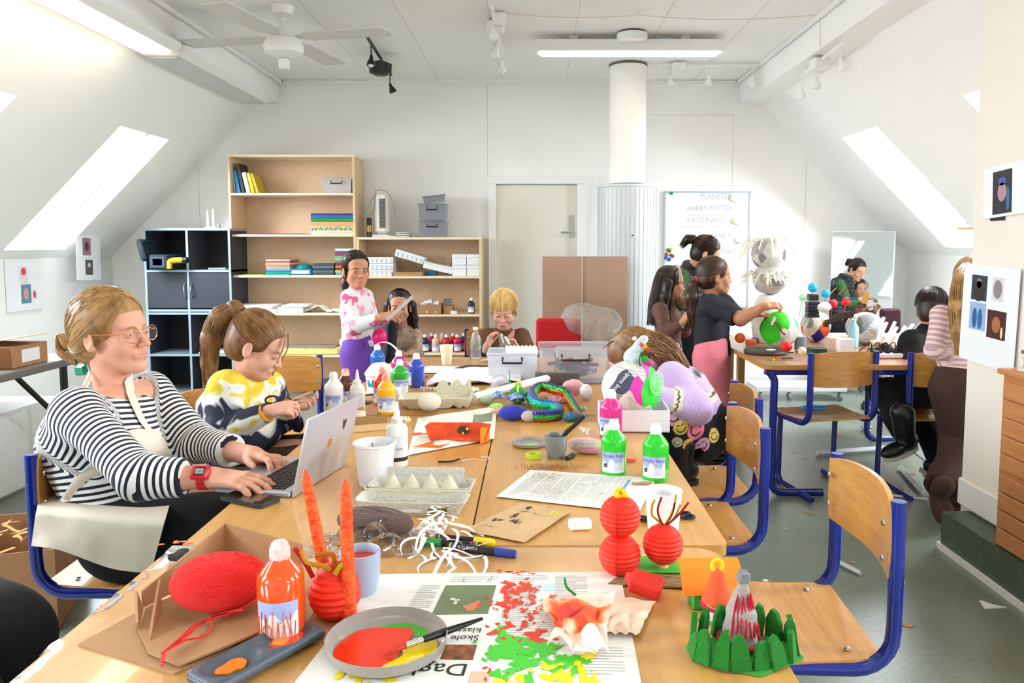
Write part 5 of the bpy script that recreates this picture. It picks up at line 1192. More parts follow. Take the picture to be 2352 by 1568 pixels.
def girl_lilac():
  b=(.66,3.0,.45);P=at
  J=dict(pelvis=P(1618,985,3.02),chest=P(1572,900,3.04),neck=P(1512,852,3.06),shL=P(1545,872,2.88),shR=P(1535,862,3.2),elL=P(1598,935,2.78),elR=P(1500,905,3.22),wrL=P(1500,908,2.74),wrR=P(1455,895,3.12),hipL=P(1612,1010,2.93),hipR=P(1605,1000,3.12),knL=P(1545,955,2.82),knR=P(1500,893,3.02),anL=(.555,2.82,.545),anR=(.62,3.1,.545))
  hs={'L':dict(dir=(-.95,.1,.1),up=(0,.2,1),v=.0025),'R':dict(dir=(-.8,-.5,.1),up=(0,.3,1),v=.0025)}
  r,J,M=person('crouching girl in a lilac knit sweater and black smiley trousers, bent over the globe',b,J,(P(1458,828,3.02),74,-48,0,.98),FAIR2,hs,.78,open_=0,brow='a07c58',hv=.0026)
  lil=rb('cdb2e2');crm=rb('e8dfc0');blk=rb('1d1b22');q=.8
  segs=[(J['pelvis'],J['neck'],0,1.0),(J['elL'],J['wrL'],0,1.6),(J['shL'],J['elL'],0,1.6)]
  def col(V,N):
    p,w=segs_param(V,[(tuple(a),tuple(c),o,k)for a,c,o,k in segs]);C=np.tile(lil,(len(V),1));L_=np.linalg.norm(J['wrL']-J['elL'])
    f=(w==1)&(np.abs(p-L_*.55)<.018);C[f]=crm;z=4*np.abs(((V[:,2]*60)%1)-.5)*.004-.004;g=(w==1)&(np.abs(p-L_*.55+z)<.004);C[g]=blk
    for c0,cc,wd in((.10,crm,.02),(.105,blk,.005)):m=(w==0)&(np.abs(p-c0+(z if cc is blk else 0))<wd);C[m]=cc
    z2=((V[:,1]*22+V[:,0]*9)%1);m=(w!=1)&(np.abs(p-.2-.02*np.abs(z2-.5)*2)<.018)&(z2>.15);C[m&(w==0)]=blk
    return C
  top(r,J,.84,attr_mat('lilac wool',.95,bump=.5,bscale=170,sheen=.5),col,sleeve=1.0,h=.0055,chest=.135,waist=.13,arm=.072,cuff=.05,hem=J['pelvis']+V3(.0,0,.015),wr=.007,wf=26,name='sweater',neck=.065)
  sp=[(P(1545,950,2.7),.04,0,.0),(P(1605,985,2.78),.046,1,-.5),(P(1568,985,2.74),.03,2,.3),(P(1590,940,2.78),.026,3,.2),(P(1620,1035,2.8),.034,0,.6),(P(1492,880,2.9),.036,4,.9),(P(1640,1000,2.85),.028,2,0),(P(1525,890,2.95),.03,4,.2),(P(1580,1020,2.78),.024,5,.4),(P(1650,970,3.0),.03,1,.4),(P(1555,1010,2.78),.02,4,0)]
  legs(r,J,.84,attr_mat('smiley print cotton',.85),smileys(b,sp),h=.0034,thigh=.098,knee=.075,ankle=.06,waist=.125,wr=.003,end=.8)
  for s,d in(('L',(-1,-.05,0)),('R',(-1,.05,0))):shoe(r,J['an'+s],d,boot_m,sole_d,1.0,high=.04)
  long=[H2,H2b]
  S=Sdf(.02,M);S.ell((0,-.02,.04),(.086,.102,.092));S.ell((0,.115,-.02),(.062,.066,.08),k=.008,neg=True)
  for s in(-1,1):S.ell((s*.085,.01,-.045),(.03,.045,.05),k=.012,neg=True)
  sdf_obj('hair',S,.0035,H2,r);g=Geo();rg=random.Random(3);Mi=M.inverted();e1=Mi@(J['chest']+V3(-.03,-.05,.1));e2=Mi@(J['shR']+V3(.05,0,0))
  for i in range(260):
    a=R(rg.uniform(-180,0));x=math.cos(a)*.09;y=-.02+math.sin(a)*.108;e=e1 if x<.03 or i%3 else e2;jt=Vector([rg.uniform(-.035,.035)for _ in range(3)])
    pts=[(x*.1,.05,.128),(x*.6,y*.6,.115),(x,y,.05)];m_=Vector(pts[2]).lerp(e,.5)+Vector((0,-.03,0));g.mi(i%2).tube(smooth_path(pts+[m_+jt*.7,e+jt],5),.0019,4,M=M,cap=False)
  for i in range(0):
    x=.07+rg.uniform(-.01,.02);g.mi(i%2).tube(smooth_path([(.01,.06,.125),(x*.8,.08,.1),(x+.01,.1,.05),(x,.13+rg.uniform(-.02,.01),.0+rg.uniform(-.02,.03))],5),.0018,4,M=M,cap=False)
  obj('hair_strand',g,long,r)
girl_lilac()
# ---- group at the worktable
def girl_longhair():
  Y=5.3;b=(.93,5.35,0);P=at
  J=dict(pelvis=P(1537,812,Y),chest=P(1532,738,Y),neck=P(1534,690,Y),shR=P(1516,712,5.18),shL=P(1552,712,5.42),elR=P(1530,768,5.12),elL=P(1572,760,5.4),wrR=P(1566,742,5.08),wrL=P(1585,735,5.35),hipR=P(1530,830,5.22),hipL=P(1542,830,5.38),knR=P(1535,900,5.2),knL=P(1548,900,5.38),anR=(.93,5.25,.09),anL=(.97,5.4,.09))
  hs={'R':dict(dir=(.5,-.1,.8),up=(-.7,-.3,.3),curl=(.6,.8,.9,.9),v=.003),'L':dict(dir=(.6,-.3,.5),up=(-.3,.3,.8),curl=(.5,.6,.8,.9),v=.003)}
  r,J,M=person('girl with very long dark hair and pink hairband at the corner of the worktable',b,J,(P(1540,650,5.3),-80,-6,0,.94),ASIA,hs,.76,open_=.6,brow='1c1512',hv=.003)
  top(r,J,.8,mat('rust glitter knit','7d5444',.7,col2='5d3f36',vscale=60,bump=.2,bscale=100),sleeve=.95,h=.006,chest=.105,waist=.1,arm=.06,cuff=.04,hem=J['pelvis']+V3(0,0,.05),name='sweater')
  legs(r,J,.8,mat('white corduroy','dcdad2',.9,bump=.3,bscale=90),thigh=.1,knee=.09,ankle=.08,waist=.115)
  for s in 'LR':shoe(r,J['an'+s],(1,-.1,0),boot_m,sole_d,.85)
  long_hair(M,r,[H3,H3b],.26)
  g=Geo().tube([(.096*math.sin(a),.035,.035+.1*math.cos(a))for a in[R(-100+200*i/14)for i in range(15)]],.01,8,M=M,flat=.45);obj('hairband',g,mat('dusty pink band','d9a79a',.7),r)
girl_longhair()
def adult_vest():
  b=(1.18,5.8,0);P=at
  J=dict(pelvis=P(1588,735,5.78),chest=P(1582,665,5.74),neck=P(1592,618,5.7),shR=P(1566,640,5.56),shL=P(1625,642,5.88),elR=P(1550,705,5.45),elL=P(1640,705,5.8),wrR=P(1575,688,5.28),wrL=P(1620,690,5.5),hipR=P(1580,750,5.7),hipL=P(1596,750,5.86),knR=P(1590,830,5.66),knL=P(1603,830,5.84),anR=(1.16,5.72,.1),anL=(1.2,5.88,.1))
  hs={'R':dict(dir=(.5,-.6,0),up=(-.2,.2,.9),curl=(.5,.7,.9,1),v=.003),'L':dict(dir=(-.5,-.6,0),curl=(.5,.7,.9,1),v=.003)}
  r,J,M=person('grown-up with dark tied hair in a black padded vest, bending over the children',b,J,(P(1622,582,5.6),-98,-28,0,1.0),ASIA,hs,.92,True,open_=.25,look=(0,-1),brow='1c1512',hv=.003)
  vest=mat('black nylon','17171c',.5)
  o=top(r,J,.95,mat('green leaf print blouse','3f7a3c',.8,col2='1c2a1c',vscale=55),sleeve=.6,h=.008,chest=.13,waist=.13,arm=.062,cuff=.05,name='blouse')
  q=.95;S=Sdf(.04);sd=(J['shL']-J['shR']).normalized()
  for s in(-.36,0,.36):S.cap(J['pelvis']+sd*s*.15,J['chest']+sd*s*.17+V3(0,0,.03),.14,.14)
  for s in 'LR':S.cap(J['chest'],J['sh'+s]*.9+J['chest']*.1+V3(0,0,.005),.11,.074)
  S.cap(J['chest'],J['neck']+V3(0,0,.015),.11,.078);d=(J['neck']-J['chest']).normalized();S.cut(J['neck']+d*.05,d,.12)
  S.post=lambda X,Y,Z,D:D-.006*np.abs(np.sin(Z*62))
  sdf_obj('padded_vest',S,.006,vest,r);legs(r,J,1,black_cloth,thigh=.105,knee=.08,waist=.14)
  for s in 'LR':shoe(r,J['an'+s],(1,-.2,0),boot_m,sole_d,1.05)
  C=hair_cap(M,voff=.003);sdf_obj('hair',C,.004,H3,r);scal(M,r,[H3,H3b],(0,-.11,.03),120,3)
  pony(M,[(0,-.105,.03),(0,-.135,.045),(0,-.165,.03),(0,-.18,-.01)],[.016,.028,.03,.012],[H3,H3b],r,n=30)
adult_vest()
def girl_tee():
  Y=4.75;b=(1.12,4.75,0);P=at
  J=dict(pelvis=P(1636,808,Y),chest=P(1634,725,Y),neck=P(1630,678,Y),shR=P(1632,702,4.63),shL=P(1660,700,4.88),elR=P(1702,731,4.5),elL=P(1700,735,4.85),wrR=P(1757,703,4.45),wrL=P(1735,720,4.7),hipR=P(1630,825,4.66),hipL=P(1640,825,4.82),knR=P(1636,920,4.62),knL=P(1648,920,4.8),anR=(1.1,4.65,.09),anL=(1.13,4.82,.09))
  hs={'R':dict(dir=(.95,.05,.05),up=(0,-.5,.8),curl=(.5,.6,.8,.9),thumb=(.1,.5),v=.0025),'L':dict(dir=(.9,-.2,0),curl=(.6,.7,.8,.8),v=.003)}
  r,J,M=person('girl in a black t-shirt and pink trousers reaching for the green globe',b,J,(P(1641,634,4.75),-82,-2,0,.98),TAN,hs,.78,open_=.6,brow='3a261c',hv=.0028,bare=('R','L'),arm_r=1.15)
  top(r,J,.82,mat('charcoal cotton','23252e',.85,bump=.1,bscale=80),sleeve=.42,h=.006,chest=.125,waist=.135,arm=.078,hem=J['pelvis']+V3(0,0,.0),name='t_shirt',hole=((.015,0,.03),(.055,.06,.045)))
  legs(r,J,.84,mat('pink trousers','e57f8e',.85,bump=.15,bscale=60),thigh=.115,knee=.105,ankle=.1,waist=.135,wr=.004)
  for s in 'LR':shoe(r,J['an'+s],(1,-.05,0),boot_m,sole_d,.9)
  C=hair_cap(M,voff=.003);sdf_obj('hair',C,.0035,H3b,r);scal(M,r,[H3b,H2],(0,-.1,-.02),180,3)
  pony(M,[(0,-.105,-.025),(.0,-.14,-.06),(0,-.145,-.14),(0,-.13,-.24),(.0,-.12,-.31)],[.022,.034,.038,.036,.014],[H3b,H3,H2],r,n=60)
  g=Geo()
  for k in range(10):a=k*PI/5;g.ball((.02*math.cos(a),-.118,-.03+.02*math.sin(a)),.012,8,M=M)
  obj('scrunchie',g,mat('rust scrunchie','a8442c',.7),r)
girl_tee()
def child_black():
  b=(2.17,4.22,.45);P=at
  J=dict(pelvis=(2.16,4.2,.56),chest=P(2122,815,4.3),neck=P(2130,752,4.33),shL=P(2093,785,4.3),shR=P(2165,785,4.33),elL=P(2083,850,4.32),elR=P(2180,850,4.35),wrL=(2.12,4.6,.76),wrR=(2.3,4.6,.76),hipL=(2.09,4.24,.54),hipR=(2.24,4.24,.54),knL=(2.07,4.52,.50),knR=(2.25,4.52,.5),anL=P(2078,1000,4.0),anR=P(2160,1065,4.15))
  hs={'L':dict(dir=(.2,1,0),v=.003),'R':dict(dir=(0,1,0),v=.003)}
  r,J,M=person('child with short black hair in black clothes and boots, seated with back to us',b,J,(P(2140,712,4.36),-28,-18,0,.96),TAN,hs,.78,open_=.5,hv=.003)
  top(r,J,.84,black_cloth,sleeve=.95,h=.007,chest=.135,waist=.135,arm=.07,name='sweater');legs(r,J,.84,black_cloth,thigh=.1,knee=.08,ankle=.07,waist=.13)
  shoe(r,J['anL'],(-.8,-.35,-.2),boot_m,sole_w,1.15,high=.08,name='boot');shoe(r,J['anR'],(.6,-.3,-.3),boot_m,sole_w,1.1,high=.06,name='boot')
  C=hair_cap(M,voff=.006,low=-.005,fringe=True);sdf_obj('hair',C,.0035,H3,r);g=Geo();rg=random.Random(5)
  for i in range(200):
    a=rg.uniform(0,2*PI);pts=[(.092*math.sin(ph)*math.cos(a),-.02+.11*math.sin(ph)*math.sin(a),.04+.1*math.cos(ph))for ph in[1.75*j/6 for j in range(7)]];g.tube(pts,.002,4,M=M,cap=False)
  obj('hair_strand',g,H3,r)
child_black()
def girl_stripes():
  b=(2.12,3.78,0);P=at
  J=dict(pelvis=P(2212,872,3.8),chest=P(2208,765,3.8),neck=P(2222,700,3.8),shL=P(2158,722,3.78),shR=P(2258,722,3.82),elL=P(2143,806,3.74),elR=P(2275,800,3.8),wrL=P(2185,822,3.92),wrR=P(2250,815,3.98),hipL=P(2185,890,3.8),hipR=P(2228,890,3.82),knL=P(2205,1020,3.88),knR=P(2232,1030,3.9),anL=P(2165,1120,3.62),anR=(2.2,3.85,.09))
  hs={'L':dict(dir=(.6,.8,0),v=.003),'R':dict(dir=(-.3,.9,0),v=.003)}
  r,J,M=person('standing girl with a blond ponytail, pink striped top and brown trousers, half behind the partition',b,J,(P(2232,650,3.86),-42,-30,0,.98),FAIR2,hs,.82,open_=.4,hv=.003)
  segs=[(J['pelvis'],J['neck'],0,1.0)]
  for s in 'LR':segs+=[(J['sh'+s],J['el'+s],.03,1.7),(J['el'+s],J['wr'+s],(J['el'+s]-J['sh'+s]).length+.03,1.7)]
  sm=attr_stripes('pink and grey stripes','b79a9c','e9c8c4',.027,.5)
  top(r,J,.86,sm,color=lambda V,N:np.stack([blend_param(V,segs)]*3,1),sleeve=.97,h=.006,chest=.11,waist=.11,arm=.045,cuff=.036,hem=J['pelvis']+V3(0,0,.02),wr=.004,name='striped_top')
  legs(r,J,.86,mat('dark brown cord','3c261c',.85,bump=.1,bscale=60),thigh=.115,knee=.1,ankle=.095,waist=.125,wr=.006)
  shoe(r,J['anL'],(-.1,-.55,-.75),mat('brown suede','4a3328',.9),mat('brown rubber sole','5a4436',.8),1.1,name='slipper');shoe(r,J['anR'],(.3,1,0),mat('brown suede','4a3328',.9),mat('brown rubber sole','5a4436',.8),1.0,name='slipper')
  C=hair_cap(M,voff=.004);sdf_obj('hair',C,.0035,H1,r);scal(M,r,[H1,H1b],(0,-.1,.07),200,3)
  Mi=M.inverted();pts=[Mi@(p-Vector(b))for p in(P(2218,612,3.78),P(2205,640,3.7),P(2198,700,3.66),P(2200,760,3.66),P(2204,800,3.66))]
  pony(M,pts,[.02,.03,.034,.03,.01],[H1,H1b,H2b],r,n=80)
  g=Geo().tube([Vector(pts[0])+Vector((.022*math.cos(a),.0,.022*math.sin(a)))for a in[PI/4*i for i in range(8)]],.008,6,M=M,closed=True);obj('hair_tie',g,mat('lilac tie','c9b3c9',.6),r)
girl_stripes()
def person_edge():
  b=(-1.38,1.3,.45);DX=-.15
  J=dict(pelvis=(-1.42,1.36,.56),chest=(-1.42,1.34,.88),neck=(-1.40,1.34,1.1),shR=(-1.42,1.16,1.02),shL=(-1.42,1.52,1.02),elR=(-1.5,1.08,.78),elL=(-1.5,1.6,.78),wrR=(-1.36,1.15,.68),wrL=(-1.36,1.5,.68),hipR=(-1.3,1.42,.63),hipL=(-1.3,1.6,.62),knR=(-.885,1.24,.56),knL=(-.93,1.46,.57),anR=(-.95,1.2,.12),anL=(-.98,1.4,.12))
  J={k:(v[0]+DX,v[1],v[2])for k,v in J.items()}
  r,J,M=person('person in black clothes seated at the lower left edge, only the thigh in view',b,J,((-1.5,1.34,1.26),-90,-10,0,1.0),FAIR,{'R':dict(dir=(1,0,0),v=.003),'L':dict(dir=(1,0,0),v=.003)},1.,True,hv=.004)
  top(r,J,1.,black_cloth,h=.01,name='sweater');legs(r,J,1.,black_cloth,thigh=.115,knee=.1,ankle=.085,waist=.15)
  for s in 'LR':shoe(r,J['an'+s],(1,0,0),boot_m,sole_d,1.1)
  sdf_obj('hair',hair_cap(M,voff=.004),.005,H3,r)
  chair('beech and blue school chair under the person in black at the left edge',(-1.38,1.3,0),-PI/2)
person_edge()
# ---------------------------------------------------------------- things on the long table
TT=TZ+.003
def tp(px,py,z=TZ):return on(px,py,z)
def label_text(g,s,size,r,z,a0,flip=1):
  vs,fs=text_geo(s,size,lambda x,y,zz:((r+.0004)*math.sin(a0+x/r),-(r+.0004)*math.cos(a0+x/r),z+y));g.add(vs,fs)
def gloss_paint(c):return mat('paint bottle '+c,c,.12,coat=.5,spec=.6)
cap_w=mat('white plastic cap','f2f0ee',.35);lab_b=mat('label periwinkle','a9b6e8',.45);lab_w=mat('label white','eef0f4',.5);ink=mat('label ink','2e3350',.6);ink_g=mat('label small print','a7adba',.6);ink_k=mat('label black','26262c',.5)
def bottle(label,loc,col,rz=0,s=1.,cap=None,group=None,smear=None,simple=False,h=.15,lab=True,text=True):
  r=root('paint_bottle',label,'paint bottle',loc,rz,group);r.scale=(s,s,s);q=.0355;n=40 if not simple else 16
  prof=[(.001,0),(q-.003,0),(q,.004),(q,.095),(q-.001,.1),(q-.006,.108),(.0165,.124),(.0145,.128)]
  obj('bottle_body',Geo().lathe(prof,n),gloss_paint(col),r)
  cp=cap or cap_w
  obj('bottle_cap',Geo().lathe([(.0145,.126),(.0155,.127),(.0155,.1405),(.0145,.1425),(.0125,.149),(.009,.1525),(.0001,.153)],n),cp,r)
  if not lab:return r
  g=Geo();A=1.95;m_=32 if not simple else 10
  g.mi(0).grid(m_,2,lambda u,v:((q+.0002)*math.sin((u-.5)*A),-(q+.0002)*math.cos((u-.5)*A),.013+v*.056))
  lb_=obj('bottle_label',g,lab_w,r)
  g=Geo()
  def drip(u):return.052-.012*max(0,math.sin(u*9.+.6))**3-.02*math.exp(-((u-.27)*16)**2)-.012*math.exp(-((u-.62)*10)**2)
  g.grid(m_*2,2,lambda u,v:((q+.0004)*math.sin((u-.5)*A),-(q+.0004)*math.cos((u-.5)*A),drip(u)+(.069-drip(u))*v));obj('label_band',g,lab_b,lb_)
  if not simple and text:
    g=Geo();label_text(g,'Acrylic Paint',.0125,q+.0003,.0555,-.88);obj('label_text',g,ink,lb_)
    g=Geo();label_text(g,'500',.0045,q+.0006,.0305,-.69)
    obj('label_number',g,lab_w,lb_);g=Geo().lathe([(.006,0),(.006,.0005)],16,Matrix.Translation((math.sin(-.6)*(q+.0002),-math.cos(-.6)*(q+.0002),.032))@rotM(90,0,-34));obj('label_badge',g,ink_k,lb_)
    g=Geo()
    for k in range(9):g.grid(6,1,lambda u,v,k=k:((q+.0005)*math.sin(.1+u*.7),-(q+.0005)*math.cos(.1+u*.7),.020+k*.0032+v*.0009))
    g.grid(3,1,lambda u,v:((q+.0005)*math.sin(-.7+u*.25),-(q+.0005)*math.cos(-.7+u*.25),.016+v*.001));obj('label_small_print',g,ink_g,lb_)
  if smear:
    g=Geo()
    for i in range(14):a=(i*.13-.9);g.tube([((q+.0005)*math.sin(a),-(q+.0005)*math.cos(a),.015),((q+.0005)*math.sin(a+.05*math.sin(i*3)),-(q+.0005)*math.cos(a+.05*math.sin(i*3)),.03+.008*math.sin(i*5)),((q+.0004)*math.sin(a+.1*math.sin(i)),-(q+.0004)*math.cos(a+.1*math.sin(i)),.045+.012*math.sin(i*2.3))],.0016,5,flat=.4)
    obj('paint_smear',g,smear,lb_)
  return r
cap_o=mat('orange smeared cap','f6cdb8',.35,col2='f2835c',vscale=60);cap_r=mat('red smeared cap','f6d9d2',.35,col2='e84a32',vscale=55)
org=mat('orange acrylic','f0662a',.35)
bottle('orange acrylic paint bottle with a paint smeared label in the foreground',tp(648,1460),'f5520c',.1,1.04,text=False,cap=mat('red dabbed cap','f8f0ee',.35,col2='f0a8a0',vscale=70),smear=org)
bottle('green acrylic paint bottle behind the spread newspaper, left of its twin',tp(1409,1088),'1fc72c',-.15)
bottle('green acrylic paint bottle nearest the right table edge',tp(1505,1100),'1fc72c',-.35)
bottle('magenta acrylic paint bottle in front of the white box',tp(1403,1005,TZ),'d92388',-.35,1.06)
bottle('blue acrylic paint bottle with a grey label on the crowded table',tp(957,888),'2a48b8',-1.5)
bottle('green acrylic paint bottle beside the blue ones on the crowded table',tp(919,906),'1fa82c',.45)
bottle('magenta acrylic paint bottle behind the green one on the crowded table',tp(917,880),'c2187a',.3)
bottle('yellow acrylic paint bottle with orange smeared cap',tp(888,950),'f7b60a',.15,cap=cap_o)
bottle('red acrylic paint bottle with pinkish cap behind the yellow one',tp(881,940)+Vector((-.02,.09,0)),'e63a10',-.5,cap=cap_r)
bottle('brown acrylic paint bottle with orange stained cap beside the chair',tp(795,935),'52200f',.3,cap=mat('brown cap','f3ded6',.35,col2='e8743c',vscale=50),smear=org)
bottle('white acrylic paint bottle behind the laptop',tp(768,945),'f0f0f2',0)
bottle('bright blue acrylic paint bottle under a curling white scrap',tp(868,862),'1668c4',.9)
def glue(label,loc,s=1.,rz=0,big=False):
  r=root('glue_bottle',label,'glue bottle',loc,rz);r.scale=(s,s,s);w=mat('milky plastic','f1f1ef',.3)
  obj('bottle_body',Geo().lathe([(.001,0),(.026,0),(.028,.004),(.028,.095),(.024,.105),(.014,.112)],32,Matrix.Diagonal((1,.75,1,1))),w,r)
  obj('nozzle',Geo().lathe([(.014,.111),(.0145,.124),(.009,.128),(.007,.14),(.0035,.165),(.0001,.166)],24),w,r)
  g=Geo().grid(16,2,lambda u,v:(.0286*math.sin((u-.5)*2.),-.0286*.75*math.cos((u-.5)*2.)-.0003,.015+v*.065));l=obj('bottle_label',g,mat('glue label','dde0e8',.5),r)
  g=Geo().grid(16,1,lambda u,v:(.0288*math.sin((u-.5)*2.),-.0288*.75*math.cos((u-.5)*2.)-.0005,.015+v*.01));obj('label_stripe',g,ink_k if big else mat('label amber','f0a030'),l)
  vs,fs=text_geo('CLEAR' if not big else '250 ML',.007,lambda x,y,z:(x-.012,-.0222-.0006,.045+y));obj('label_text',Geo().add(vs,fs),ink,l);return r
glue('slim white glue bottle with nozzle left of the red and yellow bottles',tp(822,948),1.0)
glue('white glue bottle standing behind the white plastic tub',tp(913,1068),1.12,.5,big=True)
r=root('plastic_tub','large white plastic tub with paint smears inside, in front of the glue bottle','tub',tp(862,1112));wp=mat('white tub plastic','f0f0f3',.3,sss=.1)
obj('tub_wall',Geo().lathe([(.001,.0),(.04,0),(.042,.002),(.042,.016),(.0445,.018),(.053,.108),(.0575,.110),(.0575,.115),(.0545,.1155),(.052,.109),(.0405,.006),(.001,.005)],48),wp,r)
g=Geo()
for k in range(7):a=k*.9;g.tube([(.0425*math.cos(a),.0425*math.sin(a),.05),(.0508*math.cos(a+.1),.0508*math.sin(a+.1),.1)],.0022,5,flat=.5)
obj('paint_stain',g,mat('grey brown stain','8f8480',.6),r)
def mug(label,loc,col,r0=.036,h=.075,liquid=None,name='mug'):
  r=root(name,label,'cup',loc);m=mat('ceramic '+col,col,.25,coat=.3)
  obj('cup_body',Geo().lathe([(.001,0),(r0*.7,0),(r0*.76,.003),(r0*.94,h*.35),(r0,h*.75),(r0*1.0,h),(r0*.97,h+.001),(r0*.93,h-.001),(r0*.92,h*.7),(r0*.86,h*.35),(r0*.66,.006),(.001,.005)],48),m,r)
  if liquid:obj('liquid',Geo().lathe([(.001,h*.3),(r0*.8,h*.3),(r0*.93,h*.8),(.001,h*.802)],40),mat('paint water '+liquid,liquid,.15),r,label='red paint water')
  return r
mug('light grey blue cup of red paint water behind the orange candles',tp(828,1362),'a3b2c8',.037,.08,'e03a22')
mug('dark grey mug with a long black brush',tp(1277,1050),'7d8284',.034,.068)
r=root('paint_brush','long black handled brush leaning in the dark grey mug','brush',tp(1277,1050)+Vector((0,0,.0)))
obj('handle',Geo().tube([(-.012,0,.02),(.03,0,.075),(.085,0,.125)],.005,10,rads=[.004,.0075,.0055]),mat('black lacquer','17171b',.2),r);obj('bristle',Geo().tube([(-.018,0,.008),(-.012,0,.02)],.005,8),mat('dark bristle','3a3330'),r)
def cup(label,loc,col,r0=.03,r1=.04,h=.1,mt=None,name='cup',s=1):
  r=root(name,label,'cup',loc);m=mt or mat('card '+col,col,.6)
  obj('cup_wall',Geo().lathe([(.001,0),(r0,0),(r1,h),(r1+.002,h+.001),(r1+.001,h+.003),(r1-.002,h),(r0-.002,.004),(.001,.003)],36),m,r);return r
cup('cream paper cup at the far end of the table',tp(1026,836),'f0e3c8',.024,.036,.1)
cup('white plastic cup behind the red paper lantern',tp(1523,1222),'f4f4f6',.033,.0395,.093)
cup('small white cup before the green bottle on the crowded table',tp(908,922),'eceef2',.017,.026,.052)
r=root('paint_bucket','white bucket with blue print and a crumpled white lid','bucket',tp(868,905)+Vector((0,.05,0)))
obj('bucket_wall',Geo().lathe([(.001,0),(.055,0),(.062,.075),(.066,.078),(.066,.083)],40),mat('white bucket','f2f4f6',.35),r);g=Geo()
for k in range(9):a=-2.4+k*.22;g.grid(3,3,lambda u,v,a=a,k=k:((.0592+.004*v)*math.cos(a+u*.15),(.0592+.004*v)*math.sin(a+u*.15),.03+v*(.03-.012*(k%2))))
obj('blue_print',g,mat('cyan print','2f9fce',.4),r)
obj('bucket_lid',Geo().lathe([(.068,.08),(.062,.09),(.045,.112),(.03,.125),(.001,.128)],14),mat('white lid','f7f7f7',.6,bump=.4,bscale=30),r)
r=tag(obj('curled_strip',Geo().grid(3,16,lambda u,v:(.0+.14*v,.03*u-.015,.155+.03*math.sin(v*2.3)-.13*v*v),thick=.002),pap,loc=tp(868,862)),'curling white plastic scrap on top of the bright blue bottle','scrap')
def laptop():
  c0=tp(668,1131,TZ+.015);c1=tp(790,1056,TZ+.015);d=(c1-c0);L_=.304;d=Vector((d.x,d.y,0)).normalized();c1=c0+d*L_
  n=Vector((-d.y,d.x,0));
  if n.x>0:n=-n
  r=root('laptop','open silver laptop seen from behind, woman typing on it','laptop',((c0+c1)/2).xy.to_3d()+Vector((0,0,TZ+.001)));al=mat('silver aluminium','c9ccd6',.35,metal=.55)
  X,Y_=d,n;M=Matrix((X,Y_,Vector((0,0,1)))).transposed().to_4x4();a=L_/2;D=.212
  M2=M@Matrix.Translation((0,.004,0));obj('base',Geo().box((0,D/2,.007),(L_,D,.013),M2,bev=.003),al,r)
  kb=obj('keyboard',Geo().box((0,.078,.0137),(.27,.105,.001),M2),mat('key bed','2a2b30',.5),r);g=Geo()
  for i in range(14):
    for j in range(6):g.box((-.126+i*.0194,.034+j*.0175,.0148),(.0162,.0146,.0014),M2)
  obj('key',g,mat('black key','17171a',.4),kb)['kind']='stuff';obj('trackpad',Geo().box((0,.17,.0137),(.11,.068,.0006),M2),mat('trackpad grey','b8bbc4',.3,metal=.4),r)
  S=M@rotM(13,0,0);obj('display_lid',Geo().box((0,-.003,.105),(L_,.0055,.208),S,bev=.0025),al,r,label='silver lid with a shiny bitten fruit mark')
  obj('screen',Geo().box((0,.0006,.107),(L_-.012,.001,.19),S),mat('dark screen','20242b',.08),r)
  S2=S@Matrix.Translation((0,-.0062,.108));gold=mat('mirror emblem','e8cfa8',.12,metal=1)
  pts=[]
  for i in range(40):
    t=2*PI*i/40;rr_=.0135*(1-.1*math.cos(2*t)**2*(1 if math.sin(t)>0 else.2)-.16*math.exp(-((t-PI/2)/.28)**2)-.1*math.exp(-((t-3*PI/2)/.25)**2));x=rr_*math.cos(t)*1.0;z=rr_*math.sin(t)
    if math.hypot(x+.0155,z-.002)<.0062:k=.0062/max(1e-6,math.hypot(x+.0155,z-.002));x=-.0155+(x+.0155)*k;z=.002+(z-.002)*k
    pts.append((x,z))
  Mx=S2@Matrix(((1,0,0,0),(0,0,1,0),(0,1,0,0),(0,0,0,1)))
  obj('emblem',Geo().prism(pts,-.0004,.0004,Mx).prism([(-.0005+.003*math.cos(a)-.000+.0045*k,.0165+.0055*k+.0)for a,k in((PI,0),(2.2,.5),(1.6,1),(.3,.9),(-.8,.3))],-.0004,.0004,Mx),gold,r)
  S3=S2@Matrix.Translation((.075,0,.035));g=Geo().mi(0)
  g.add(*_ell(.0065,.0105,S3,-.004));
  for s in(-1,1):
    for k in range(3):g.tube([S3@Vector((s*.004,-.0004,-.002+k*.005)),S3@Vector((s*(.009),-.0004,.003+k*.005)),S3@Vector((s*.0095,-.0004,.008+k*.004))],.0006,4)
  g.add(*_ell(.004,.004,S3,.009));obj('beetle_sticker',g,mat('bronze sticker','5a3d28',.3,metal=.6),r)
def _ell(a,b,M,dz=0,n=20):
  vs=[M@Vector((a*math.cos(2*PI*i/n),-.0005,dz+b*math.sin(2*PI*i/n)))for i in range(n)];return[tuple(v)for v in vs],[tuple(range(n))]
laptop()
p_=tp(575,1148,TZ+.002);r=root('smartphone','dark smartphone lying on the table before the laptop','phone',p_,R(-14));
r.rotation_euler.z=R(-28);obj('phone_body',Geo().prism(rr(-.072,.072,-.0355,.0355,.012),0,.0085),mat('dark blue case','2a2f3a',.35),r,angle=30);obj('phone_screen',Geo().prism(rr(-.069,.069,-.0325,.0325,.01),.0086,.0092),mat('glossy screen','15161b',.03,coat=1),r,angle=30)
tag(obj('notebook',Geo().box((0,0,.004),(.12,.2,.007),bev=.002),mat('pale blue notebook','cfdcec',.5),loc=tp(560,1122)+Vector((0,.05,.0)),rot=(0,0,.5)),'thin pale blue notebook under the typing hands','notebook')
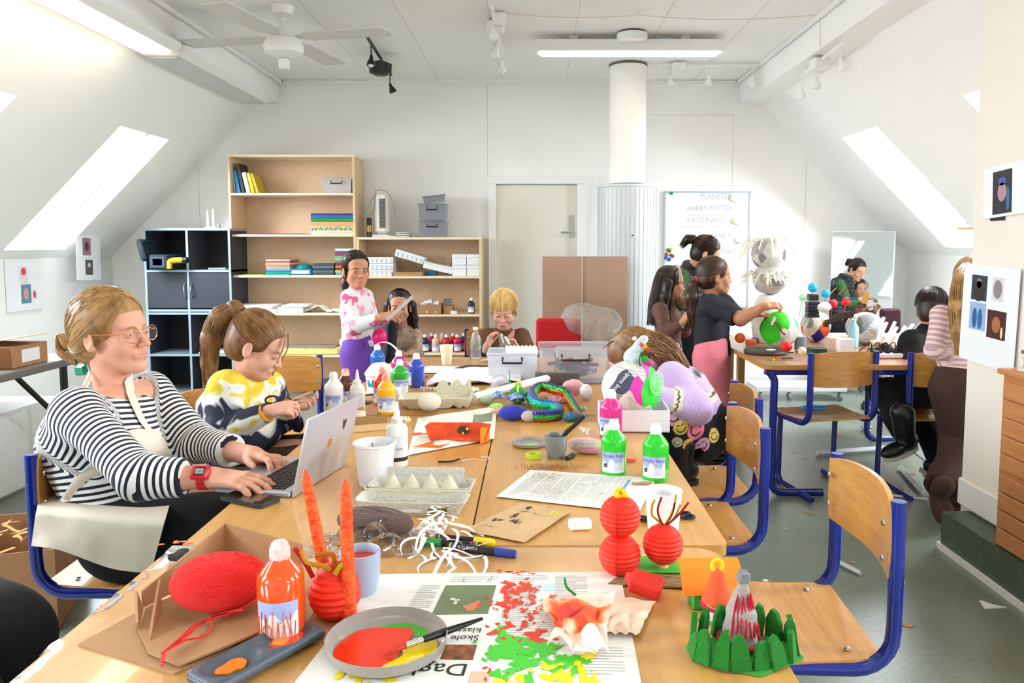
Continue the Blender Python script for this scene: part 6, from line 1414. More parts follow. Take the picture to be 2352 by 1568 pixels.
pulp=mat('grey pulp board','d3d2c8',.9,bump=.5,bscale=160,var=.06,vscale=90);pulp_in=mat('cream pulp board','e4dfc6',.9,bump=.5,bscale=160)
def egg_carton():
  r=root('egg_carton','open grey egg carton with four cones, behind the shredded paper','egg carton',tp(962,1150),R(-4))
  nx=80;ny=30;A_,B_=.13,.05
  def tray(u,v):
    x=(u-.5)*2*A_;y=(v-.5)*2*B_;e=min(1,(1-abs(u-.5)*2)*9,(1-abs(v-.5)*2)*5)
    cx=abs(((x/(.048))+.5)%1-.5);z=.036*(1-e)+.036*e*(.25+.75*(cx*2)**2*.35)
    for k in range(4):
      d=math.hypot(x-(-.072+.048*k),y);z=max(z,.062-d*1.7)
    return(x,y+.03,max(.003,z if e>=1 else max(z,.036*(1-e))))
  obj('egg_tray',Geo().grid(nx,ny,tray,thick=.003),pulp_in,r)
  def outer(u,v):
    a=u*2*PI;k=.93+.07*v;sc=.012*abs(math.sin(a*5))*(1-v);n_=6
    c,s_=math.cos(a),math.sin(a);q=(abs(c)**n_+abs(s_)**n_)**(-1/n_);return((A_*k-sc*.4)*q*c*1.0,.03+(B_*k-sc)*q*s_,.001+v*.037)
  obj('tray_wall',Geo().grid(96,4,outer,thick=.002),pulp,r)
  def lid(u,v):
    a=u*2*PI;c,s_=math.cos(a),math.sin(a);q=(abs(c)**5+abs(s_)**5)**(-1/5);k=(.86+.14*v);return(A_*k*q*c*1.02,-.062+.047*k*q*s_,.001+v*.032)
  l=obj('lid',Geo().grid(96,5,lid,thick=-.0025),pulp,r)
  obj('lid_floor',Geo().prism([(A_*.86*1.02*(abs(math.cos(a))**5+abs(math.sin(a))**5)**(-.2)*math.cos(a),-.062+.047*.86*(abs(math.cos(a))**5+abs(math.sin(a))**5)**(-.2)*math.sin(a))for a in[2*PI*i/48 for i in range(48)]],.001,.004),pulp_in,l)
  obj('lid_label',Geo().box((-.035,-.1088,.0175),(.13,.0015,.02),rotM(-6,0,0,(0,-.001,-.010))),mat('pale pink label','e9dede',.6),l)
  obj('green_label',Geo().box((.068,-.1092,.0175),(.045,.0015,.024),rotM(-6,0,0,(0,-.001,-.010))),mat('grass print','2f3a14',.5,col2='93962e',vscale=110),l)
  vs,fs=text_geo('INDHOLD 8 ÆG',.007,lambda x,y,z:(-.01-x,-.1125,.021-y));obj('label_text',Geo().add(vs,fs),ink_g,l)
  obj('hinge_flap',Geo().box((0,.082,.045),(.2,.003,.03),rotM(-14,0,0,(0,0,.02)),bev=.001),pulp,r,label='upright cardboard flap')
egg_carton()
r=root('egg_carton','torn egg carton holding a ball of cream yarn','egg carton',tp(1000,935)+Vector((0,.02,0)),.1)
obj('egg_tray',Geo().grid(50,24,lambda u,v:((u-.5)*.28,(v-.5)*.13,.004+.04*max(0,1-min((1-abs(u-.5)*2)*8,(1-abs(v-.5)*2)*4))+.03*max(0,math.sin(u*19))**3*max(0,math.sin(v*PI))),thick=.003),pulp_in,r)
obj('torn_flap',Geo().grid(16,8,lambda u,v:(.0+u*.14,.06,.03+v*(.035+.03*abs(math.sin(u*8)))),thick=.003),pulp_in,r)
def yarn_ball(label,loc,col,rad=(.06,.045,.04),n=60,tr=.0022,seed=1,rz=0,name='yarn_ball',along=False,col2=None,tail=None,group=None):
  r=root(name,label,'yarn',loc,rz,group);m=mat('yarn '+col,col,.85,bump=.4,bscale=400,sheen=.2);rg=random.Random(seed);g=Geo();c0=Vector((0,0,rad[2]+tr));ms=[m]+([mat('yarn '+c,c,.85)for c in col2]if col2 else[])
  obj('yarn_core',Geo().ball(c0,1,20,sc_=tuple(x*.93 for x in rad)),m,r)
  for i in range(n):
    if along:ax=Vector((rg.uniform(-.35,.35),rg.uniform(-1,1),rg.uniform(-1,1)))
    else:ax=Vector([rg.gauss(0,1)for _ in range(3)])
    ax.normalize();u=ax.orthogonal().normalized();w=ax.cross(u);off=rg.uniform(-.35,.35);ph=rg.uniform(0,6)
    k_=math.sqrt(1-off*off);pts=[c0+Vector(((ax*off+(u*math.cos(a+ph)+w*math.sin(a+ph))*k_).x*rad[0],(ax*off+(u*math.cos(a+ph)+w*math.sin(a+ph))*k_).y*rad[1],(ax*off+(u*math.cos(a+ph)+w*math.sin(a+ph))*k_).z*rad[2]))*1 for a in[2*PI*j/22 for j in range(22)]]
    g.mi(i%len(ms)).tube(pts,tr,5,closed=True)
  obj('yarn_strand',g,ms,r)
  if tail:obj('yarn_tail',Geo().tube(smooth_path(tail,6),tr*.9,6),m,r)
  return r
kb_m=mat('brown corrugated card','b48b62',.8,var=.05,vscale=60);kb_e=mat('card edge','8f6a45',.9)
def card_tray():
  c=tp(480,1440);r=root('cardboard_tray','cut open cardboard box holding the red yarn','cardboard box',(0,0,0));z0=TZ+.004
  P=lambda x,y,z=0:on(x,y,z0+z)
  def plate(pts,z=.0,name='bottom_panel',t=.004):
    g=Geo();vs=[Vector(p)for p in pts];n=(vs[1]-vs[0]).cross(vs[2]-vs[0]).normalized()*t;k=len(vs)
    g.add([tuple(v)for v in vs]+[tuple(v-n)for v in vs],[tuple(range(k)),tuple(range(k,2*k))[::-1]]+[(i,i+k,(i+1)%k+k,(i+1)%k)for i in range(k)]);obj(name,g,kb_m,r)
  plate([P(180,1478),P(360,1380),P(560,1330),P(600,1420),P(520,1490),P(400,1545),P(250,1500)][::-1],name='loose_flap')
  z0=TZ+.012
  plate([P(318,1445),P(336,1395),P(525,1310),P(700,1330),P(700,1400),P(640,1430),P(500,1490),P(410,1525),P(340,1495)][::-1])
  b0,b1,b2,b3=P(330,1395),P(520,1300),P(694,1335),P(318,1445)
  H_=Vector((0,0,1));plate([b0,b1,b1+H_*.085,b0+H_*.03],name='side_panel');plate([b1,b2,b2+H_*.07,b1+H_*.085],name='side_panel')
  plate([b3,b0,b0+H_*.03+Vector((-.01,0,0)),b3+H_*.012],name='side_panel');plate([P(345,1470),P(372,1400),P(372,1400)+H_*.055,P(345,1470)+H_*.0],name='torn_flap')
card_tray()
rx=tp(508,1398,TZ+.016);T0=Vector(rx);W_t=lambda x,y,z=.002:on(x,y,TZ+.016+z)-T0
yarn_ball('large bright red ball of yarn in the cardboard box',rx,'e8140c',(.078,.05,.046),190,.0022,2,R(14),along=True)
r=root('yarn_tail','loose red yarn ends trailing out of the red ball','yarn',rx);g=Geo();rdm=mat('yarn e8140c','e8140c')
for k,q in enumerate(([(575,1385,.02),(540,1408),(470,1425),(440,1450),(400,1480),(375,1498),(372,1528)],[(560,1400,.02),(500,1410),(450,1440),(410,1472),(380,1495),(376,1520)],[(480,1415),(486,1440),(465,1462),(425,1470),(385,1492)],[(590,1380,.02),(520,1412),(455,1430),(405,1472),(372,1500)])):
  g.tube(smooth_path([W_t(x,y,(z[0]if z else.003)+.002*k)for x,y,*z in q],6),.0018,6)
obj('yarn_strand',g,rdm,r)
yarn_ball('skein of thick brown yarn in clear wrapping',tp(862,1232)+Vector((0,0,.001)),'665048',(.085,.038,.028),46,.0042,4,R(-14),along=True,name='yarn_skein')
yarn_ball('cream ball of yarn in the torn egg carton',tp(985,950)+Vector((0,.02,.008)),'f0e8d4',(.043,.04,.033),170,.0016,5)
yarn_ball('royal blue skein of yarn',tp(1178,965),'2438b8',(.05,.028,.024),40,.0032,6,.2,along=True,name='yarn_skein')
yarn_ball('pale grey tassel of yarn beside the blue skein',tp(1214,968),'cfc6ba',(.026,.022,.018),50,.0018,7)
yarn_ball('multicoloured pastel skein behind the dark mug',tp(1350,1040),'e8b8a0',(.062,.036,.022),60,.0018,8,-.3,along=True,name='yarn_skein',col2=['8fc4b8','e88ca8','e8d8a0','b8a8d0'])
tap=mat('orange painted paper','ff6a24',.5,bump=.6,bscale=90,col2='f2440e',vscale=40)
def taper(label,base,tip,r0=.0125):
  r=root('paper_candle',label,'candle',base);d=Vector(tip)-Vector(base);n=26;g=Geo();pts=[d*(i/n)for i in range(n+1)]
  rads=[r0*(1-.28*(i/n))*(1+.07*(i%2))for i in range(n+1)];rads[-1]=.001;rads[-2]=r0*.5;rads[-3]=r0*.62;g.tube(pts,r0,9,rads=rads);obj('candle_shaft',g,tap,r,angle=60);return r
b1_=tp(803,1428,TZ+.004);taper('straight orange paper candle in the foreground, right one of the pair',b1_,Vector((b1_.x-.002,b1_.y,.98)));
def at_y(px,py,Y):return at(px,py,Y)
b2_=tp(752,1345,TZ+.005);taper('leaning orange paper candle behind the orange bottle',b2_,at(700,1078,b2_.y+.0),.0125)
red_l=mat('red lantern paper','ea2a0e',.55)
def lantern_geo(rad,h=None,n=28,rings=12):
  prof=[];h=h or rad;N=rings*2
  for i in range(N+1):
    a=-PI*.46+PI*.92*i/N;prof.append((rad*math.cos(a)*(1+.03*(1 if i%2 else-1)),h*math.sin(a)))
  return Geo().lathe(prof,n)
lp=tp(770,1418);r=root('red_lantern_pot','dented red lantern pot with pipe cleaners behind the orange candle','lantern',lp)
g=lantern_geo(.043,.05);g.v=[(x*(1-.12*max(0,z/.05)),y,z+.047)for x,y,z in g.v];obj('lantern_shell',g,red_l,r,angle=12)
for col,q in(('e01818',[(-.03,-.02,.08),(-.045,-.02,.11),(-.06,-.02,.13)]),('f4c01c',[(-.05,-.02,.125),(-.04,-.02,.105),(-.015,-.02,.1),(0,-.02,.092)]),('f08a1c',[(-.03,.0,.11),(.0,-.01,.115),(.005,-.01,.095),(.02,-.01,.105),(.03,-.02,.115)]),('f2cf2a',[(.01,-.03,.09),(.02,-.03,.105),(.03,-.025,.1)])):
  obj('pipe_cleaner',Geo().tube(smooth_path(q,5),.0042,7),mat('chenille '+col,col,.95,bump=.8,bscale=500),r)
tag(obj('cardboard_piece',Geo().prism([(-.06,-.05),(.1,-.055),(.11,.04),(-.05,.06)],0,.004),kb_m,loc=tp(775,1440)),'flat cardboard piece under the red lantern pot','cardboard')
def paper_obj(name,label,corners,mt,parts=(),cat='newspaper',z=.0035,lift=.004,nx=30,ny=20,seed=0,fold=0):
  """corners: four table points (near-left, near-right, far-right, far-left); parts: printed areas in (u,v) on the sheet"""
  A_=[Vector(c)for c in corners];base=sum(A_,Vector())/4;r=root(name,label,cat,(base.x,base.y,TZ))
  def S(u,v,o=0):
    p=A_[0].lerp(A_[1],u).lerp(A_[3].lerp(A_[2],u),v)-base
    return Vector((p.x,p.y,z+o+lift*.5*(1+noise2(u*1.3+seed,v*1.1,1))*min(1,6*min(u,1-u,v,1-v)+.25)))
  obj('sheet',Geo().grid(nx,ny,lambda u,v:S(u,v),thick=.0009),mt,r)
  for(nm,kind,data,m_)in parts:
    g=Geo()
    if kind=='rect':
      for(u0,v0,u1,v1)in data:g.grid(max(2,int((u1-u0)*nx)),max(2,int((v1-v0)*ny)),lambda u,v:S(u0+(u1-u0)*u,v0+(v1-v0)*v,.0004))
    elif kind=='lines':
      for(u0,v0,u1,v1,n,th)in data:
        for k in range(n):
          vv=v0+(v1-v0)*k/max(1,n-1);e=u1-(.0 if k%5 else(u1-u0)*.35);g.grid(4,1,lambda u,v:S(u0+(e-u0)*u,vv+v*th,.00045))
    elif kind=='vlines':
      for(u0,v0,u1,v1,n,th)in data:
        for k in range(n):
          uu=u0+(u1-u0)*k/max(1,n-1);e=v1-(.0 if k%5 else(v1-v0)*.35);g.grid(1,5,lambda u,v:S(uu+u*th,v0+(e-v0)*v,.00045))
    elif kind=='text':
      for(s_,u0,v0,sz,rot)in data:
        vs,fs=text_geo(s_,1.0);ca,sa=math.cos(R(rot)),math.sin(R(rot));W_u=(A_[1]-A_[0]).length;W_v=(A_[3]-A_[0]).length
        g.add([S(u0+(x*ca-y*sa)*sz/W_u,v0+(x*sa+y*ca)*sz/W_v,.0006)for x,y,_ in vs],fs)
    elif kind=='blob':
      rg=random.Random(data[0])
      for(u0,v0,ru,rv,n,s0)in data[1:]:
        for k in range(n):
          cu=rg.gauss(u0,ru);cv_=rg.gauss(v0,rv);sz=s0*rg.uniform(.25,1.3)
          if not(.02<cu<.98 and.02<cv_<.98):continue
          m0=rg.randint(7,13);an=rg.uniform(0,PI);el=rg.uniform(1,2.6);pts=[]
          for i in range(m0):
            a=2*PI*i/m0;q=sz*rg.uniform(.45,1.3);x=q*math.cos(a)*el;y=q*math.sin(a)
            uu=cu+(x*math.cos(an)-y*math.sin(an));vv=cv_+(x*math.sin(an)+y*math.cos(an))*1.6;pts.append(S(min(.99,max(.01,uu)),min(.99,max(.01,vv)),.0007+.00003*k))
          if sz>.004:pts=smooth_path(pts,3,True);m0=len(pts)
          g.add(pts+[sum(pts,Vector())/len(pts)+Vector((0,0,.0004))],[(i,(i+1)%m0,m0)for i in range(m0)])
    obj(nm,g,m_,r)
  return r
news=mat('newsprint','e9e8e2',.85,var=.02,vscale=10);nink=mat('newsprint ink','8b8b88',.8);nblk=mat('newsprint black','2c2c30',.8);nblue=mat('newsprint blue','4a9bc8',.7)
redp_=mat('wet red paint','e23a22',.25);grnp=mat('wet green paint','46c636',.25);yelp=mat('wet yellow paint','f6dc14',.25);crimson=mat('crimson paint','cc2336',.3)
nA=[tp(655,1600),tp(1478,1600),tp(1424,1316),tp(872,1322)]
paper_obj('newspaper','spread newspaper sheet splashed with red, green and yellow paint in the foreground',nA,news,[('photo_field','rect',[(.30,.58,.50,.86)],mat('grass photo','6f7d5a',.6,var=.12,vscale=25)),('photo_figure','blob',(5,(.44,.66,.012,.02,5,.012)),mat('photo orange','d98058')),('photo_shirt','blob',(6,(.36,.72,.01,.02,4,.01)),mat('photo white','e2e2ea')),('small_photo','rect',[(.395,.22,.495,.33)],mat('dark photo','3b2a2a',.6,col2='b0683a',vscale=60)),('headline','text',[('Dagblad',.49,.19,.046,180),('klass',.495,.46,.022,180),('Skole',.495,.40,.022,180)],nblk),('blue_rule','lines',[(.20,.20,.49,.2,1,.006)],nblue),('column_print','lines',[(.20,.45,.28,.86,24,.006),(.10,.3,.24,.42,8,.006),(.31,.9,.5,.95,3,.006),(.55,.9,.70,.96,4,.005),(.73,.72,.86,.95,16,.005),(.55,.35,.66,.8,26,.005),(.68,.4,.76,.7,18,.005),(.84,.12,.96,.3,10,.005)],mat('faint ink','bcbcb8',.8)),('divider_rule','vlines',[(.36,.89,.36,.97,1,.002),(.46,.89,.47,.97,2,.002)],nblk),('timetable','rect',[(.62,.78,.68,.86),(.69,.8,.74,.87)],mat('pale blue table','c4dbe4',.8)),('red_splash','blob',(11,(.60,.83,.04,.03,34,.011),(.55,.7,.03,.06,26,.010),(.66,.6,.05,.09,40,.007),(.55,.47,.04,.05,12,.009),(.68,.38,.03,.04,18,.014),(.6,.12,.05,.05,6,.008)),redp_),('crimson_splash','blob',(12,(.62,.62,.05,.12,34,.005)),crimson),('green_splash','blob',(13,(.60,.30,.05,.04,22,.022),(.66,.22,.05,.05,24,.018),(.78,.2,.05,.04,22,.012),(.56,.4,.02,.03,8,.012)),grnp),('yellow_splash','blob',(14,(.76,.14,.04,.05,22,.016),(.18,.12,.04,.04,14,.014),(.15,.3,.02,.05,8,.006),(.65,.07,.04,.02,6,.012)),yelp),('orange_square','rect',[(.50,.06,.56,.14)],mat('salmon print','eeb89a',.7)),('yellow_square','rect',[(.57,.05,.62,.12)],mat('lemon print','e4e26a',.7))],seed=1,lift=.002)
nB=[tp(1139,1143),tp(1468,1180),tp(1508,1100),tp(1218,1082)]
dots=mat('brown glitter','9a6248',.6,metal=.3)
paper_obj('newspaper','opened newspaper dusted with brown glitter beside the green bottles',nB,news,[('column_print','vlines',[(.06+.13*k,.08,.17+.13*k,.92,14,.0022)for k in range(6)],mat('light print','b4b4b2',.8)),('blue_rule','rect',[(.82,.1,.84,.28),(.80,.42,.82,.86)],nblue),('green_speck','blob',(22,(.6,.5,.05,.1,9,.008),(.45,.25,.04,.05,7,.008)),mat('pale green paint','8fd88a')),('glitter','blob',(21,(.17,.75,.07,.12,260,.0028),(.35,.25,.1,.13,200,.0026),(.28,.5,.12,.2,160,.0026)),dots)],seed=4,lift=.003)
tag(obj('glitter_spill',(lambda g:[g.box((random.Random(k).gauss(0,.05),random.Random(k+999).gauss(0,.022),.0006),(.0016,.0016,.0008))for k in range(900)]and g)(Geo()),dots,loc=tp(1265,1075)+Vector((0,0,.003))),'scatter of brown glitter on the table in front of the dark mug','glitter',kind='stuff')
tag(obj('cardboard_scrap',Geo().prism([(-.03,-.004),(-.012,-.008),(.0,-.003),(.022,-.006),(.03,.008),(.005,.012),(-.01,.005),(-.028,.006)],0,.003),kb_m,loc=tp(1476,1118)+Vector((0,0,.009))),'small torn cardboard scrap lying on the glittery newspaper','scrap')
tag(obj('cardboard_scrap',Geo().prism([(-.03,-.02),(.03,-.018),(.028,.02),(-.02,.018)],0,.003),kb_m,loc=tp(1522,1148)),'square cardboard scrap between the newspaper and the white cup','scrap')
def plate(label,loc,R0,h,blobs,rim='8d8a8c',tilt=0):
  r=root('paint_plate',label,'plate',loc);m=mat('taupe glazed plate','99918b',.25,coat=.3,var=.04,vscale=80)
  obj('plate_body',Geo().lathe([(.001,0),(R0*.86,0),(R0*.97,h*.35),(R0,h),(R0*.985,h+.001),(R0*.95,h*.45),(R0*.85,.004),(.001,.0035)],56),m,r)
  for nm,c,poly,z in blobs:obj(nm,Geo().prism(smooth2(poly,R0),.0036,.0036+z),mat('wet '+c,c,.15,coat=.4),r,angle=60)
  return r
def smooth2(p,k):return[(q.x*k,q.y*k)for q in smooth_path([(x,y,0)for x,y in p],5,closed=True)]
plate('round taupe plate of red, yellow and green paint in the foreground',tp(889,1492,TZ+.004),.094,.024,[('green_paint','3fb52c',[(-.35,.6),(.1,.8),(.5,.65),(.6,.4),(.2,.35),(-.2,.4)],.001),('red_paint','e8330f',[(-.83,.0),(-.6,.5),(-.1,.62),(.35,.55),(.3,.1),(.2,-.3),(.05,-.72),(-.4,-.72),(-.75,-.4)],.0025),('yellow_paint','f7d90a',[(.25,.05),(.6,.2),(.82,.1),(.78,-.3),(.5,-.66),(.1,-.8),(.05,-.6),(.3,-.3)],.003)])
plate('shallow taupe plate with a little green and pink paint',tp(1216,1022),.055,.013,[('green_paint','5ddb3a',[(-.3,-.15),(.1,.1),(.5,.05),(.55,-.3),(.1,-.45),(-.35,-.4)],.001),('pink_paint','e86aa8',[(.3,-.2),(.6,-.1),(.7,-.35),(.4,-.5)],.0012)])
r=root('paint_brush','black brush with a silver ferrule lying across the red paint','brush',tp(890,1480,TZ+.03));a_=Vector((0,0,-.012));b_=tp(1108,1420,TZ+.028)-Vector(r.location);dd_=(b_-a_)
obj('handle',Geo().tube([a_+dd_*.35,a_+dd_*.55,a_+dd_],.005,12,rads=[.0052,.0062,.0026]),mat('black lacquer','17171b'),r);obj('ferrule',Geo().tube([a_+dd_*.18,a_+dd_*.36],.005,12,rads=[.0058,.0052]),chrome,r)
obj('bristle',Geo().tube([a_-Vector((.008,.0,.006)),a_+dd_*.08,a_+dd_*.19],.005,10,rads=[.0008,.0058,.0058],flat=.6),mat('red wet bristle','c8301a',.3),r)
pal=Sdf(.008);pal.box((0,0,.006),(.2,.076,.02),rr=.009);pal.ell((.05,0,.017),(.044,.031,.014),k=.006,neg=True);pal.ell((-.045,0,.017),(.044,.031,.014),k=.006,neg=True);pal.cut((0,0,0),(0,0,-1),.3)
pr=root('palette','dark slate palette tray with orange paint in two wells','palette',tp(596,1508,TZ+.008),R(57));sdf_obj('palette_body',pal,.0025,mat('slate melamine','4b5560',.4),pr)
for k,(c,x,s_)in enumerate((('ef4a1c',.05,1.05),('f28a3a',.04,.55),('e07c1e',-.048,.75))):
  rg=random.Random(k+3);obj('paint_puddle',Geo().prism(smooth2([(math.cos(a)*rg.uniform(.6,1.1)*1.3,math.sin(a)*rg.uniform(.5,1.))for a in[2*PI*i/11 for i in range(11)]],.026*s_),-.0+k*.0008,.0065+k*.0008,Matrix.Translation((x,0,0))),mat('wet '+c,c,.2),pr)
def towel():
  r=root('paper_towel','crumpled paper towel stained red and orange on the newspaper','paper towel',tp(1335,1440,TZ+.006));O=Vector(r.location);P=lambda x,y,z=.01:on(x,y,TZ+z)-O
  m,nt,p=new_mat('stained towel');c=coords(nt,(1,1,1));gr=node(nt,'ShaderNodeVectorMath',operation='LENGTH');mp=node(nt,'ShaderNodeMapping');mp.inputs['Location'].default_value=(.012,-.008,0);nt.links.new(c,mp.inputs[0]);nt.links.new(mp.outputs[0],gr.inputs[0])
  n=node(nt,'ShaderNodeTexNoise');n.inputs['Scale'].default_value=22;n.inputs['Detail'].default_value=5;n.inputs['Distortion'].default_value=1;nt.links.new(c,n.inputs['Vector'])
  a=node(nt,'ShaderNodeMath',operation='MULTIPLY_ADD');a.inputs[1].default_value=.11;nt.links.new(n.outputs[0],a.inputs[0]);nt.links.new(gr.outputs['Value'],a.inputs[2]);rp=node(nt,'ShaderNodeValToRGB');e=rp.color_ramp.elements
  e[0].position=.07;e[0].color=(*lin('cf3a3c'),1);e[1].position=.145;e[1].color=(*lin('f6e2d6'),1)
  for ps,cc in((.09,'e8502a'),(.108,'ef8048'),(.12,'f4c2a6')):q=e.new(ps);q.color=(*lin(cc),1)
  nt.links.new(a.outputs[0],rp.inputs[0]);nt.links.new(rp.outputs[0],p.inputs['Base Color']);setp(p,Roughness=.9)
  A_=[P(1256,1490),P(1400,1525),P(1405,1368,.02),P(1262,1385,.02)]
  obj('folded_towel',Geo().grid(40,40,lambda u,v:A_[0].lerp(A_[1],u).lerp(A_[3].lerp(A_[2],u),v)+Vector((.012*math.sin(v*5+u*3)*(1 if u<.2 else.4),.012*math.sin(u*9)*(1-v),.006+.012*abs(noise2(u*1.1,v*1.0,.9))+.010*math.exp(-((v-.25)*5)**2)*abs(math.sin(u*6)))),thick=.0015),m,r)
  B_=[P(1390,1460,.008),P(1466,1462,.006),P(1506,1384,.006),P(1330,1372,.012)];obj('loose_towel_layer',Geo().grid(24,20,lambda u,v:B_[0].lerp(B_[1],u).lerp(B_[3].lerp(B_[2],u),v)+Vector((0,0,.003+.006*abs(noise2(u,v,1.2)))),thick=.0012),mat('peach stained towel','f4e0cc',.9,col2='f2c6a8',vscale=14),r)
  obj('pipe_cleaner',Geo().tube(smooth_path([P(1297,1328,.05),P(1302,1348,.045),P(1322,1366,.03)],5),.0022,6),mat('dark green chenille','1d7a32',.9),r)
towel()
grc=mat('bright green card','4fc23a',.6);
tag(obj('green_card',Geo().prism([(-.06,-.03),(.07,-.035),(.075,.035),(-.02,.045),(-.04,.02),(-.07,.01)],0,.002,rotM(0,0,0)),grc,loc=tp(1492,1308)+Vector((0,0,.008))),'bright green card under the red lantern with pipe cleaner hair','card')
tag(obj('scribbled_card',Geo().prism([(-.08,-.03),(.1,-.05),(.1,.02),(-.03,.04)],0,.003),mat('black scribbled kraft','5b4a2c',.8,col2='b8945a',vscale=40,stretch=(1,6,1)),loc=tp(1490,1330)+Vector((0,0,.003))),'cardboard scribbled with black ink under the green card','cardboard')
lb=tp(1423,1320);r=root('lantern_figure','two stacked round red paper lanterns with a yellow pompom','paper lantern',lb)
for k,(z,rd)in enumerate(((.0405,.0395),(.1165,.0385))):
  g=lantern_geo(rd,rd*1.02,32,13);g.v=[(x,y,zz+z)for x,y,zz in g.v];q=obj('paper_lantern',g,red_l,r,angle=12)
  obj('lantern_rib',Geo().tube([(-.012*math.cos(a),-(rd+.0005)*math.cos(a),z+rd*math.sin(a))for a in[R(-70+14*i)for i in range(11)]],.0012,5),mat('dark red fold','c8180c',.6),q)
g=Geo();rg=random.Random(4)
for i in range(26):g.ball((rg.gauss(0,.006),rg.gauss(0,.006),.158+rg.gauss(0,.005)),.005,6)
obj('pompom',g,mat('yellow fluff','f5c81a',.9),r)
lb=tp(1522,1304,TZ+.006)+Vector((0,0,.006));r=root('lantern_figure','single red paper lantern with red and yellow pipe cleaner hair','paper lantern',lb)
g=lantern_geo(.0385,.039,32,13);g.v=[(x,y,zz+.042)for x,y,zz in g.v];obj('paper_lantern',g,red_l,r,angle=12);obj('lantern_foot',Geo().lathe([(.012,-.004),(.01,.006)],12),mat('peach foot','f0b088'),r)
for col,q in(('f4bf1a',[(0,0,.078),(-.012,0,.09),(-.022,0,.1),(-.022,0,.118),(-.017,0,.13)]),('c81616',[(0,0,.078),(-.008,-.002,.095),(-.011,0,.112),(-.004,0,.135)]),('f4bf1a',[(.002,0,.078),(.012,0,.095),(.02,0,.115),(.024,0,.14)]),('c81616',[(.004,0,.08),(.016,0,.1),(.022,0,.125)]),('f4bf1a',[(.004,0,.078),(.02,0,.092),(.033,0,.12)]),('c81616',[(.004,-.002,.078),(.028,-.002,.1),(.048,-.002,.125)])):
  obj('pipe_cleaner',Geo().tube(smooth_path(q,4),.0022,6),mat('chenille '+col,col,.95,bump=.8,bscale=500),r)
S=Sdf(.006);S.box((0,0,.02),(.058,.045,.028),rot=(10,12,-20),rr=.006);S.box((-.02,.018,.022),(.03,.02,.02),rot=(0,20,20),rr=.004);S.post=lambda X,Y,Z,D:D+.0015*fbm(X,Y,Z,90,2);S.cut((0,0,0),(0,0,-1),.2)
r=root('red_paper_bundle','crumpled folded red paper bundle beside the green card','paper',tp(1484,1366,TZ+.004));sdf_obj('folded_paper',S,.002,mat('red matte paper','de2a1c',.7),r)
r=root('orange_house_model','little model house with orange paper roof and green base','paper model',tp(1632,1392),.05);orp=mat('orange crepe card','f58a1e',.6)
obj('house_wall',Geo().box((0,.005,.014),(.07,.04,.026),bev=.002),mat('green house wall','2f9a34',.5),r);obj('house_window',Geo().box((.012,-.0158,.014),(.03,.002,.016)),mat('white foam','eeeeee'),r)
g=Geo();g.grid(20,12,lambda u,v:((u-.5)*.108,-.022+v*.05,.03+.046*math.sin(min(1,v*1.15)*PI*.5)+.0015*math.sin(v*28)),thick=.003);obj('house_roof',g,orp,r)
r=root('mushroom_tower_model','small white tower with orange clay roof and yellow loop on a green card','paper model',tp(1645,1420,TZ)+Vector((0,0,0)),0)
obj('green_base',Geo().prism([(-.035,-.01),(.0,-.035),(.035,-.012),(.005,.02)],0,.003),mat('green felt base','2aa838',.7),r)
S=Sdf(.006);S.cap((0,0,.008),(0,0,.03),.023,.021);S.post=lambda X,Y,Z,D:D+.0012*fbm(X,Y,Z,150,1);S.cut((0,0,.003),(0,0,-1),.1);sdf_obj('tower_wall',S,.002,mat('white clay','e6e0d8',.9),r)
S=Sdf(.008);S.cap((0,0,.036),(0,0,.075),.025,.012);S.post=lambda X,Y,Z,D:D+.0018*fbm(X,Y,Z,160,5);S.cut((0,0,.03),(0,0,-1),.1);sdf_obj('tower_roof',S,.002,mat('orange red clay','ec5a2c',.8),r)
obj('yarn_band',Geo().tube([(.0245*math.cos(a),.0245*math.sin(a),.022-.004*math.cos(a))for a in[2*PI*i/18 for i in range(18)]],.003,6,closed=True),mat('crimson chenille','c81c34',.95),r)
obj('yellow_loop',Geo().tube([(.009*math.cos(a),0,.092+.011*math.sin(a))for a in[2*PI*i/14 for i in range(14)]],.0035,6,closed=True),mat('yellow loop','f2cf1a',.7),r)
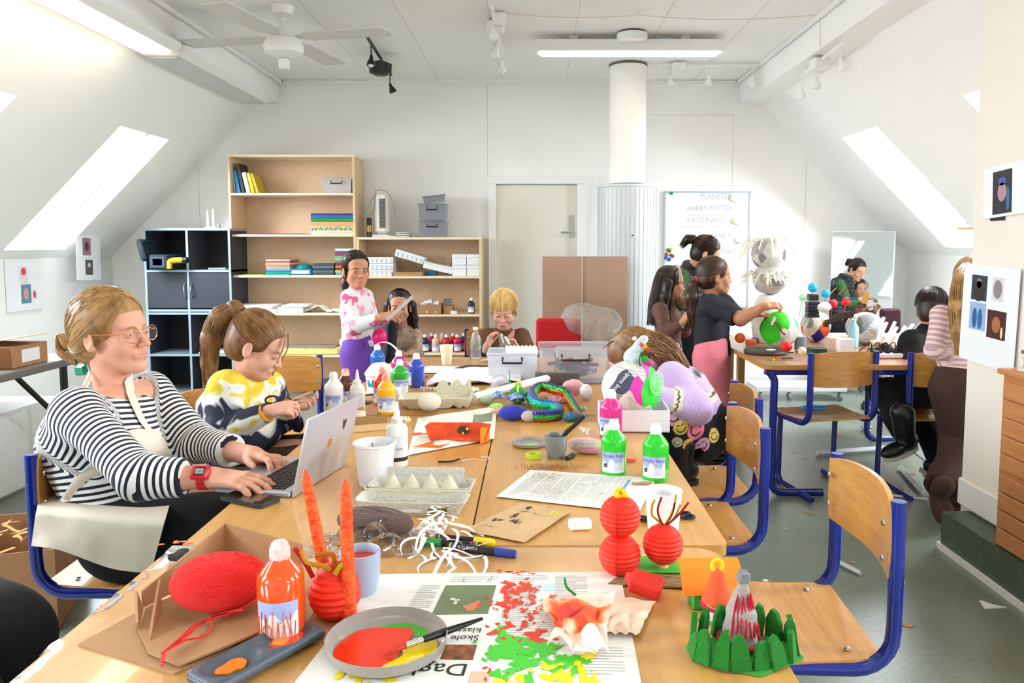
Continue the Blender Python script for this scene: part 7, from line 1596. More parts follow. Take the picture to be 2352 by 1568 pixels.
def grass_nest():
  r=root('grass_nest_model','grey tower with red yarn lines in a ring of green felt grass','paper model',tp(1706,1500),.12);gf=mat('green felt','0f7a18',.85,bump=.3,bscale=200,sheen=.1,col2='127018',vscale=30)
  obj('base_card',Geo().prism([(-.085,.02),(-.07,-.03),(.0,-.068),(.085,-.03),(.08,.03),(.0,.06)],.001,.005),mat('green painted base','3f9a3a',.6),r)
  S=Sdf(.01);S.chain([(0,.012,.02),(0,.012,.06),(0.002,.012,.095)],[.028,.021,.011]);S.cap((.002,.012,.1),(.003,.012,.112),.0075,.008,k=.004);S.post=lambda X,Y,Z,D:D+.002*fbm(X,Y,Z,120,3);S.cut((0,0,.006),(0,0,-1),.15)
  sdf_obj('tower_body',S,.002,mat('grey felt','a79d98',.9,bump=.3,bscale=150),r,fmat=None)
  g=Geo();rd=lambda z:.0295-.0185*(z-.02)/.075+.003
  for a0 in(-2.3,-1.75,-1.2,-.7):g.tube([(rd(z)*math.cos(a0+d_),.012+rd(z)*math.sin(a0+d_),z)for z,d_ in[(.03,-.12),(.05,-.15),(.08,-.1),(.094,0),(.08,.12),(.05,.17),(.032,.1)]],.0017,5)
  g.tube([(.033*math.cos(a),.012+.033*math.sin(a),.016+.002*math.sin(3*a))for a in[2*PI*i/20 for i in range(20)]],.0032,6,closed=True);obj('red_yarn_line',g,mat('crimson chenille','c81c34',.95),r)
  obj('tower_cap',Geo().box((0,0,0),(.017,.017,.02),rotM(0,8,0,(.003,.012,.117)),bev=.003),mat('slate cap','7d7f86',.8),r)
  rg=random.Random(8)
  for i in range(15):
    a=2*PI*i/15+.2;rr_=.066+.012*abs(math.cos(a));x,y=rr_*1.05*math.cos(a),rr_*.78*math.sin(a)-.002;h=rg.uniform(.034,.056)*(1.0 if math.sin(a)<.3 else 1.1);w=rg.uniform(.011,.015);M=Matrix.Translation((x,y,.004))@Euler((0,0,a+PI/2+rg.uniform(-.2,.2))).to_matrix().to_4x4()@rotM(rg.uniform(-14,4),rg.uniform(-10,10))
    obj('grass_blade',Geo().prism([(-w,0),(w,0),(w*.85,h*.7),(w*.25,h*1.1),(-w*.45,h*1.02),(-w*.9,h*.65)],-.004,.004,M@Matrix(((1,0,0,0),(0,0,1,0),(0,1,0,0),(0,0,0,1)))),gf,r)
grass_nest()
def marker(label,c,ang,col,body='1f1f24',L_=.14,capl=.045,text=None,z=.008,group=None,rad=.0075):
  r=root('paint_marker',label,'marker',(c[0],c[1],TZ+z),ang,group);h=L_/2
  obj('barrel',Geo().tube([(-h,0,0),(h-capl,0,0)],rad,14),mat('marker '+body,body,.3),r)
  obj('cap',Geo().tube([(h-capl,0,0),(h-.004,0,0),(h,0,0)],rad,16,rads=[rad*1.1,rad*1.05,rad*.7]),mat('cap '+col,col,.3),r)
  if text:
    vs,fs=text_geo(text,.008,lambda x,y,zz:(x-.05,-(rad+.0003)*math.cos((y-.002)/rad+.5),(rad+.0003)*math.sin((y-.002)/rad+.5)));obj('barrel_text',Geo().add(vs,fs),lab_w,r)
  for k,cc in enumerate(('d8c81a','2a6ad0','d02a2a')):obj('color_band',Geo().tube([(-h+.006+k*.006,0,0),(-h+.0095+k*.006,0,0)],rad*1.02,14),mat('band '+cc,cc),r)
  return r
c=tp(1106,1272);marker('large black marker with a blue cap beside the shredded paper',c,R(-16),'2c3f98',text='ECO POSCA',L_=.15,rad=.0085)
c=tp(1035,1258);marker('black marker with a green cap under the shredded paper',(c.x,c.y+.005),R(168),'2a9a4a',L_=.13,z=.0075)
c=tp(1068,1253);marker('black marker with a yellow barrel behind the blue capped one',(c.x,c.y+.012),R(-14),'f2d21a',L_=.13)
c=tp(1478,1198);marker('thin black marker with coloured bands behind the stacked lanterns',c,R(-25),'303036',L_=.12)
def shreds(label,c,n,spread,seed,z0=.01,hgt=.06,w=.007,L_=(.035,.09),m=None,name='shredded_paper',cat='paper'):
  rg=random.Random(seed);g=Geo()
  for i in range(n):
    a=rg.uniform(0,2*PI);L0=rg.uniform(*L_);x0,y0=rg.gauss(0,spread[0]),rg.gauss(0,spread[1]);zz=rg.uniform(0,hgt)*math.exp(-(x0/spread[0])**2*.3);cv_=rg.uniform(-2,2);t_=rg.uniform(-.2,.3)
    pts=[];x,y,z=x0,y0,zz+.004;b=a
    for k in range(9):
      pts.append(Vector((x,y,max(.002,z))));x+=math.cos(b)*L0/8;y+=math.sin(b)*L0/8;z+=t_*L0/8;t_-=.09;b+=cv_/8
    wv=Vector((-math.sin(a),math.cos(a),rg.uniform(-.35,.35))).normalized()*w/2;g.add([p-wv for p in pts]+[p+wv for p in pts],[(k,k+1,k+10,k+9)for k in range(8)])
    q=len(g.v)-18;o2=[Vector(v)+Vector((0,0,.0006))for v in g.v[q:]];g.add(o2,[(k,k+1,k+10,k+9)for k in range(8)])
  o=obj(name,g,m or mat('white paper strip','fbfbfb',.6),loc=c);return tag(o,label,cat,kind='stuff')
shreds('pile of white shredded paper strips beside the brown yarn',tp(1005,1230),44,(.03,.05),3,hgt=.05)
shreds('white shredded strips near the newspaper edge',tp(1030,1290),14,(.03,.03),5,hgt=.02)
bag=mat('kraft paper','c9a87c',.8,var=.04,vscale=40);nC=[tp(1062,1222),tp(1205,1250),tp(1310,1180),tp(1195,1158)]
paper_obj('paper_bag','brown paper bag with black doodles and a yellow tag, right of the markers',nC,bag,[('crayon_mark','blob',(31,(.30,.60,.02,.02,12,.014),(.2,.42,.04,.02,10,.014),(.35,.85,.02,.02,10,.016),(.50,.42,.05,.015,14,.012)),mat('black crayon','453c40',.8)),('yellow_tag','rect',[(.72,.82,.93,.92)],mat('yellow tag','ece02a')),('tag_number','text',[('2467',.92,.905,.014,180)],nblk),('line_drawing','lines',[(.1,.15,.5,.15,1,.008),(.3,.7,.8,.72,2,.006)],mat('pencil line','6d5b48'))],cat='paper bag',seed=8,lift=.008,z=.004)
tag(obj('white_eraser',Geo().box((0,0,.012),(.05,.026,.022),bev=.004),mat('white foam block','fafafa',.6),loc=tp(1332,1215),rot=(0,0,.15)),'white rectangular foam block right of the paper bag','block')
r=root('scissors','black handled scissors behind the white plastic cup','scissors',tp(1575,1188)+Vector((0,0,.005)),.3)
for s in(-1,1):obj('handle',Geo().tube([(.016*math.cos(a),s*.011+.009*math.sin(a),0)for a in[2*PI*i/14 for i in range(14)]],.0035,6,closed=True),black_m,r)
obj('blade',Geo().box((-.05,0,0),(.07,.008,.002)),steel,r)
r=root('screw_top','small neon yellow screw lid in front of the plate','screw top',tp(1225,1052));obj('lid_shell',Geo().lathe([(.001,.003),(.0205,.003),(.0205,.0005),(.023,.0005),(.023,.016),(.0205,.0165),(.0195,.006),(.001,.005)],32),mat('neon yellow plastic','dcee4a',.35,trans=.2),r)
tag(obj('brush_cap',Geo().tube([(0,0,.007),(.02,.035,.007)],.0075,12),black_m,loc=tp(1302,1058)),'short black cylinder lying beside the dark mug','cap')
gx=tp(1420,985);bx_c=Vector((.345,2.62,TZ+.003))
r=open_box('white cardboard box carrying the newspaper globe',bx_c,(.235,.17,.075),bx_c.z,mat('white glossy card','eef0f6',.4),rz=-.04)
def papier(label,c,R0,cols,seed,n=46,name='paper_globe',cat='globe',sq=(1,1,1),base='d8d6d0',extra=(),text=None,sm=.5):
  """papier-mache ball: torn patches of print over a rough sphere"""
  r=root(name,label,cat,c);rg=np.random.RandomState(seed);cen=rg.normal(size=(n,3));cen/=np.linalg.norm(cen,axis=1)[:,None];cc=[rb(cols[i%len(cols)])for i in rg.permutation(n)]
  cen=np.concatenate([cen]+[np.array([e[0]])/np.linalg.norm(e[0])for e in extra])if extra else cen;cc+=[rb(e[1])for e in extra];wt=np.concatenate([np.zeros(n)]+[np.array([e[2]])for e in extra])if extra else np.zeros(n)
  S=Sdf(.01);S.ell((0,0,R0*sq[2]),tuple(R0*x for x in sq));S.post=lambda X,Y,Z,D:D+.0025*fbm(X,Y,Z,45,seed)
  def col(V,N):
    D=V-np.array([0,0,R0*sq[2]]);D=D/np.linalg.norm(D,axis=1)[:,None];D=D+.10*np.stack([np.sin(V[:,1]*60+seed),np.sin(V[:,2]*55),np.sin(V[:,0]*50)],1);D/=np.linalg.norm(D,axis=1)[:,None]
    k=np.argmax(D@cen.T+wt[None],axis=1);C=np.array(cc)[k];pr=(np.sin((V@cen[k%7].T.diagonal()if False else(V*cen[k]).sum(1)*0+V[:,2]*620+V[:,0]*90))>.55)&((k*7+seed)%3==0);return C*np.where(pr,.72,1)[:,None]
  sdf_obj('paper_shell',S,R0/48,attr_mat('papier mache',.7,bump=.35,bscale=70),r,color=col);return r
gc=Vector((bx_c.x-.005,bx_c.y+.0,TZ+.035));GC=['e4e2dc','d6d4ce','cfd0d4','e9e6de','9a9c98','dcd8cc']
gr=papier('newspaper globe painted with pink and green patches in the white box',gc,.102,GC,3,extra=(((.55,-.75,.1),'3ddb45',.12),((.75,-.5,.4),'3fd34a',.1),((.8,-.55,-.2),'42d850',.08),((.02,-.95,.25),'ee3fb4',.045),((.1,-1,.05),'ee3fb4',.02),((-.45,-.8,.3),'4b5262',.07),((.5,-.5,.85),'e85ac0',.02)))
g=Geo();vs,fs=text_geo('Ugens bolig',.022);A0=Vector((-.52,-.83,.35))
def on_globe(x,y,_):
  t=R(-130);u,v=x*math.cos(t)-y*math.sin(t),x*math.sin(t)+y*math.cos(t);a=-R(122)+(u+.036)/.104;b=.32+(v+.045)/.104;q=.1095;return(q*math.cos(b)*math.cos(a),q*math.cos(b)*math.sin(a),.102+q*math.sin(b))
obj('printed_words',Geo().add([on_globe(*v)for v in vs],fs),mat('white print','f0f0f0',.6),gr)
g=Geo()
for k in range(5):g.tube([(.11*math.sin(.75)*1+(.006+.006*k)*math.cos(a)*.8,-.085-.0*k+(.006+.006*k)*math.cos(a)*.35,.135+(.008+.008*k)*math.sin(a))for a in[2*PI*i/20 for i in range(20)]],.0014,4,closed=True)
obj('glue_swirl',g,mat('pale green glue','c8f0c8',.3),gr)
obj('pink_face',Geo(),red_l,gr)if False else None
S=Sdf(.012);S.chain([(0,0,.0),(-.01,0,.03),(.012,.0,.06),(.03,0,.085)],[.026,.022,.018,.014]);S.ell((-.02,-.01,.02),(.02,.018,.014));S.post=lambda X,Y,Z,D:D+.002*fbm(X,Y,Z,130,4)
cr=root('craft_creature','whitish papery creature with pompoms perched on the newspaper globe','craft figure',gc+Vector((.01,-.01,.19)));sdf_obj('creature_body',S,.0025,mat('bluish white pulp','d3e0e4',.6,col2='b9ccd4',vscale=60),cr)
for(x,y,z,c_,rd)in((.03,-.02,.062,'f0b818',.009),(.018,-.022,.07,'e04a7a',.007),(.04,-.018,.052,'e0405a',.006),(-.005,-.02,.09,'f0f0f0',.008),(.038,0,.09,'f2e03a',.006),(.028,-.035,.02,'2f9a3a',.014),(.034,-.045,.012,'d83a52',.006),(.05,-.01,.004,'d860b0',.012)):obj('pompom',Geo().ball((x,y,z),rd,10),mat('pom '+c_,c_,.9,bump=.5,bscale=300),cr)
obj('green_stem',Geo().tube(smooth_path([(.018,-.03,.045),(.01,-.035,.02),(.014,-.04,-.01)],4),.003,6),mat('dark green chenille','1d9a42',.9),cr)
g=Geo()
for k in range(12):g.tube(smooth_path([(-.03+.004*k,-.02,.012),(-.034+.005*k,-.03,-.005),(-.03+.004*k,-.03,-.022)],3),.001,4)
obj('blue_thread',g,mat('cyan thread','7fd0e0',.7),cr)
r=root('plush_frog','green plush toy with yellow stripes behind the rainbow snake','soft toy',tp(1190,926));plg=mat('green plush','1f9a5c',.95,bump=.6,bscale=300,sheen=.4)
obj('toy_body',Geo().ball((0,0,.034),.036,20,sc_=(1.1,.9,.95)),plg,r);obj('toy_stripe',Geo().tube([(0,-.036*math.cos(a),.034+.036*math.sin(a))for a in[R(-30+15*i)for i in range(10)]],.004,6),mat('lime chenille','c8e03a',.9),r)
obj('toy_crest',Geo().tube(smooth_path([(-.012,0,.068),(-.008,0,.082),(0,0,.074),(.006,0,.085),(.012,0,.07)],3),.005,6),mat('lime chenille','c8e03a'),r)
r=root('drinking_straw','upright green straw beside the green plush toy','straw',tp(1172,905));obj('straw_tube',Geo().tube([(0,0,.0),(-.004,0,.105)],.0025,8),mat('green straw','22b878',.3),r)
def snake():
  r=root('sequin_snake','coiled rainbow sequin snake on the crowded table','soft toy',tp(1260,935));O=Vector(r.location)
  pth=smooth_path([tp(1330,962)-O+Vector((0,0,.02)),tp(1305,925)-O+Vector((0,0,.024)),tp(1290,905,TZ+.03)-O+Vector((0,0,.01)),tp(1245,888,TZ+.04)-O,tp(1222,905,TZ+.03)-O,tp(1230,925,TZ+.03)-O,tp(1275,935,TZ+.02)-O,tp(1280,950,TZ+.02)-O,tp(1235,955,TZ+.022)-O,tp(1200,945,TZ+.02)-O],8)
  n=len(pth);m,nt,p=new_mat('rainbow sequins');a=node(nt,'ShaderNodeAttribute');a.attribute_name='Col';nt.links.new(a.outputs['Color'],p.inputs['Base Color']);setp(p,Roughness=.22,Metallic=.55)
  v=node(nt,'ShaderNodeTexVoronoi');v.inputs['Scale'].default_value=170;nt.links.new(coords(nt),v.inputs['Vector']);b=node(nt,'ShaderNodeBump');b.inputs['Strength'].default_value=.8;b.inputs['Distance'].default_value=.004;nt.links.new(v.outputs['Distance'],b.inputs['Height']);nt.links.new(b.outputs[0],p.inputs['Normal'])
  g=Geo().tube(pth,.02,16,rads=[.012+.01*min(1,i/8)*1 if i<n*.85 else.022-.012*(i-n*.85)/(n*.15)for i in range(n)]);o=obj('snake_body',g,m,r)
  ca=o.data.color_attributes.new('Col','FLOAT_COLOR','POINT');pal_=['2a1a6a','1f6ad0','18b8a8','2ab83a','d8d020','f08a14','e0301a','2ab83a'];
  for i in range(len(o.data.vertices)):k=i%16;c=rb(pal_[int((k/16*8+i//16*.03)%8)]);ca.data[i].color=(*c,1)
  obj('snake_head',Geo().ball(pth[0]+Vector((-.01,-.005,0)),.018,12,sc_=(1.2,.8,.7)),mat('orange sequins','e8501a',.3,metal=.4),r)
snake()
for lb_,px_,py_,c_,rd,sq in(('lime green plush ball left of the blue patterned fabric',1128,912,'b8e83a',.024,(1.2,1,.9)),('pale mint plush ball under the lime one',1118,928,'d3ecc8',.024,(1.2,.9,.8)),('bright green fuzzy lump before the blue fabric',1140,940,'a6f07a',.018,(1.5,.8,.7)),('pink tulle bundle behind the rainbow snake',1318,905,'f0b0b8',.04,(1.2,.8,.8)),('white felt head with coloured spots left of the globe',1345,918,'f0ece8',.03,(.9,.9,1.1)),('yellow green glass marble before the rainbow snake',1254,968,'d8dc6a',.0165,(1,1,.85)),('crumpled yellow paper behind the magenta bottle',905,855,'f2d466',.032,(1.2,.8,.8)),('brown fur bundle behind the green plush',1165,900,'6a5a50',.03,(1.3,.8,.7))):
  m_=mat('stuff '+c_,c_,.85 if 'glass' not in lb_ else.08,bump=.6 if 'glass' not in lb_ else 0,bscale=120,sheen=.3 if 'glass' not in lb_ else 0);S=Sdf(.01);S.ell((0,0,rd*sq[2]),tuple(rd*x for x in sq));a_=.1*rd if 'glass' not in lb_ else 0;S.post=lambda X,Y,Z,D,a_=a_:D+a_*fbm(X,Y,Z,110,2)
  o=sdf_obj({'marble':'glass_marble'}.get('x','craft_ball')if 'glass' not in lb_ else 'glass_marble',S,.0025,m_);o.location=tp(px_,py_);tag(o,lb_,'craft ball' if 'glass' not in lb_ else 'marble')
g=Geo().grid(24,12,lambda u,v:((u-.5)*.13,(v-.5)*.06,.012+.03*abs(math.sin(u*5+v*2))*(1-abs(v-.5))),thick=.002)
m,nt,p=new_mat('blue patterned cotton');vo=node(nt,'ShaderNodeTexVoronoi');vo.inputs['Scale'].default_value=150;nt.links.new(coords(nt),vo.inputs['Vector']);rp=node(nt,'ShaderNodeValToRGB');rp.color_ramp.elements[0].position=.25;rp.color_ramp.elements[0].color=(*lin('e4edf6'),1);rp.color_ramp.elements[1].position=.45;rp.color_ramp.elements[1].color=(*lin('2d62b0'),1);nt.links.new(vo.outputs['Distance'],rp.inputs[0]);nt.links.new(rp.outputs[0],p.inputs['Base Color'])
tag(obj('fabric_scrap',g,m,loc=tp(1170,935)+Vector((0,0,.02)),rot=(0,0,-.4)),'blue and white patterned cotton scrap among the plush balls','fabric')
r=root('rainbow_fish','small rainbow sequin fish with an orange nose right of the snake','soft toy',tp(1312,968),.6);obj('fish_body',Geo().ball((0,0,.018),.018,14,sc_=(2.2,1,1)),mat('purple teal sequins','5a3aa0',.25,metal=.6,col2='1fa89a',vscale=60,bump=.6,bscale=300),r);obj('fish_tail',Geo().prism([(.03,0),(.06,.02),(.055,0),(.06,-.02)],.012,.02),mat('teal sequins','1f9aa0',.3,metal=.5),r)
r=root('painted_carton','folded carton painted orange with a brown eye, lying open','carton',tp(1035,1015),-.06);oc=mat('orange red painted card','ee5a1e',.4,col2='c2300e',vscale=26,bump=.2,bscale=60);oc2=mat('light orange painted card','f5862a',.4,col2='e8641a',vscale=20)
obj('carton_front',Geo().prism([(-.075,0),(.105,0),(.12,.055),(.09,.06),(-.08,.058),(-.095,.045)],-.004,.004,rotM(62,0,0,(0.01,-.012,.008))),oc,r)
obj('carton_top',Geo().box((.01,.05,.028),(.19,.05,.004),rotM(-14)),mat('yellow streaked card','f2a01c',.5,col2='d83a16',vscale=40),r)
obj('carton_flap',Geo().prism([(-.10,-.09),(-.02,-.098),(.005,-.045),(-.055,-.02)],.004,.008),oc2,r);obj('left_flap',Geo().prism([(-.135,-.06),(-.09,-.04),(-.075,.03),(-.12,.01)],0,.006,rotM(0,-18,0,(0,0,.008))),oc,r)
S=Sdf(.004);S.ell((.045,-.02,.045),(.022,.006,.014),rot=(-28,0,0));sdf_obj('painted_eye',S,.0018,mat('brown paint','4a2416',.5),r);obj('eye_dot',Geo().ball((.058,-.024,.05),.005,8).ball((.045,-.028,.037),.004,8),mat('yellow paint dot','e8b81a'),r)
obj('right_end',Geo().prism([(.1,-.03),(.125,.01),(.12,.06),(.1,.05)],.004,.05),mat('orange end','f08a1a',.5),r)
paper_obj('open_book','open book with printed pages under the orange carton',[tp(935,1048),tp(1135,1010),tp(1142,935),tp(960,962)],mat('page paper','f2efe4',.8),[('page_print','lines',[(.55,.1,.95,.9,22,.006),(.05,.1,.45,.9,22,.006)],mat('light print','b4b4b2')),('page_photo','rect',[(.7,.5,.95,.8)],mat('landscape photo','7d8f70',.6,var=.2,vscale=30))],cat='book',seed=3,lift=.008)
r=root('open_carton','flattened pinkish brown carton beside the laptop','carton',tp(838,985),.35);pk=mat('pinkish card','bb8672',.7)
obj('bottom_panel',Geo().box((0,0,.003),(.19,.09,.004)),mat('tan card inside','cda878',.8),r);obj('back_flap',Geo().box((.01,.05,.03),(.15,.004,.05),rotM(-25)),mat('dark tan card','9a7848',.8),r);obj('front_flap',Geo().box((-.02,-.06,.012),(.15,.05,.003),rotM(18,0,-6),bev=.001),pk,r);obj('side_flap',Geo().box((.105,-.01,.02),(.003,.08,.04),rotM(0,25)),pk,r)
r=root('tape_roll','cream roll of tape beside the flattened carton','tape',tp(822,966));obj('tape_body',Geo().lathe([(.028,0),(.028,.03),(.016,.03),(.016,0)],30,cap=False),mat('cream tape','f0e6c8',.5),r)
tag(obj('pipe_cleaner',Geo().tube(smooth_path([(-.03,0,.004),(.01,.004,.004),(.03,.022,.006)],5),.0028,6),mat('black chenille','2a2320',.95),loc=tp(1030,1063)),'short black pipe cleaner before the orange carton','pipe cleaner')
tag(obj('white_string',Geo().tube(smooth_path([(-.03,-.01,.003),(0,.01,.003),(.03,-.004,.003),(.05,.015,.003),(.02,.03,.003),(.06,.03,.003)],5),.0009,5),pap,loc=tp(1085,1058)),'thin curled white string on the table joint','string')
cb1=root('pencil_box','large clear plastic box full of coloured markers with a black clip','storage box',tp(1322,868),0);cb1.location=(.195,3.52,TZ+.003);clr=clear_mat('clear plastic box',(.93,.95,1.0),gloss=.15,tint=.16,rough=.08,bump=0)
r=crate('large clear plastic box full of coloured markers with black clips',(.19,3.56),(.33,.24,.16),TZ+.003,mt=clr,lid=False);bpy.data.objects.remove(cb1)
r2=crate('clear box with white card inside and a black clip, left of the marker box',(-.10,3.62),(.235,.2,.125),TZ+.003,mt=clear_mat('frosted box',(.95,.96,1),gloss=.2,tint=.5,rough=.15,bump=0),lid=False)
rg=random.Random(12);mcol=['2c3038','2c3038','3a4250','4a9ac0','d8c030','c83a6a','2c3038','8090a0','e0d040','30343c']
for i in range(34):
  a=rg.uniform(0,PI);L_=.12;x,y=.19+rg.uniform(-.07,.07),3.56+rg.uniform(-.045,.045);z=TZ+.018+rg.uniform(0,.07)
  q=root('felt_pen','marker lying in the large clear box','marker',(x,y,z),a,'markers in the large clear box');t=rg.uniform(-.25,.25);c1_=mcol[i%10]
  obj('pen_barrel',Geo().tube([(-L_/2,0,-t*.05),(L_*.2,0,t*.02)],.008,8),mat('pen '+('30343c' if i%3 else c1_),'30343c' if i%3 else c1_,.35),q);obj('pen_cap',Geo().tube([(L_*.2,0,t*.02),(L_/2,0,t*.05)],.0088,8),mat('pen '+c1_,c1_,.35),q)
tag(obj('corrugated_white_card',Geo().grid(40,4,lambda u,v:((u-.5)*.15,.0+v*.03,.01+v*.14+.003*math.sin(u*50)),thick=.002),pap,loc=(-.06,3.6,TZ+.004)),'stack of ribbed white card standing in the clear box','card')
def roll(label,a,b,rad):
  a=Vector(a);b=Vector(b);o=root('paper_roll',label,'paper roll',a);obj('roll_tube',Geo().tube([(0,0,0),b-a],rad,20),mat('white film roll','f6f6f8',.4),o);return o
roll('long white roll lying in front of the clear boxes',tp(1088,912,TZ+.03),tp(1265,868,TZ+.03)+Vector((.02,.05,0)),.0165)
tag(obj('white_paper',Geo().grid(20,10,lambda u,v:Vector((-.48+u*.42,3.36+v*.3+u*.1,TZ+.006+.02*abs(noise2(u,v,1.1))+.05*v*u)),thick=.002),pap),'large sheet of white paper on the plastic behind the egg carton','paper')
tag(obj('paper_cone',Geo().lathe([(.055,0),(.03,.035),(.004,.07)],5),pap,loc=tp(1052,892)),'folded white paper cone on the plastic sheet','paper')
tag(obj('plastic_dome',Geo().lathe([(.042,0),(.041,.03),(.03,.052),(.012,.062),(.0001,.064)],24),clear_mat('milky dome',(.95,.95,1),.2,.45,bump=0),loc=tp(1148,892)),'milky plastic dome in front of the clear box','dome')
tag(obj('grey_foam_block',Geo().box((0,0,.028),(.2,.05,.05),bev=.004),mat('dark grey felt','5b5552',.9),loc=tp(1280,886)+Vector((0,.05,0)),rot=(0,0,.08)),'dark grey felt block behind the rainbow snake','block')
r=root('water_bottle','clear plastic water bottle before the boy in brown','bottle',(-.325,4.22,TZ+.003))
obj('bottle_wall',Geo().lathe([(.001,0),(.03,0),(.033,.006),(.031,.02),(.033,.035),(.030,.05),(.033,.065),(.033,.1),(.026,.13),(.0135,.15),(.0135,.165)],28),clear_mat('pet plastic',(.86,.92,.95),.35,.12,rough=.05,bump=.3,bscale=40),r);obj('bottle_cap',Geo().lathe([(.0145,.163),(.0145,.178),(.001,.179)],20),mat('pale cap','dfe6ea',.4),r)
for k,(px_,py_,w,d,c_,lb_)in enumerate(((1010,850,.34,.2,'ecebe6','white cutting paper at the far end under the cup'),(1090,845,.2,.1,'2e2c30','dark fabric strip at the far end'),(1150,828,.22,.1,'dcd8d0','pale card near the boy in brown'),(940,838,.14,.1,'e88a9a','pink card at the far end beside the yellow paper'),(1120,856,.12,.07,'e8a05a','orange card strip at the far end'),(1285,838,.1,.12,'e6d8b8','cream card piece beside the clear marker box'))):
  tag(obj('card_piece',Geo().prism([(-w/2,-d/2),(w*.3,-d*.6),(w/2,d*.3),(-w*.2,d/2)],0,.003),mat('card '+c_,c_,.7),loc=tp(px_,py_)+Vector((0,0,.004+.002*k))),lb_,'card')
S=Sdf(.004);rg=random.Random(5);g=Geo()
for i in range(90):a=rg.uniform(-.8,.8);L_=rg.uniform(.02,.045);g.tube([(0,0,.01),(L_*.5*math.cos(a),L_*.5*math.sin(a),.018),(L_*math.cos(a),L_*math.sin(a),.004)],.0007,3)
for c_,lb_ in((tp(1050,935),'tuft of dark feathers beside the torn egg carton'),(tp(1010,898),'tuft of dark green feathers on the plastic sheet')):tag(obj('feather_tuft',Geo().add(g.v,g.f),mat('dark green feather','3b463a',.8),loc=c_),lb_,'feathers',kind='stuff')
tag(obj('crumpled_wrapper',Geo().grid(50,34,lambda u,v:Vector((-.115+u*.24,-.07+v*.13,.004+.035*abs(noise2(u*1.3,v*1.2,1.4))*math.sin(u*PI)*math.sin(v*PI)+.028*math.exp(-((u-.55)*4)**2-((v-.5)*4)**2)))),clear_mat('crackly wrapper',(1,1,1),.2,.02,rough=.05,bump=1.2,bscale=55),loc=tp(840,1250)),'crackly clear wrapper around the brown yarn','wrapper')
S=Sdf(.006);
for i in range(12):S.ell((random.Random(i).uniform(-.04,.04),random.Random(i+50).uniform(-.015,.015),.012),(.014,.01,.009))
S.post=lambda X,Y,Z,D:D+.003*fbm(X,Y,Z,220,2);o=sdf_obj('black_fluff',S,.003,mat('charcoal fluff','4b484a',.95,bump=.8,bscale=250));o.location=tp(440,1290);tag(o,'charcoal fluff behind the cardboard box of red yarn','fluff')
tag(obj('red_bead',Geo().ball((0,0,.004),.007,10,sc_=(1.3,1,.6)),mat('dark red bead','b82a2a',.4),loc=tp(395,1307)),'flat dark red bead near the left table edge','bead')
g=Geo();rg=random.Random(2)
for i in range(10):x,y=rg.uniform(-.06,.06),rg.uniform(-.012,.012);g.prism([(x+rg.uniform(.004,.01)*math.cos(a),y+rg.uniform(.002,.006)*math.sin(a))for a in[2*PI*k/8 for k in range(8)]],0,.0012)
tag(obj('orange_petals',g,mat('orange paint fleck','ee7a3a',.4),loc=tp(430,1252)+Vector((0,.01,0))),'orange paint flecks along the table joint','paint flecks',kind='stuff')
g=Geo();rg=random.Random(6)
for i in range(14):x,y=rg.gauss(0,.02),rg.gauss(0,.006);g.prism([(x+rg.uniform(.002,.007)*math.cos(a),y+rg.uniform(.001,.004)*math.sin(a))for a in[2*PI*k/8 for k in range(8)]],0,.0008)
tag(obj('red_smear',g,redp_,loc=tp(1180,1318)+Vector((0,0,.003))),'small red paint smear above the newspaper','paint',kind='stuff')
# ---------------------------------------------------------------- worktable on the right, walls, floor
NW=['d9d7d0','c9c8c4','e2e0da','b7b6b2','d0cdc4','ebe9e4','8f918f','dcd9cf']
def wp_(px,py):return on(px,py,TZ+.001)
papier('newspaper globe half painted bright green with a red pipe cleaner mouth',wp_(1788,800),.115,NW,5,extra=(((-.75,-.55,.25),'3ecf22',.2),((-.3,-.6,.75),'3ecf22',.16),((-.7,-.7,-.3),'3ecf22',.1),((.95,-.3,.1),'4fe08a',.03)))
mp_=wp_(1788,800);r=root('mouth_trim','red pipe cleaner and clothes peg on the green painted globe','craft',mp_+Vector((-.03,-.112,.12)))
obj('pipe_cleaner',Geo().tube(smooth_path([(-.05,.015,.05),(-.02,-.002,.045),(-.005,-.006,.015),(.015,-.006,-.01),(.03,-.002,-.02)],5),.004,6),mat('chenille c81616','c81616'),r);obj('peg',Geo().box((-.06,.01,.04),(.014,.012,.055),rotM(0,25)),pap,r)
papier('grey newspaper globe with a torn olive eye, rightmost on the worktable',wp_(1985,790),.118,NW,9,sq=(1.0,1,.88),extra=(((-.75,-.6,.1),'6b6b52',.03),((-.78,-.6,.12),'b8b02a',-.01)))
papier('newspaper globe under the black tower of clips, orange painted front',wp_(1872,785),.095,NW+['e8622a','e8a02a'],11,sq=(1,1,1.1),extra=(((.35,-.9,-.1),'e85a24',.1),((.0,-.9,-.5),'26228a',.05),((.4,-.8,.3),'f0a030',.04)))
papier('upper newspaper ball of the shaggy strip covered tower',at(1765,583,5.0)-Vector((0,0,.11)),.11,NW,13)
papier('lower newspaper ball of the shaggy strip covered tower',at(1768,640,5.0)-Vector((0,0,.105)),.105,NW,15,sq=(1.05,1,1))
r=root('white_vase','big white pot carrying the shaggy newspaper tower','pot',(at(1768,700,5.0).x,5.0,TZ+.002));zz_=at(1768,678,5.0).z-TZ
obj('pot_body',Geo().lathe([(.001,0),(.1,0),(.12,zz_*.5),(.09,zz_*.9),(.06,zz_)],32),mat('ivory paint','f0ece2',.6),r)
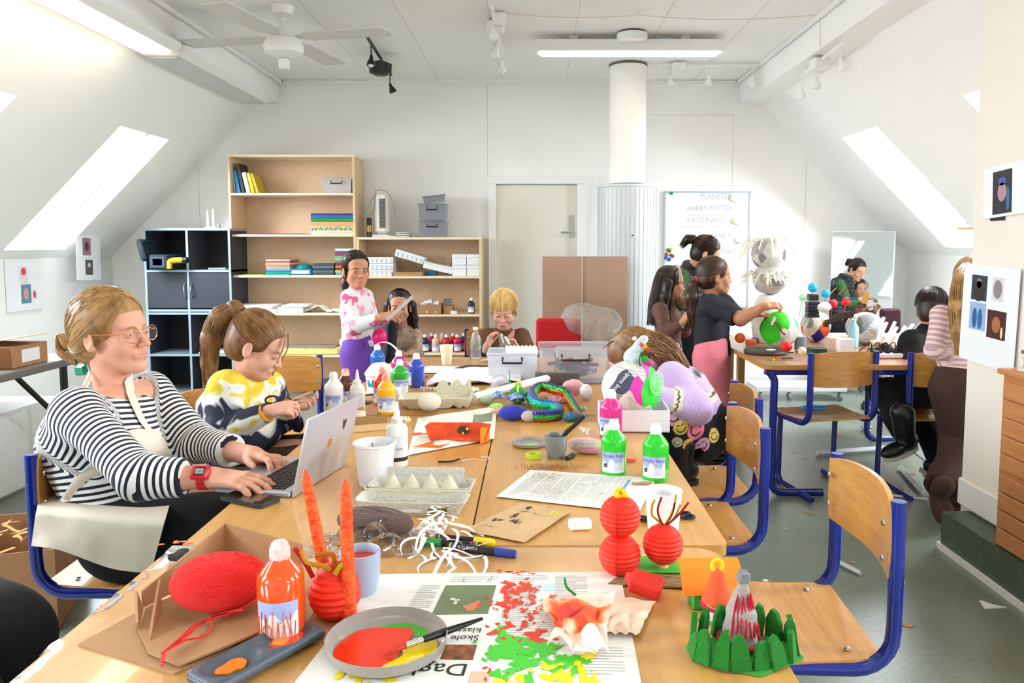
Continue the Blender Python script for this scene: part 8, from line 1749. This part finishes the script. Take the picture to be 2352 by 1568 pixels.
for k,(py,n,sp,hh_)in enumerate(((560,90,.10,.07),(640,110,.14,.06))):
  c_=at(1766,py,5.0);rg=random.Random(k+60);g=Geo()
  for i in range(n):
    a=rg.uniform(0,2*PI);L_=rg.uniform(.08,.2);u=Vector((math.cos(a),math.sin(a),0));w_=Vector((-math.sin(a),math.cos(a),0))*.004;r0=.07+.03*rg.random()
    pts=[u*(r0+L_*t)+Vector((0,0,rg.uniform(-.0,.05)+.02*math.sin(t*3)-L_*t*t*(.7 if k==0 else.25)))for t in(0,.33,.66,1)];g.add([p-w_ for p in pts]+[p+w_ for p in pts]+[p+Vector((0,0,.001))for p in pts],[(j,j+1,j+5,j+4)for j in range(3)])
  tag(obj('paper_fringe',g,mat('cream paper strip','efe8da',.7),loc=c_),('upper' if k==0 else 'lower')+' fringe of cream paper strips on the shaggy tower','fringe',kind='stuff')
def ball_on(lb,px,py,Y,rd,c,sq=(1,1,1),nm='paper_lantern',cat='paper lantern',gl=True):
  g=(lantern_geo(rd,rd*sq[2],20,8)if 'cyan' not in lb and 'green' not in lb and 'red lant' not in lb else lantern_geo(rd,rd*sq[2],20,8).tube([(0,.005,-rd*.8),(-.01,.02,-rd*.8-.1)],.003,5))if gl else Geo().ball((0,0,0),rd,14,sc_=sq);tag(obj(nm,g,mat('tissue '+c,c,.6),loc=at(px,py,Y)),lb,cat)
ball_on('small cyan paper lantern on top of the black clip tower',1867,660,4.72,.03,'2ab4e4');ball_on('small cyan paper lantern on a stick, right of the tower',1897,674,4.7,.028,'2ab4e4');ball_on('small pale green lantern left of the black tower',1843,683,4.72,.022,'a6e8b0')
ball_on('small red lantern with twisted sticks',1943,692,4.7,.026,'e8303a');ball_on('small red lantern behind the orange globe',1913,697,4.8,.028,'e0303a');ball_on('orange craft ball at the left of the worktable',1700,776,4.7,.032,'f0641e')
ball_on('red ball of yarn at the front of the worktable',1806,796,4.2,.034,'d8161e',(1,.9,.8),'yarn_ball','yarn',False);ball_on('cream round ball beside the red yarn on the worktable',1842,806,4.2,.024,'f0e2cc',nm='craft_ball',cat='ball',gl=False)
ball_on('white fluff cluster behind the orange globe front',1892,705,4.7,.04,'eeeae6',(1.2,.8,.8),'craft_ball','ball',False)
tb_=mat('black clip plastic','26262a',.4);r=root('clip_tower','stepped black plastic tower on the orange fronted globe','craft',at(1865,725,4.72));g=Geo()
for k in range(5):g.box((0,0,.0+k*.02),(.075-.006*(k%2),.06,.018),bev=.003)
obj('clip_stack',g,tb_,r);obj('tower_head',Geo().box((0,-.003,.115),(.06,.05,.04),bev=.005),tb_,r)
g=Geo();pts=smooth_path([(0,0,0),(.05,0,.035),(.1,0,.055),(.16,0,.06)],4)
for i,p in enumerate(pts):g.box(tuple(p),(.014,.03,.03+.012*(i%2)))
tag(obj('toothed_tentacle',g,mat('dark brown rubber','3a302a',.7),loc=at(1895,745,4.6)),'dark toothed tentacle between the orange and the grey globe','craft')
tag(obj('cardboard_strip',Geo().box((0,0,0),(.035,.004,.07)),mat('ochre card','c89246',.8),loc=at(1988,684,4.6),rot=(0,.2,0)),'upright ochre cardboard strip on the grey globe','card')
for k,(x,y,z)in enumerate(((1936,664,.06),(1912,667,.08),(1953,676,.04))):tag(obj('twisted_stick',Geo().tube([(0,0,0),(.03+.02*k,0,z-.03)],.004,5),mat(('chenille red','gold twist','navy twist')[k],('d83a2a','b8863c','24348a')[k]),loc=at(x-10,y+12,4.68)),('red twisted stick on the red lantern','gold stick through the cyan lantern','navy twisted stick near the red lantern')[k],'stick')
r=root('spray_bottle','pale blue bottle between the globes on the worktable','bottle',(wp_(1915,782).x,4.75,TZ+.002));obj('bottle_body',Geo().lathe([(.001,0),(.032,0),(.033,.12),(.015,.15),(.015,.17)],20),mat('pale blue plastic','9fd0e0',.3),r)
WI=[('grey cylinder jar with print beside the striped cloth',1838,800,'cyl',(.035,.07),'8e98a4'),('dark green box on the worktable',1876,812,'box',(.1,.06,.035),'2c4a34'),('upright beige carton on the worktable',1912,808,'box',(.075,.05,.09),'dcb9a4'),('upright white carton beside the beige one',1940,812,'box',(.09,.05,.09),'eef0f4'),('blue and white striped cloth on the worktable',1872,775,'box',(.12,.07,.04),'3448a8'),('white block at the front of the worktable',1770,812,'box',(.05,.04,.025),'f2f2f2'),('blue lump beside the green globe',1738,786,'box',(.05,.04,.03),'2a72c8'),('cream block near the plugs',2010,800,'box',(.05,.04,.05),'efe2b8'),('orange plastic comb at the left of the worktable',1725,790,'box',(.07,.03,.03),'e8642a')]
for lb,px,py,k,d,c_ in WI:
  g=Geo().lathe([(.001,0),(d[0],0),(d[0],d[1]),(d[0]*.9,d[1]+.004)],20)if k=='cyl' else Geo().box((0,0,d[2]/2),d,bev=.004)
  tag(obj('craft_supply' if k=='box' else 'jar',g,mat('supply '+c_,c_,.5),loc=wp_(px,py)+Vector((0,0,.001)),rot=(0,0,px%7*.1)),lb,'craft supply' if k=='box' else 'jar')
tag(obj('round_base',Geo().lathe([(.001,0),(.12,0),(.125,.01),(.12,.022),(.001,.023)],32),mat('dark brown board','3a302c',.5),loc=wp_(1760,812)+Vector((0,.02,0))),'dark brown round base before the green globe','base')
r=root('power_strip','white power strip with four black plugs on the worktable','power strip',wp_(2030,822));obj('strip_body',Geo().box((0,0,.014),(.2,.05,.028),bev=.005),metal_white,r)
for k in range(4):obj('plug',Geo().tube([(-.07+.045*k,0,.028),(-.07+.045*k,0,.06)],.012,8,rads=[.016,.005]),black_m,r);obj('plug_cord',Geo().tube(smooth_path([(-.07+.045*k,0,.058),(-.08+.045*k,0,.09),(-.1+.045*k,.03,.06),(-.14+.05*k,.06,.006)],4),.003,5),black_m,r)
cg=random.Random(21)
for k in range(16):
  px,py=cg.uniform(1745,2010),cg.uniform(806,830);c_=('d8281e','2a2a30','e8d02a','eeeeee','4a3a9a','2a2a30','e86a1e','c8b49a')[k%8];a=cg.uniform(0,3)
  tag(obj('craft_stick',Geo().tube(smooth_path([(-.04*math.cos(a),-.02*math.sin(a),.005),(0,.01,.006),(.045*math.cos(a),.02*math.sin(a),.005)],3),.004,6),mat('stick '+c_,c_,.5),loc=wp_(px,py)),'thin coloured scrap scattered along the front of the worktable','scrap','scraps along the front of the worktable')
for k in range(10):
  px=2035+k*9;a=-.4+k*.12;tag(obj('foam_strip',Geo().box((0,0,.07+.01*(k%3)),(.018,.014,.14+.02*(k%3)),rotM(0,8+k*4+(k%2)*12),bev=.002),pap,loc=on(px-5,800,TZ+.004)+Vector((0,.1+.021*((k*3)%7),0))),'white foam strip in the heap at the right end of the worktable','foam strip','foam strips heaped on the worktable')
r=root('glove','crumpled blue rubber glove on the chair seat','glove',(1.54,4.2,.45));S=Sdf(.01);S.ell((0,0,.01),(.05,.035,.014))
for k in range(4):S.cap((.03,-.02+.013*k,.01),(.08+.01*(k%2),-.03+.02*k,.008),.009,.007)
S.post=lambda X,Y,Z,D:D+.004*fbm(X,Y,Z,90,1);sdf_obj('glove_body',S,.003,mat('blue nitrile','2f8fe0',.4),r)
wx0,wx1,wz1=xat(1526,BY),xat(1720,BY),at(1600,441,BY).z;wz0=wz1-1.1;r=root('whiteboard','whiteboard with faint handwriting behind the children','whiteboard',((wx0+wx1)/2,BY-.012,(wz0+wz1)/2));w2,h2=(wx1-wx0)/2,(wz1-wz0)/2
obj('board_panel',Geo().box((0,0,0),(2*w2,.012,2*h2)),mat('glossy board','f6f5f1',.15),r);g=Geo()
for s in(-1,1):g.box((s*w2,-.004,0),(.014,.02,2*h2+.014)).box((0,-.004,s*h2),(2*w2,.02,.014))
obj('board_frame',g,mat('pale aluminium','b9c4d0',.35,metal=.3),r)
pen=mat('faint marker ink','b9bcc4',.7);g=Geo()
for s_,px,py,sz in(('PLANETER',1608,457,.075),('HARRY POTTER',1577,484,.07),('KATTE PLANET',1577,510,.062),('CHOKO PLANET',1567,548,.07),('IS PLANET',1625,582,.07)):
  p_=at(px,py,BY)-Vector(r.location);vs,fs=text_geo(s_,sz,lambda x,y,z:(p_.x+x*.86,-.0075,p_.z+y));g.add(vs,fs)
for py,a,b in((495,1580,1690),(522,1555,1675),(560,1560,1692),(598,1600,1710)):p0,p1=at(a,py,BY)-Vector(r.location),at(b,py-2,BY)-Vector(r.location);g.box(((p0.x+p1.x)/2,-.007,(p0.z+p1.z)/2),(p1.x-p0.x,.001,.004))
obj('handwriting',g,pen,r)
g=Geo()
for k,(px,py)in enumerate(((1688,455),(1692,507),(1700,550))):p_=at(px,py,BY-.03);tag(obj('paper_moth',Geo().ball((0,0,0),.045,8,sc_=(1.2,.5,.8)),mat('cream crumple','f6f0dc',.7),loc=p_),('upper','middle','lowest')[k]+' cream crumpled paper stuck on the whiteboard','paper')
for k,(px,py,c_)in enumerate(((1541,572,'f2c81e'),(1534,574,'2f8a5a'),(1538,577,'22468a'),(1536,582,'f2d24a'),(1530,584,'c0202a'),(1545,588,'c0202a'),(1529,592,'2050c0'),(1537,596,'2050b0'),(1540,585,'22468a'),(1542,443,'2f8a5a'))):tag(obj('magnet',Geo().lathe([(.001,0),(.012 if k in(2,8)else.017,0),(.012,.012),(.001,.013)],16,rotM(90)),mat('magnet '+c_,c_,.35),loc=at(px,py,BY-.024)),'round coloured magnet on the left edge of the whiteboard' if k<9 else 'green magnet in the top left corner of the whiteboard','magnet','magnets clustered on the whiteboard' if k<9 else None)
mx0,mx1=xat(1924,6.9),xat(2034,6.9);mz=at(1980,531,6.9).z;r=root('standing_mirror','tall frameless mirror leaning in the right corner','mirror',((mx0+mx1)/2,6.9,0),0);r.rotation_euler=(R(-3),0,R(-37));mx1+=.1;obj('mirror_glass',Geo().box((0,0,mz/2),(mx1-mx0,.006,mz)),mat('mirror silver','dfe6ea',.02,metal=1),r);obj('mirror_edge',Geo().box((0,.006,mz/2),(mx1-mx0+.012,.006,mz+.01)),mat('pale edge','dce6ea',.3),r)
r=root('radiator','white panel radiator under the right slope','radiator',(KX1-.06,6.2,.2));obj('radiator_panel',Geo().box((0,0,.33),(.07,.9,.6),bev=.01),metal_white,r)
for k in range(14):obj('radiator_fin',Geo().box((-.038,-.4+k*.0615,.33),(.008,.02,.54)),mat('radiator shade','e0e2e4',.4),r)
def office(lb,loc,rz,c,h=.5,top_=.95,w=.42):
  r=root('office_chair',lb,'office chair',loc,rz);m=mat('upholstery '+c,c,.75,bump=.2,bscale=200);S=Sdf(.03);S.box((0,.2,(h+.12+top_)/2),(w,.06,top_-h-.12),rot=(-6,0,0),rr=.028);S.post=lambda X,Y,Z,D:D-.0*X
  sdf_obj('backrest',S,.008,m,r);S=Sdf(.03);S.box((0,-.02,h-.03),(w+.02,w,.07),rr=.03);sdf_obj('seat',S,.01,m,r);obj('gas_lift',Geo().tube([(0,0,.08),(0,0,h-.06)],.028,12).box((0,.2,h),(.06,.02,.2)),black_m,r)
  for k in range(5):a=k*2*PI/5;q=obj('foot',Geo().tube([(0,0,.1),(.27*math.cos(a),.27*math.sin(a),.06)],.018,8),black_m,r);obj('caster',Geo().tube([(.27*math.cos(a)-.01,.27*math.sin(a),.028),(.27*math.cos(a)+.012,.27*math.sin(a),.028)],.026,12),black_m,q)
office('red office chair beside the brown cardboard panels',(xat(1285,5.4),5.35,0),PI*0,'c4141c',.48,at(1285,735,5.4).z,.33)
office('black office chair turned sideways behind the crowded table',(-1.13,4.80,0),-1.2,'22242c',.5,at(900,735,4.7).z,.38)
office('dark maroon chair in the right corner by the foam strips',(xat(2067,6.2),6.1,0),0,'3f1428',.48,at(2067,712,6.1).z,.17)
for k,(a,b,lb)in enumerate(((1246,1337,'left of the two tall brown cardboard panels before the pipe'),(1339,1443,'right of the two tall brown cardboard panels before the pipe'))):
  x0,x1=xat(a,6.3),xat(b,6.3);z1=at(1300,589,6.3).z;tag(obj('cardboard_sheet',Geo().box(((x0+x1)/2,6.3+.02*k,z1/2+.001),(x1-x0,.012,z1)),mat('brown board','b3917a',.8,var=.03,vscale=6)),lb,'cardboard')
S=Sdf(.05);
for k in range(5):S.ell((random.Random(k).uniform(-.12,.12),0,.12+.02*k),(.12,.09,.11))
S.post=lambda X,Y,Z,D:D+.012*fbm(X,Y,Z,28,3);o=sdf_obj('plastic_bag',S,.012,clear_mat('bag film',(.95,.93,.9),.25,.25,.12,.8,30));o.location=(xat(1356,5.6),5.6,at(1356,790,5.6).z);tag(o,'clear plastic bag standing by the cardboard panels','bag')
tag(obj('bag_stand',Geo().box((0,0,(o.location.z)/2+.0),(.5,.3,o.location.z-.004),bev=.01),mat('pale crate','cfc6b4',.7),loc=(o.location.x,5.62,0)),'pale crate carrying the clear plastic bag','crate')
zb_=lz[3]+.001;cs_=['2a48b8','241c4a','241a3c','c2187a','f0b890','f0b890','b81c2a','d81c24','c01a3a','3a2a6a','d81c24','8a1c6a','2a2a30','a83a1a']
for k,c_ in enumerate(cs_):
  px=948+k*12.5;bottle(('royal blue paint bottle at the left end of the bottle row on the low shelf','dark violet paint bottle second in the low shelf row','dark violet paint bottle behind the second one on the low shelf','plum paint bottle on the low shelf','skin coloured paint bottle in front on the low shelf','skin coloured paint bottle behind on the low shelf','deep red paint bottle on the low shelf','bright red paint bottle in the low shelf row','crimson paint bottle beside the bright red one','indigo paint bottle right of the crimson one','bright red paint bottle near the blond boy','purple paint bottle near the blond boy','black paint bottle behind the blond boy','rust paint bottle at the right end of the low shelf row')[k],(xat(px,SY+.06),SY+.06+.09*(k%2),zb_),c_,.1*(k%3),1.08,simple=True,group='paint bottles on the low shelf')
bottle('dark blue spray paint bottle on the third shelf near the door',(xat(1079,SY),SY+.1,lz[2]+.001),'18243a',0,.95,simple=True)
r=root('folding_table','grey folding table with parcels along the left wall','table',(-2.95,3.45,0));obj('tabletop',Geo().box((0,0,.72),(.75,1.9,.04),bev=.006),mat('grey plastic top','6e6660',.6),r)
for sy in(-.8,.8):
  obj('leg',Geo().tube([(.3,sy,.7),(.3,sy,.002)],.02,8),black_m,r);obj('leg',Geo().tube([(-.3,sy,.7),(-.3,sy,.002)],.02,8),black_m,r);obj('brace',Geo().tube([(.3,sy,.35),(.3,sy*.5,.7)],.014,8),black_m,r)
for k,(x,y,w,d,h,lb)in enumerate(((-2.78,3.95,.3,.28,.11,'brown parcel box nearest the wall on the folding table'),(-2.82,3.55,.3,.34,.12,'long brown parcel box in the middle of the folding table'),(-2.85,3.1,.3,.34,.11,'brown parcel box at the near end of the folding table'))):
  q=root('parcel_box',lb,'box',(x,y,.741),.15*k);obj('box_body',Geo().box((0,0,h/2),(w,d,h),bev=.003),kraft,q);obj('box_lid',Geo().box((.02,0,h+.02),(w*1.05,d,.005),rotM(0,-8),bev=.001),mat('light card','d8b48a',.8),q);obj('white_label',Geo().box((w/2+.001,0,h*.5),(.002,d*.5,h*.6)),pap,q)
r=cup('cream plastic basin on the parcels at the left edge',(-2.95,3.3,.885),'f2ead6',.16,.2,.11,name='basin');r['category']='basin'
tag(obj('storage_bin',Geo().box((0,0,.23),(.5,.9,.46),bev=.02),metal_white,loc=(-3.1,4.1,0)),'large white bin under the folding table','bin')
r=open_box('open brown carton of wood offcuts on the floor behind the woman',(-1.95,2.75),(.42,.45,.30),.001,kraft,rz=.3)
shreds('wood offcuts and scraps in the brown carton',(-1.95,2.75,.27),30,(.09,.1),9,hgt=.04,w=.012,m=mat('offcut','d0a060',.7),name='wood_offcuts',cat='offcuts')
g=Geo();g.tube(sag((-2.2,2.75,1.05),(-1.75,2.4,.55),.1)+[(-1.85,2.45,.3)],.003,5).tube(sag((-2.2,2.8,.95),(-1.9,2.6,.35),.05),.003,5);tag(obj('purple_yarn',g,mat('lilac yarn','b48ad0')),'two long strands of lilac yarn hanging at the left edge','yarn')
def poster(lb,c,w,h,rot,pics,name='printed_sheet',cat='print'):
  r=root(name,lb,cat,c,rot=rot);obj('paper_sheet',Geo().box((0,0,0),(w,.002,h)),pap,r)
  for nm,(x,z,a,b),cc,blobs in pics:
    q=obj(nm,Geo().box((x,-.0016,z),(a,.001,b)),mat('print '+cc,cc,.5),r)
    for bx_,bz_,ba,bb_,bc_ in blobs:obj('printed_figure',Geo().prism([(x+bx_+ba*math.cos(t),z+bz_+bb_*math.sin(t))for t in[2*PI*i/16 for i in range(16)]],.0022,.0026,Matrix(((1,0,0,0),(0,0,-1,0),(0,1,0,0),(0,0,0,1)))),mat('print '+bc_,bc_,.5),q)
ZW=-4.04
def LW(px,py):d=ray(px,py);t=(KX0+.006)/d.x;return Vector((0,0,CAM_H))+d*t
Rl=(0,0,PI/2)
poster('white sheet with two small pictures hanging on the left wall near the corner',(-3.87,6.64,1.265),.36,.40,(0,R(2),PI/2),[('picture',(-.03,.09,.12,.15),'9a7a84',((0,0,.03,.04,'6a2c34'),)),('picture',(0,-.09,.11,.13),'5c544e',((0,.02,.02,.02,'d8dce4'),))])
poster('sheet with a red figure and a teal portrait on the left wall',LW(55,655),.42,.4,(0,0,PI/2),[('picture',(0,.08,.1,.14),'e6dde2',((0,.03,.03,.03,'d03a5a'),)),('picture',(.02,-.07,.12,.15),'5f8496',((0,.0,.03,.05,'c09a90'),)),('picture',(.12,-.08,.06,.08),'e6d8dc',((0,0,.015,.03,'c8303e'),))])
RP=(0,0,-PI/2)
poster('white sheet with a dark portrait of a blue crested creature on the partition',(1.963,3.20,1.592),.31,.215,(0,R(-3),-PI/2),[('picture',(-.02,-.005,.13,.18),'2c2630',((0,.0,.03,.04,'b08a90'),(0,.045,.026,.018,'3a5aa8'),(.04,-.03,.012,.05,'2a6a9a')))])
poster('large white sheet with four small artworks on the partition',(1.957,3.27,1.06),.40,.43,(0,R(2),-PI/2),[('picture',(-.075,.115,.115,.11),'1f3a4c',((0,-.015,.04,.045,'2c2222'),(0,.02,.02,.022,'b06a50'))),('picture',(.06,.12,.08,.10),'dcd6d6',((0,0,.03,.04,'8a8488'),)),('picture',(-.075,-.01,.12,.12),'9ab4d8',((-.02,-.01,.018,.045,'1f5a9a'),(.02,-.01,.018,.045,'2468a8'))),('picture',(.065,-.03,.13,.12),'4a1c24',((0,0,.03,.035,'a8683c'),(.04,-.03,.008,.025,'e8d8a0')))])
tag(obj('small_print',Geo().box((0,0,0),(.1,.002,.02)),mat('black strip print','1c1c20'),loc=(1.965,3.25,1.478),rot=(0,0,-PI/2)),'small black strip print below the creature portrait','print')
r=root('plan_chest','beech chest of flat drawers at the right edge','chest of drawers',(2.30,2.42,.171));bw=wood_mat('reddish beech','c98a56','b87644',4,axis=1,rough=.4)
obj('chest_body',Geo().box((0,0,.345),(.9,1.1,.69),bev=.004),bw,r);obj('chest_top',Geo().box((-.005,0,.70),(.93,1.12,.022),bev=.003),bw,r)
for k in range(9):q=obj('drawer',Geo().box((-.455,0,.045+k*.0715+(.012 if k>3 else 0)),(.014,1.06,.066),bev=.003),bw,r)
for k in range(6):tag(obj('paper_pile',Geo().box((2.02+.01*(k%3),2.7-.02*(k%2),.886+k*.017),(.3,.44,.014),rotM(0,0,0),bev=.003),mat('pile '+('dcd6c8','6b675f','b9c2b4')[k%3],('dcd6c8','6b675f','b9c2b4')[k%3],.7)),'layer of the messy paper pile on the chest of drawers','paper','paper pile on the chest of drawers')
def flo(px,py):return on(px,py,.001)
for lb,a,b,w in(('long white foam bar on the floor behind the chair with the glove',(1875,1048),(2045,1035),.02),('white foam bar under the seated child in black',(2068,1080),(2112,1130),.02),('thin pale stick on the floor before the slipper',(2040,1140),(2130,1150),.008),('white foam strip beside the partition plinth',(1912,1290),(1975,1322),.012)):
  p0,p1=flo(*a),flo(*b);tag(obj('foam_bar',Geo().tube([p0+Vector((0,0,w)),p1+Vector((0,0,w))],w*.95,4),pap),lb,'foam bar')
o=obj('foil_ball',Geo().ball((0,0,.03),.045,7,sc_=(1.2,.8,.7)),mat('crumpled foil','c9ccd0',.2,metal=.9,bump=1,bscale=60),loc=flo(1990,992),smooth=False);tag(o,'crumpled silver foil on the floor under the worktable','foil')
for k in range(40):
  px,py=cg.uniform(1700,2180),cg.uniform(930,1200)if k%4 else cg.uniform(1200,1480);s_=cg.uniform(.008,.022);c_=('f0f0ee','e8e4da','c8a070','3a9a4a','f0f0f0','d84a2a')[k%6]
  tag(obj('floor_scrap',Geo().prism([(s_*cg.uniform(.5,1.2)*math.cos(t),s_*cg.uniform(.4,.9)*math.sin(t))for t in[2*PI*i/5 for i in range(5)]],0,.002),mat('scrap '+c_,c_,.7),loc=flo(px,py)),'small paper scrap littering the floor right of the tables','scrap','scraps littering the floor')
tag(obj('torn_paper',Geo().prism([(-.04,-.03),(.05,-.02),(.01,.0),(-.02,.04)],0,.004),pap,loc=flo(2275,1390)),'torn white paper on the floor at the lower right','paper')
tag(obj('floor_wire',Geo().tube(smooth_path([flo(2100,1040)+Vector((0,0,.004)),flo(2125,1060)+Vector((0,0,.004)),flo(2128,1090)+Vector((0,0,.004)),flo(2150,1100)+Vector((0,0,.004))],5),.004,5),mat('grey wire','8d9298')),'thin grey wire on the floor between the boots','wire')
r=root('wheeled_stand','low stand on grey casters behind the worktable','stand',(2.35,6.75,0));obj('stand_base',Geo().box((0,0,.11),(.8,.3,.05),bev=.005),metal_white,r)
for x in(-.35,-.1,.35):obj('caster',Geo().lathe([(.035,-.012),(.04,0),(.035,.012)],16,rotM(0,90,0,(x,-.12,.041))),mat('grey wheel','8a8d92'),r)
for k,(px,py,w,d,c_,lb,kind)in enumerate(((985,902,.07,.03,'f2e8e2','white paper with red stripes among the feathers',1),(1020,870,.12,.07,'8a8f96','grey magazine scrap on the far clutter',0),(975,868,.06,.02,'8a4a2a','rust brown twig on the grey magazine scrap',0),(842,905,.06,.05,'c8ccd4','pale grey metal lid beside the brown bottle',0),(835,925,.07,.04,'5a5f4a','olive strip of card behind the glue bottle',0),(965,1000,.05,.03,'e85a28','orange card scrap at the left of the book',0),(1000,965,.1,.02,'efe9dc','white card strip in front of the yarn in the carton',0),(1085,905,.1,.05,'e2d8c8','beige tissue on the plastic sheet',1),(1150,955,.07,.04,'e8a8a0','pink tulle piece before the blue skein',1),(1330,950,.05,.04,'a8e0b0','mint spotted ball scrap left of the white box',1),(1310,990,.04,.02,'f0d21e','small yellow cap before the rainbow fish',1),(930,975,.05,.03,'e8dcb0','cream paper flowers beside the open carton',1),(1345,1000,.05,.02,'f4f0e0','white and yellow wrapper behind the dark mug',1),(1440,1060,.05,.02,'e23028','red pipe cleaner piece between the green bottles',0),(1280,925,.08,.05,'d8a0b0','dusty pink plush lump inside the snake coil',1))):
  g=Geo().box((0,0,.002),(w,d,.003))if not kind else Geo().grid(14,8,lambda u,v:((u-.5)*w,(v-.5)*d,.006+.02*abs(noise2(u*1.3+k,v*1.1,1.3))),thick=.0015)
  if k==0:
    for i in range(3):g.mi(1).box((-.02+.018*i,0,.03),(.006,.03,.001))
  tag(obj('scrap_piece',g,[mat('scrap '+c_,c_,.7),mat('red stripe','c0392b')],loc=tp(px,py)+Vector((0,0,.004)),rot=(0,0,k*.7)),lb,'scrap')
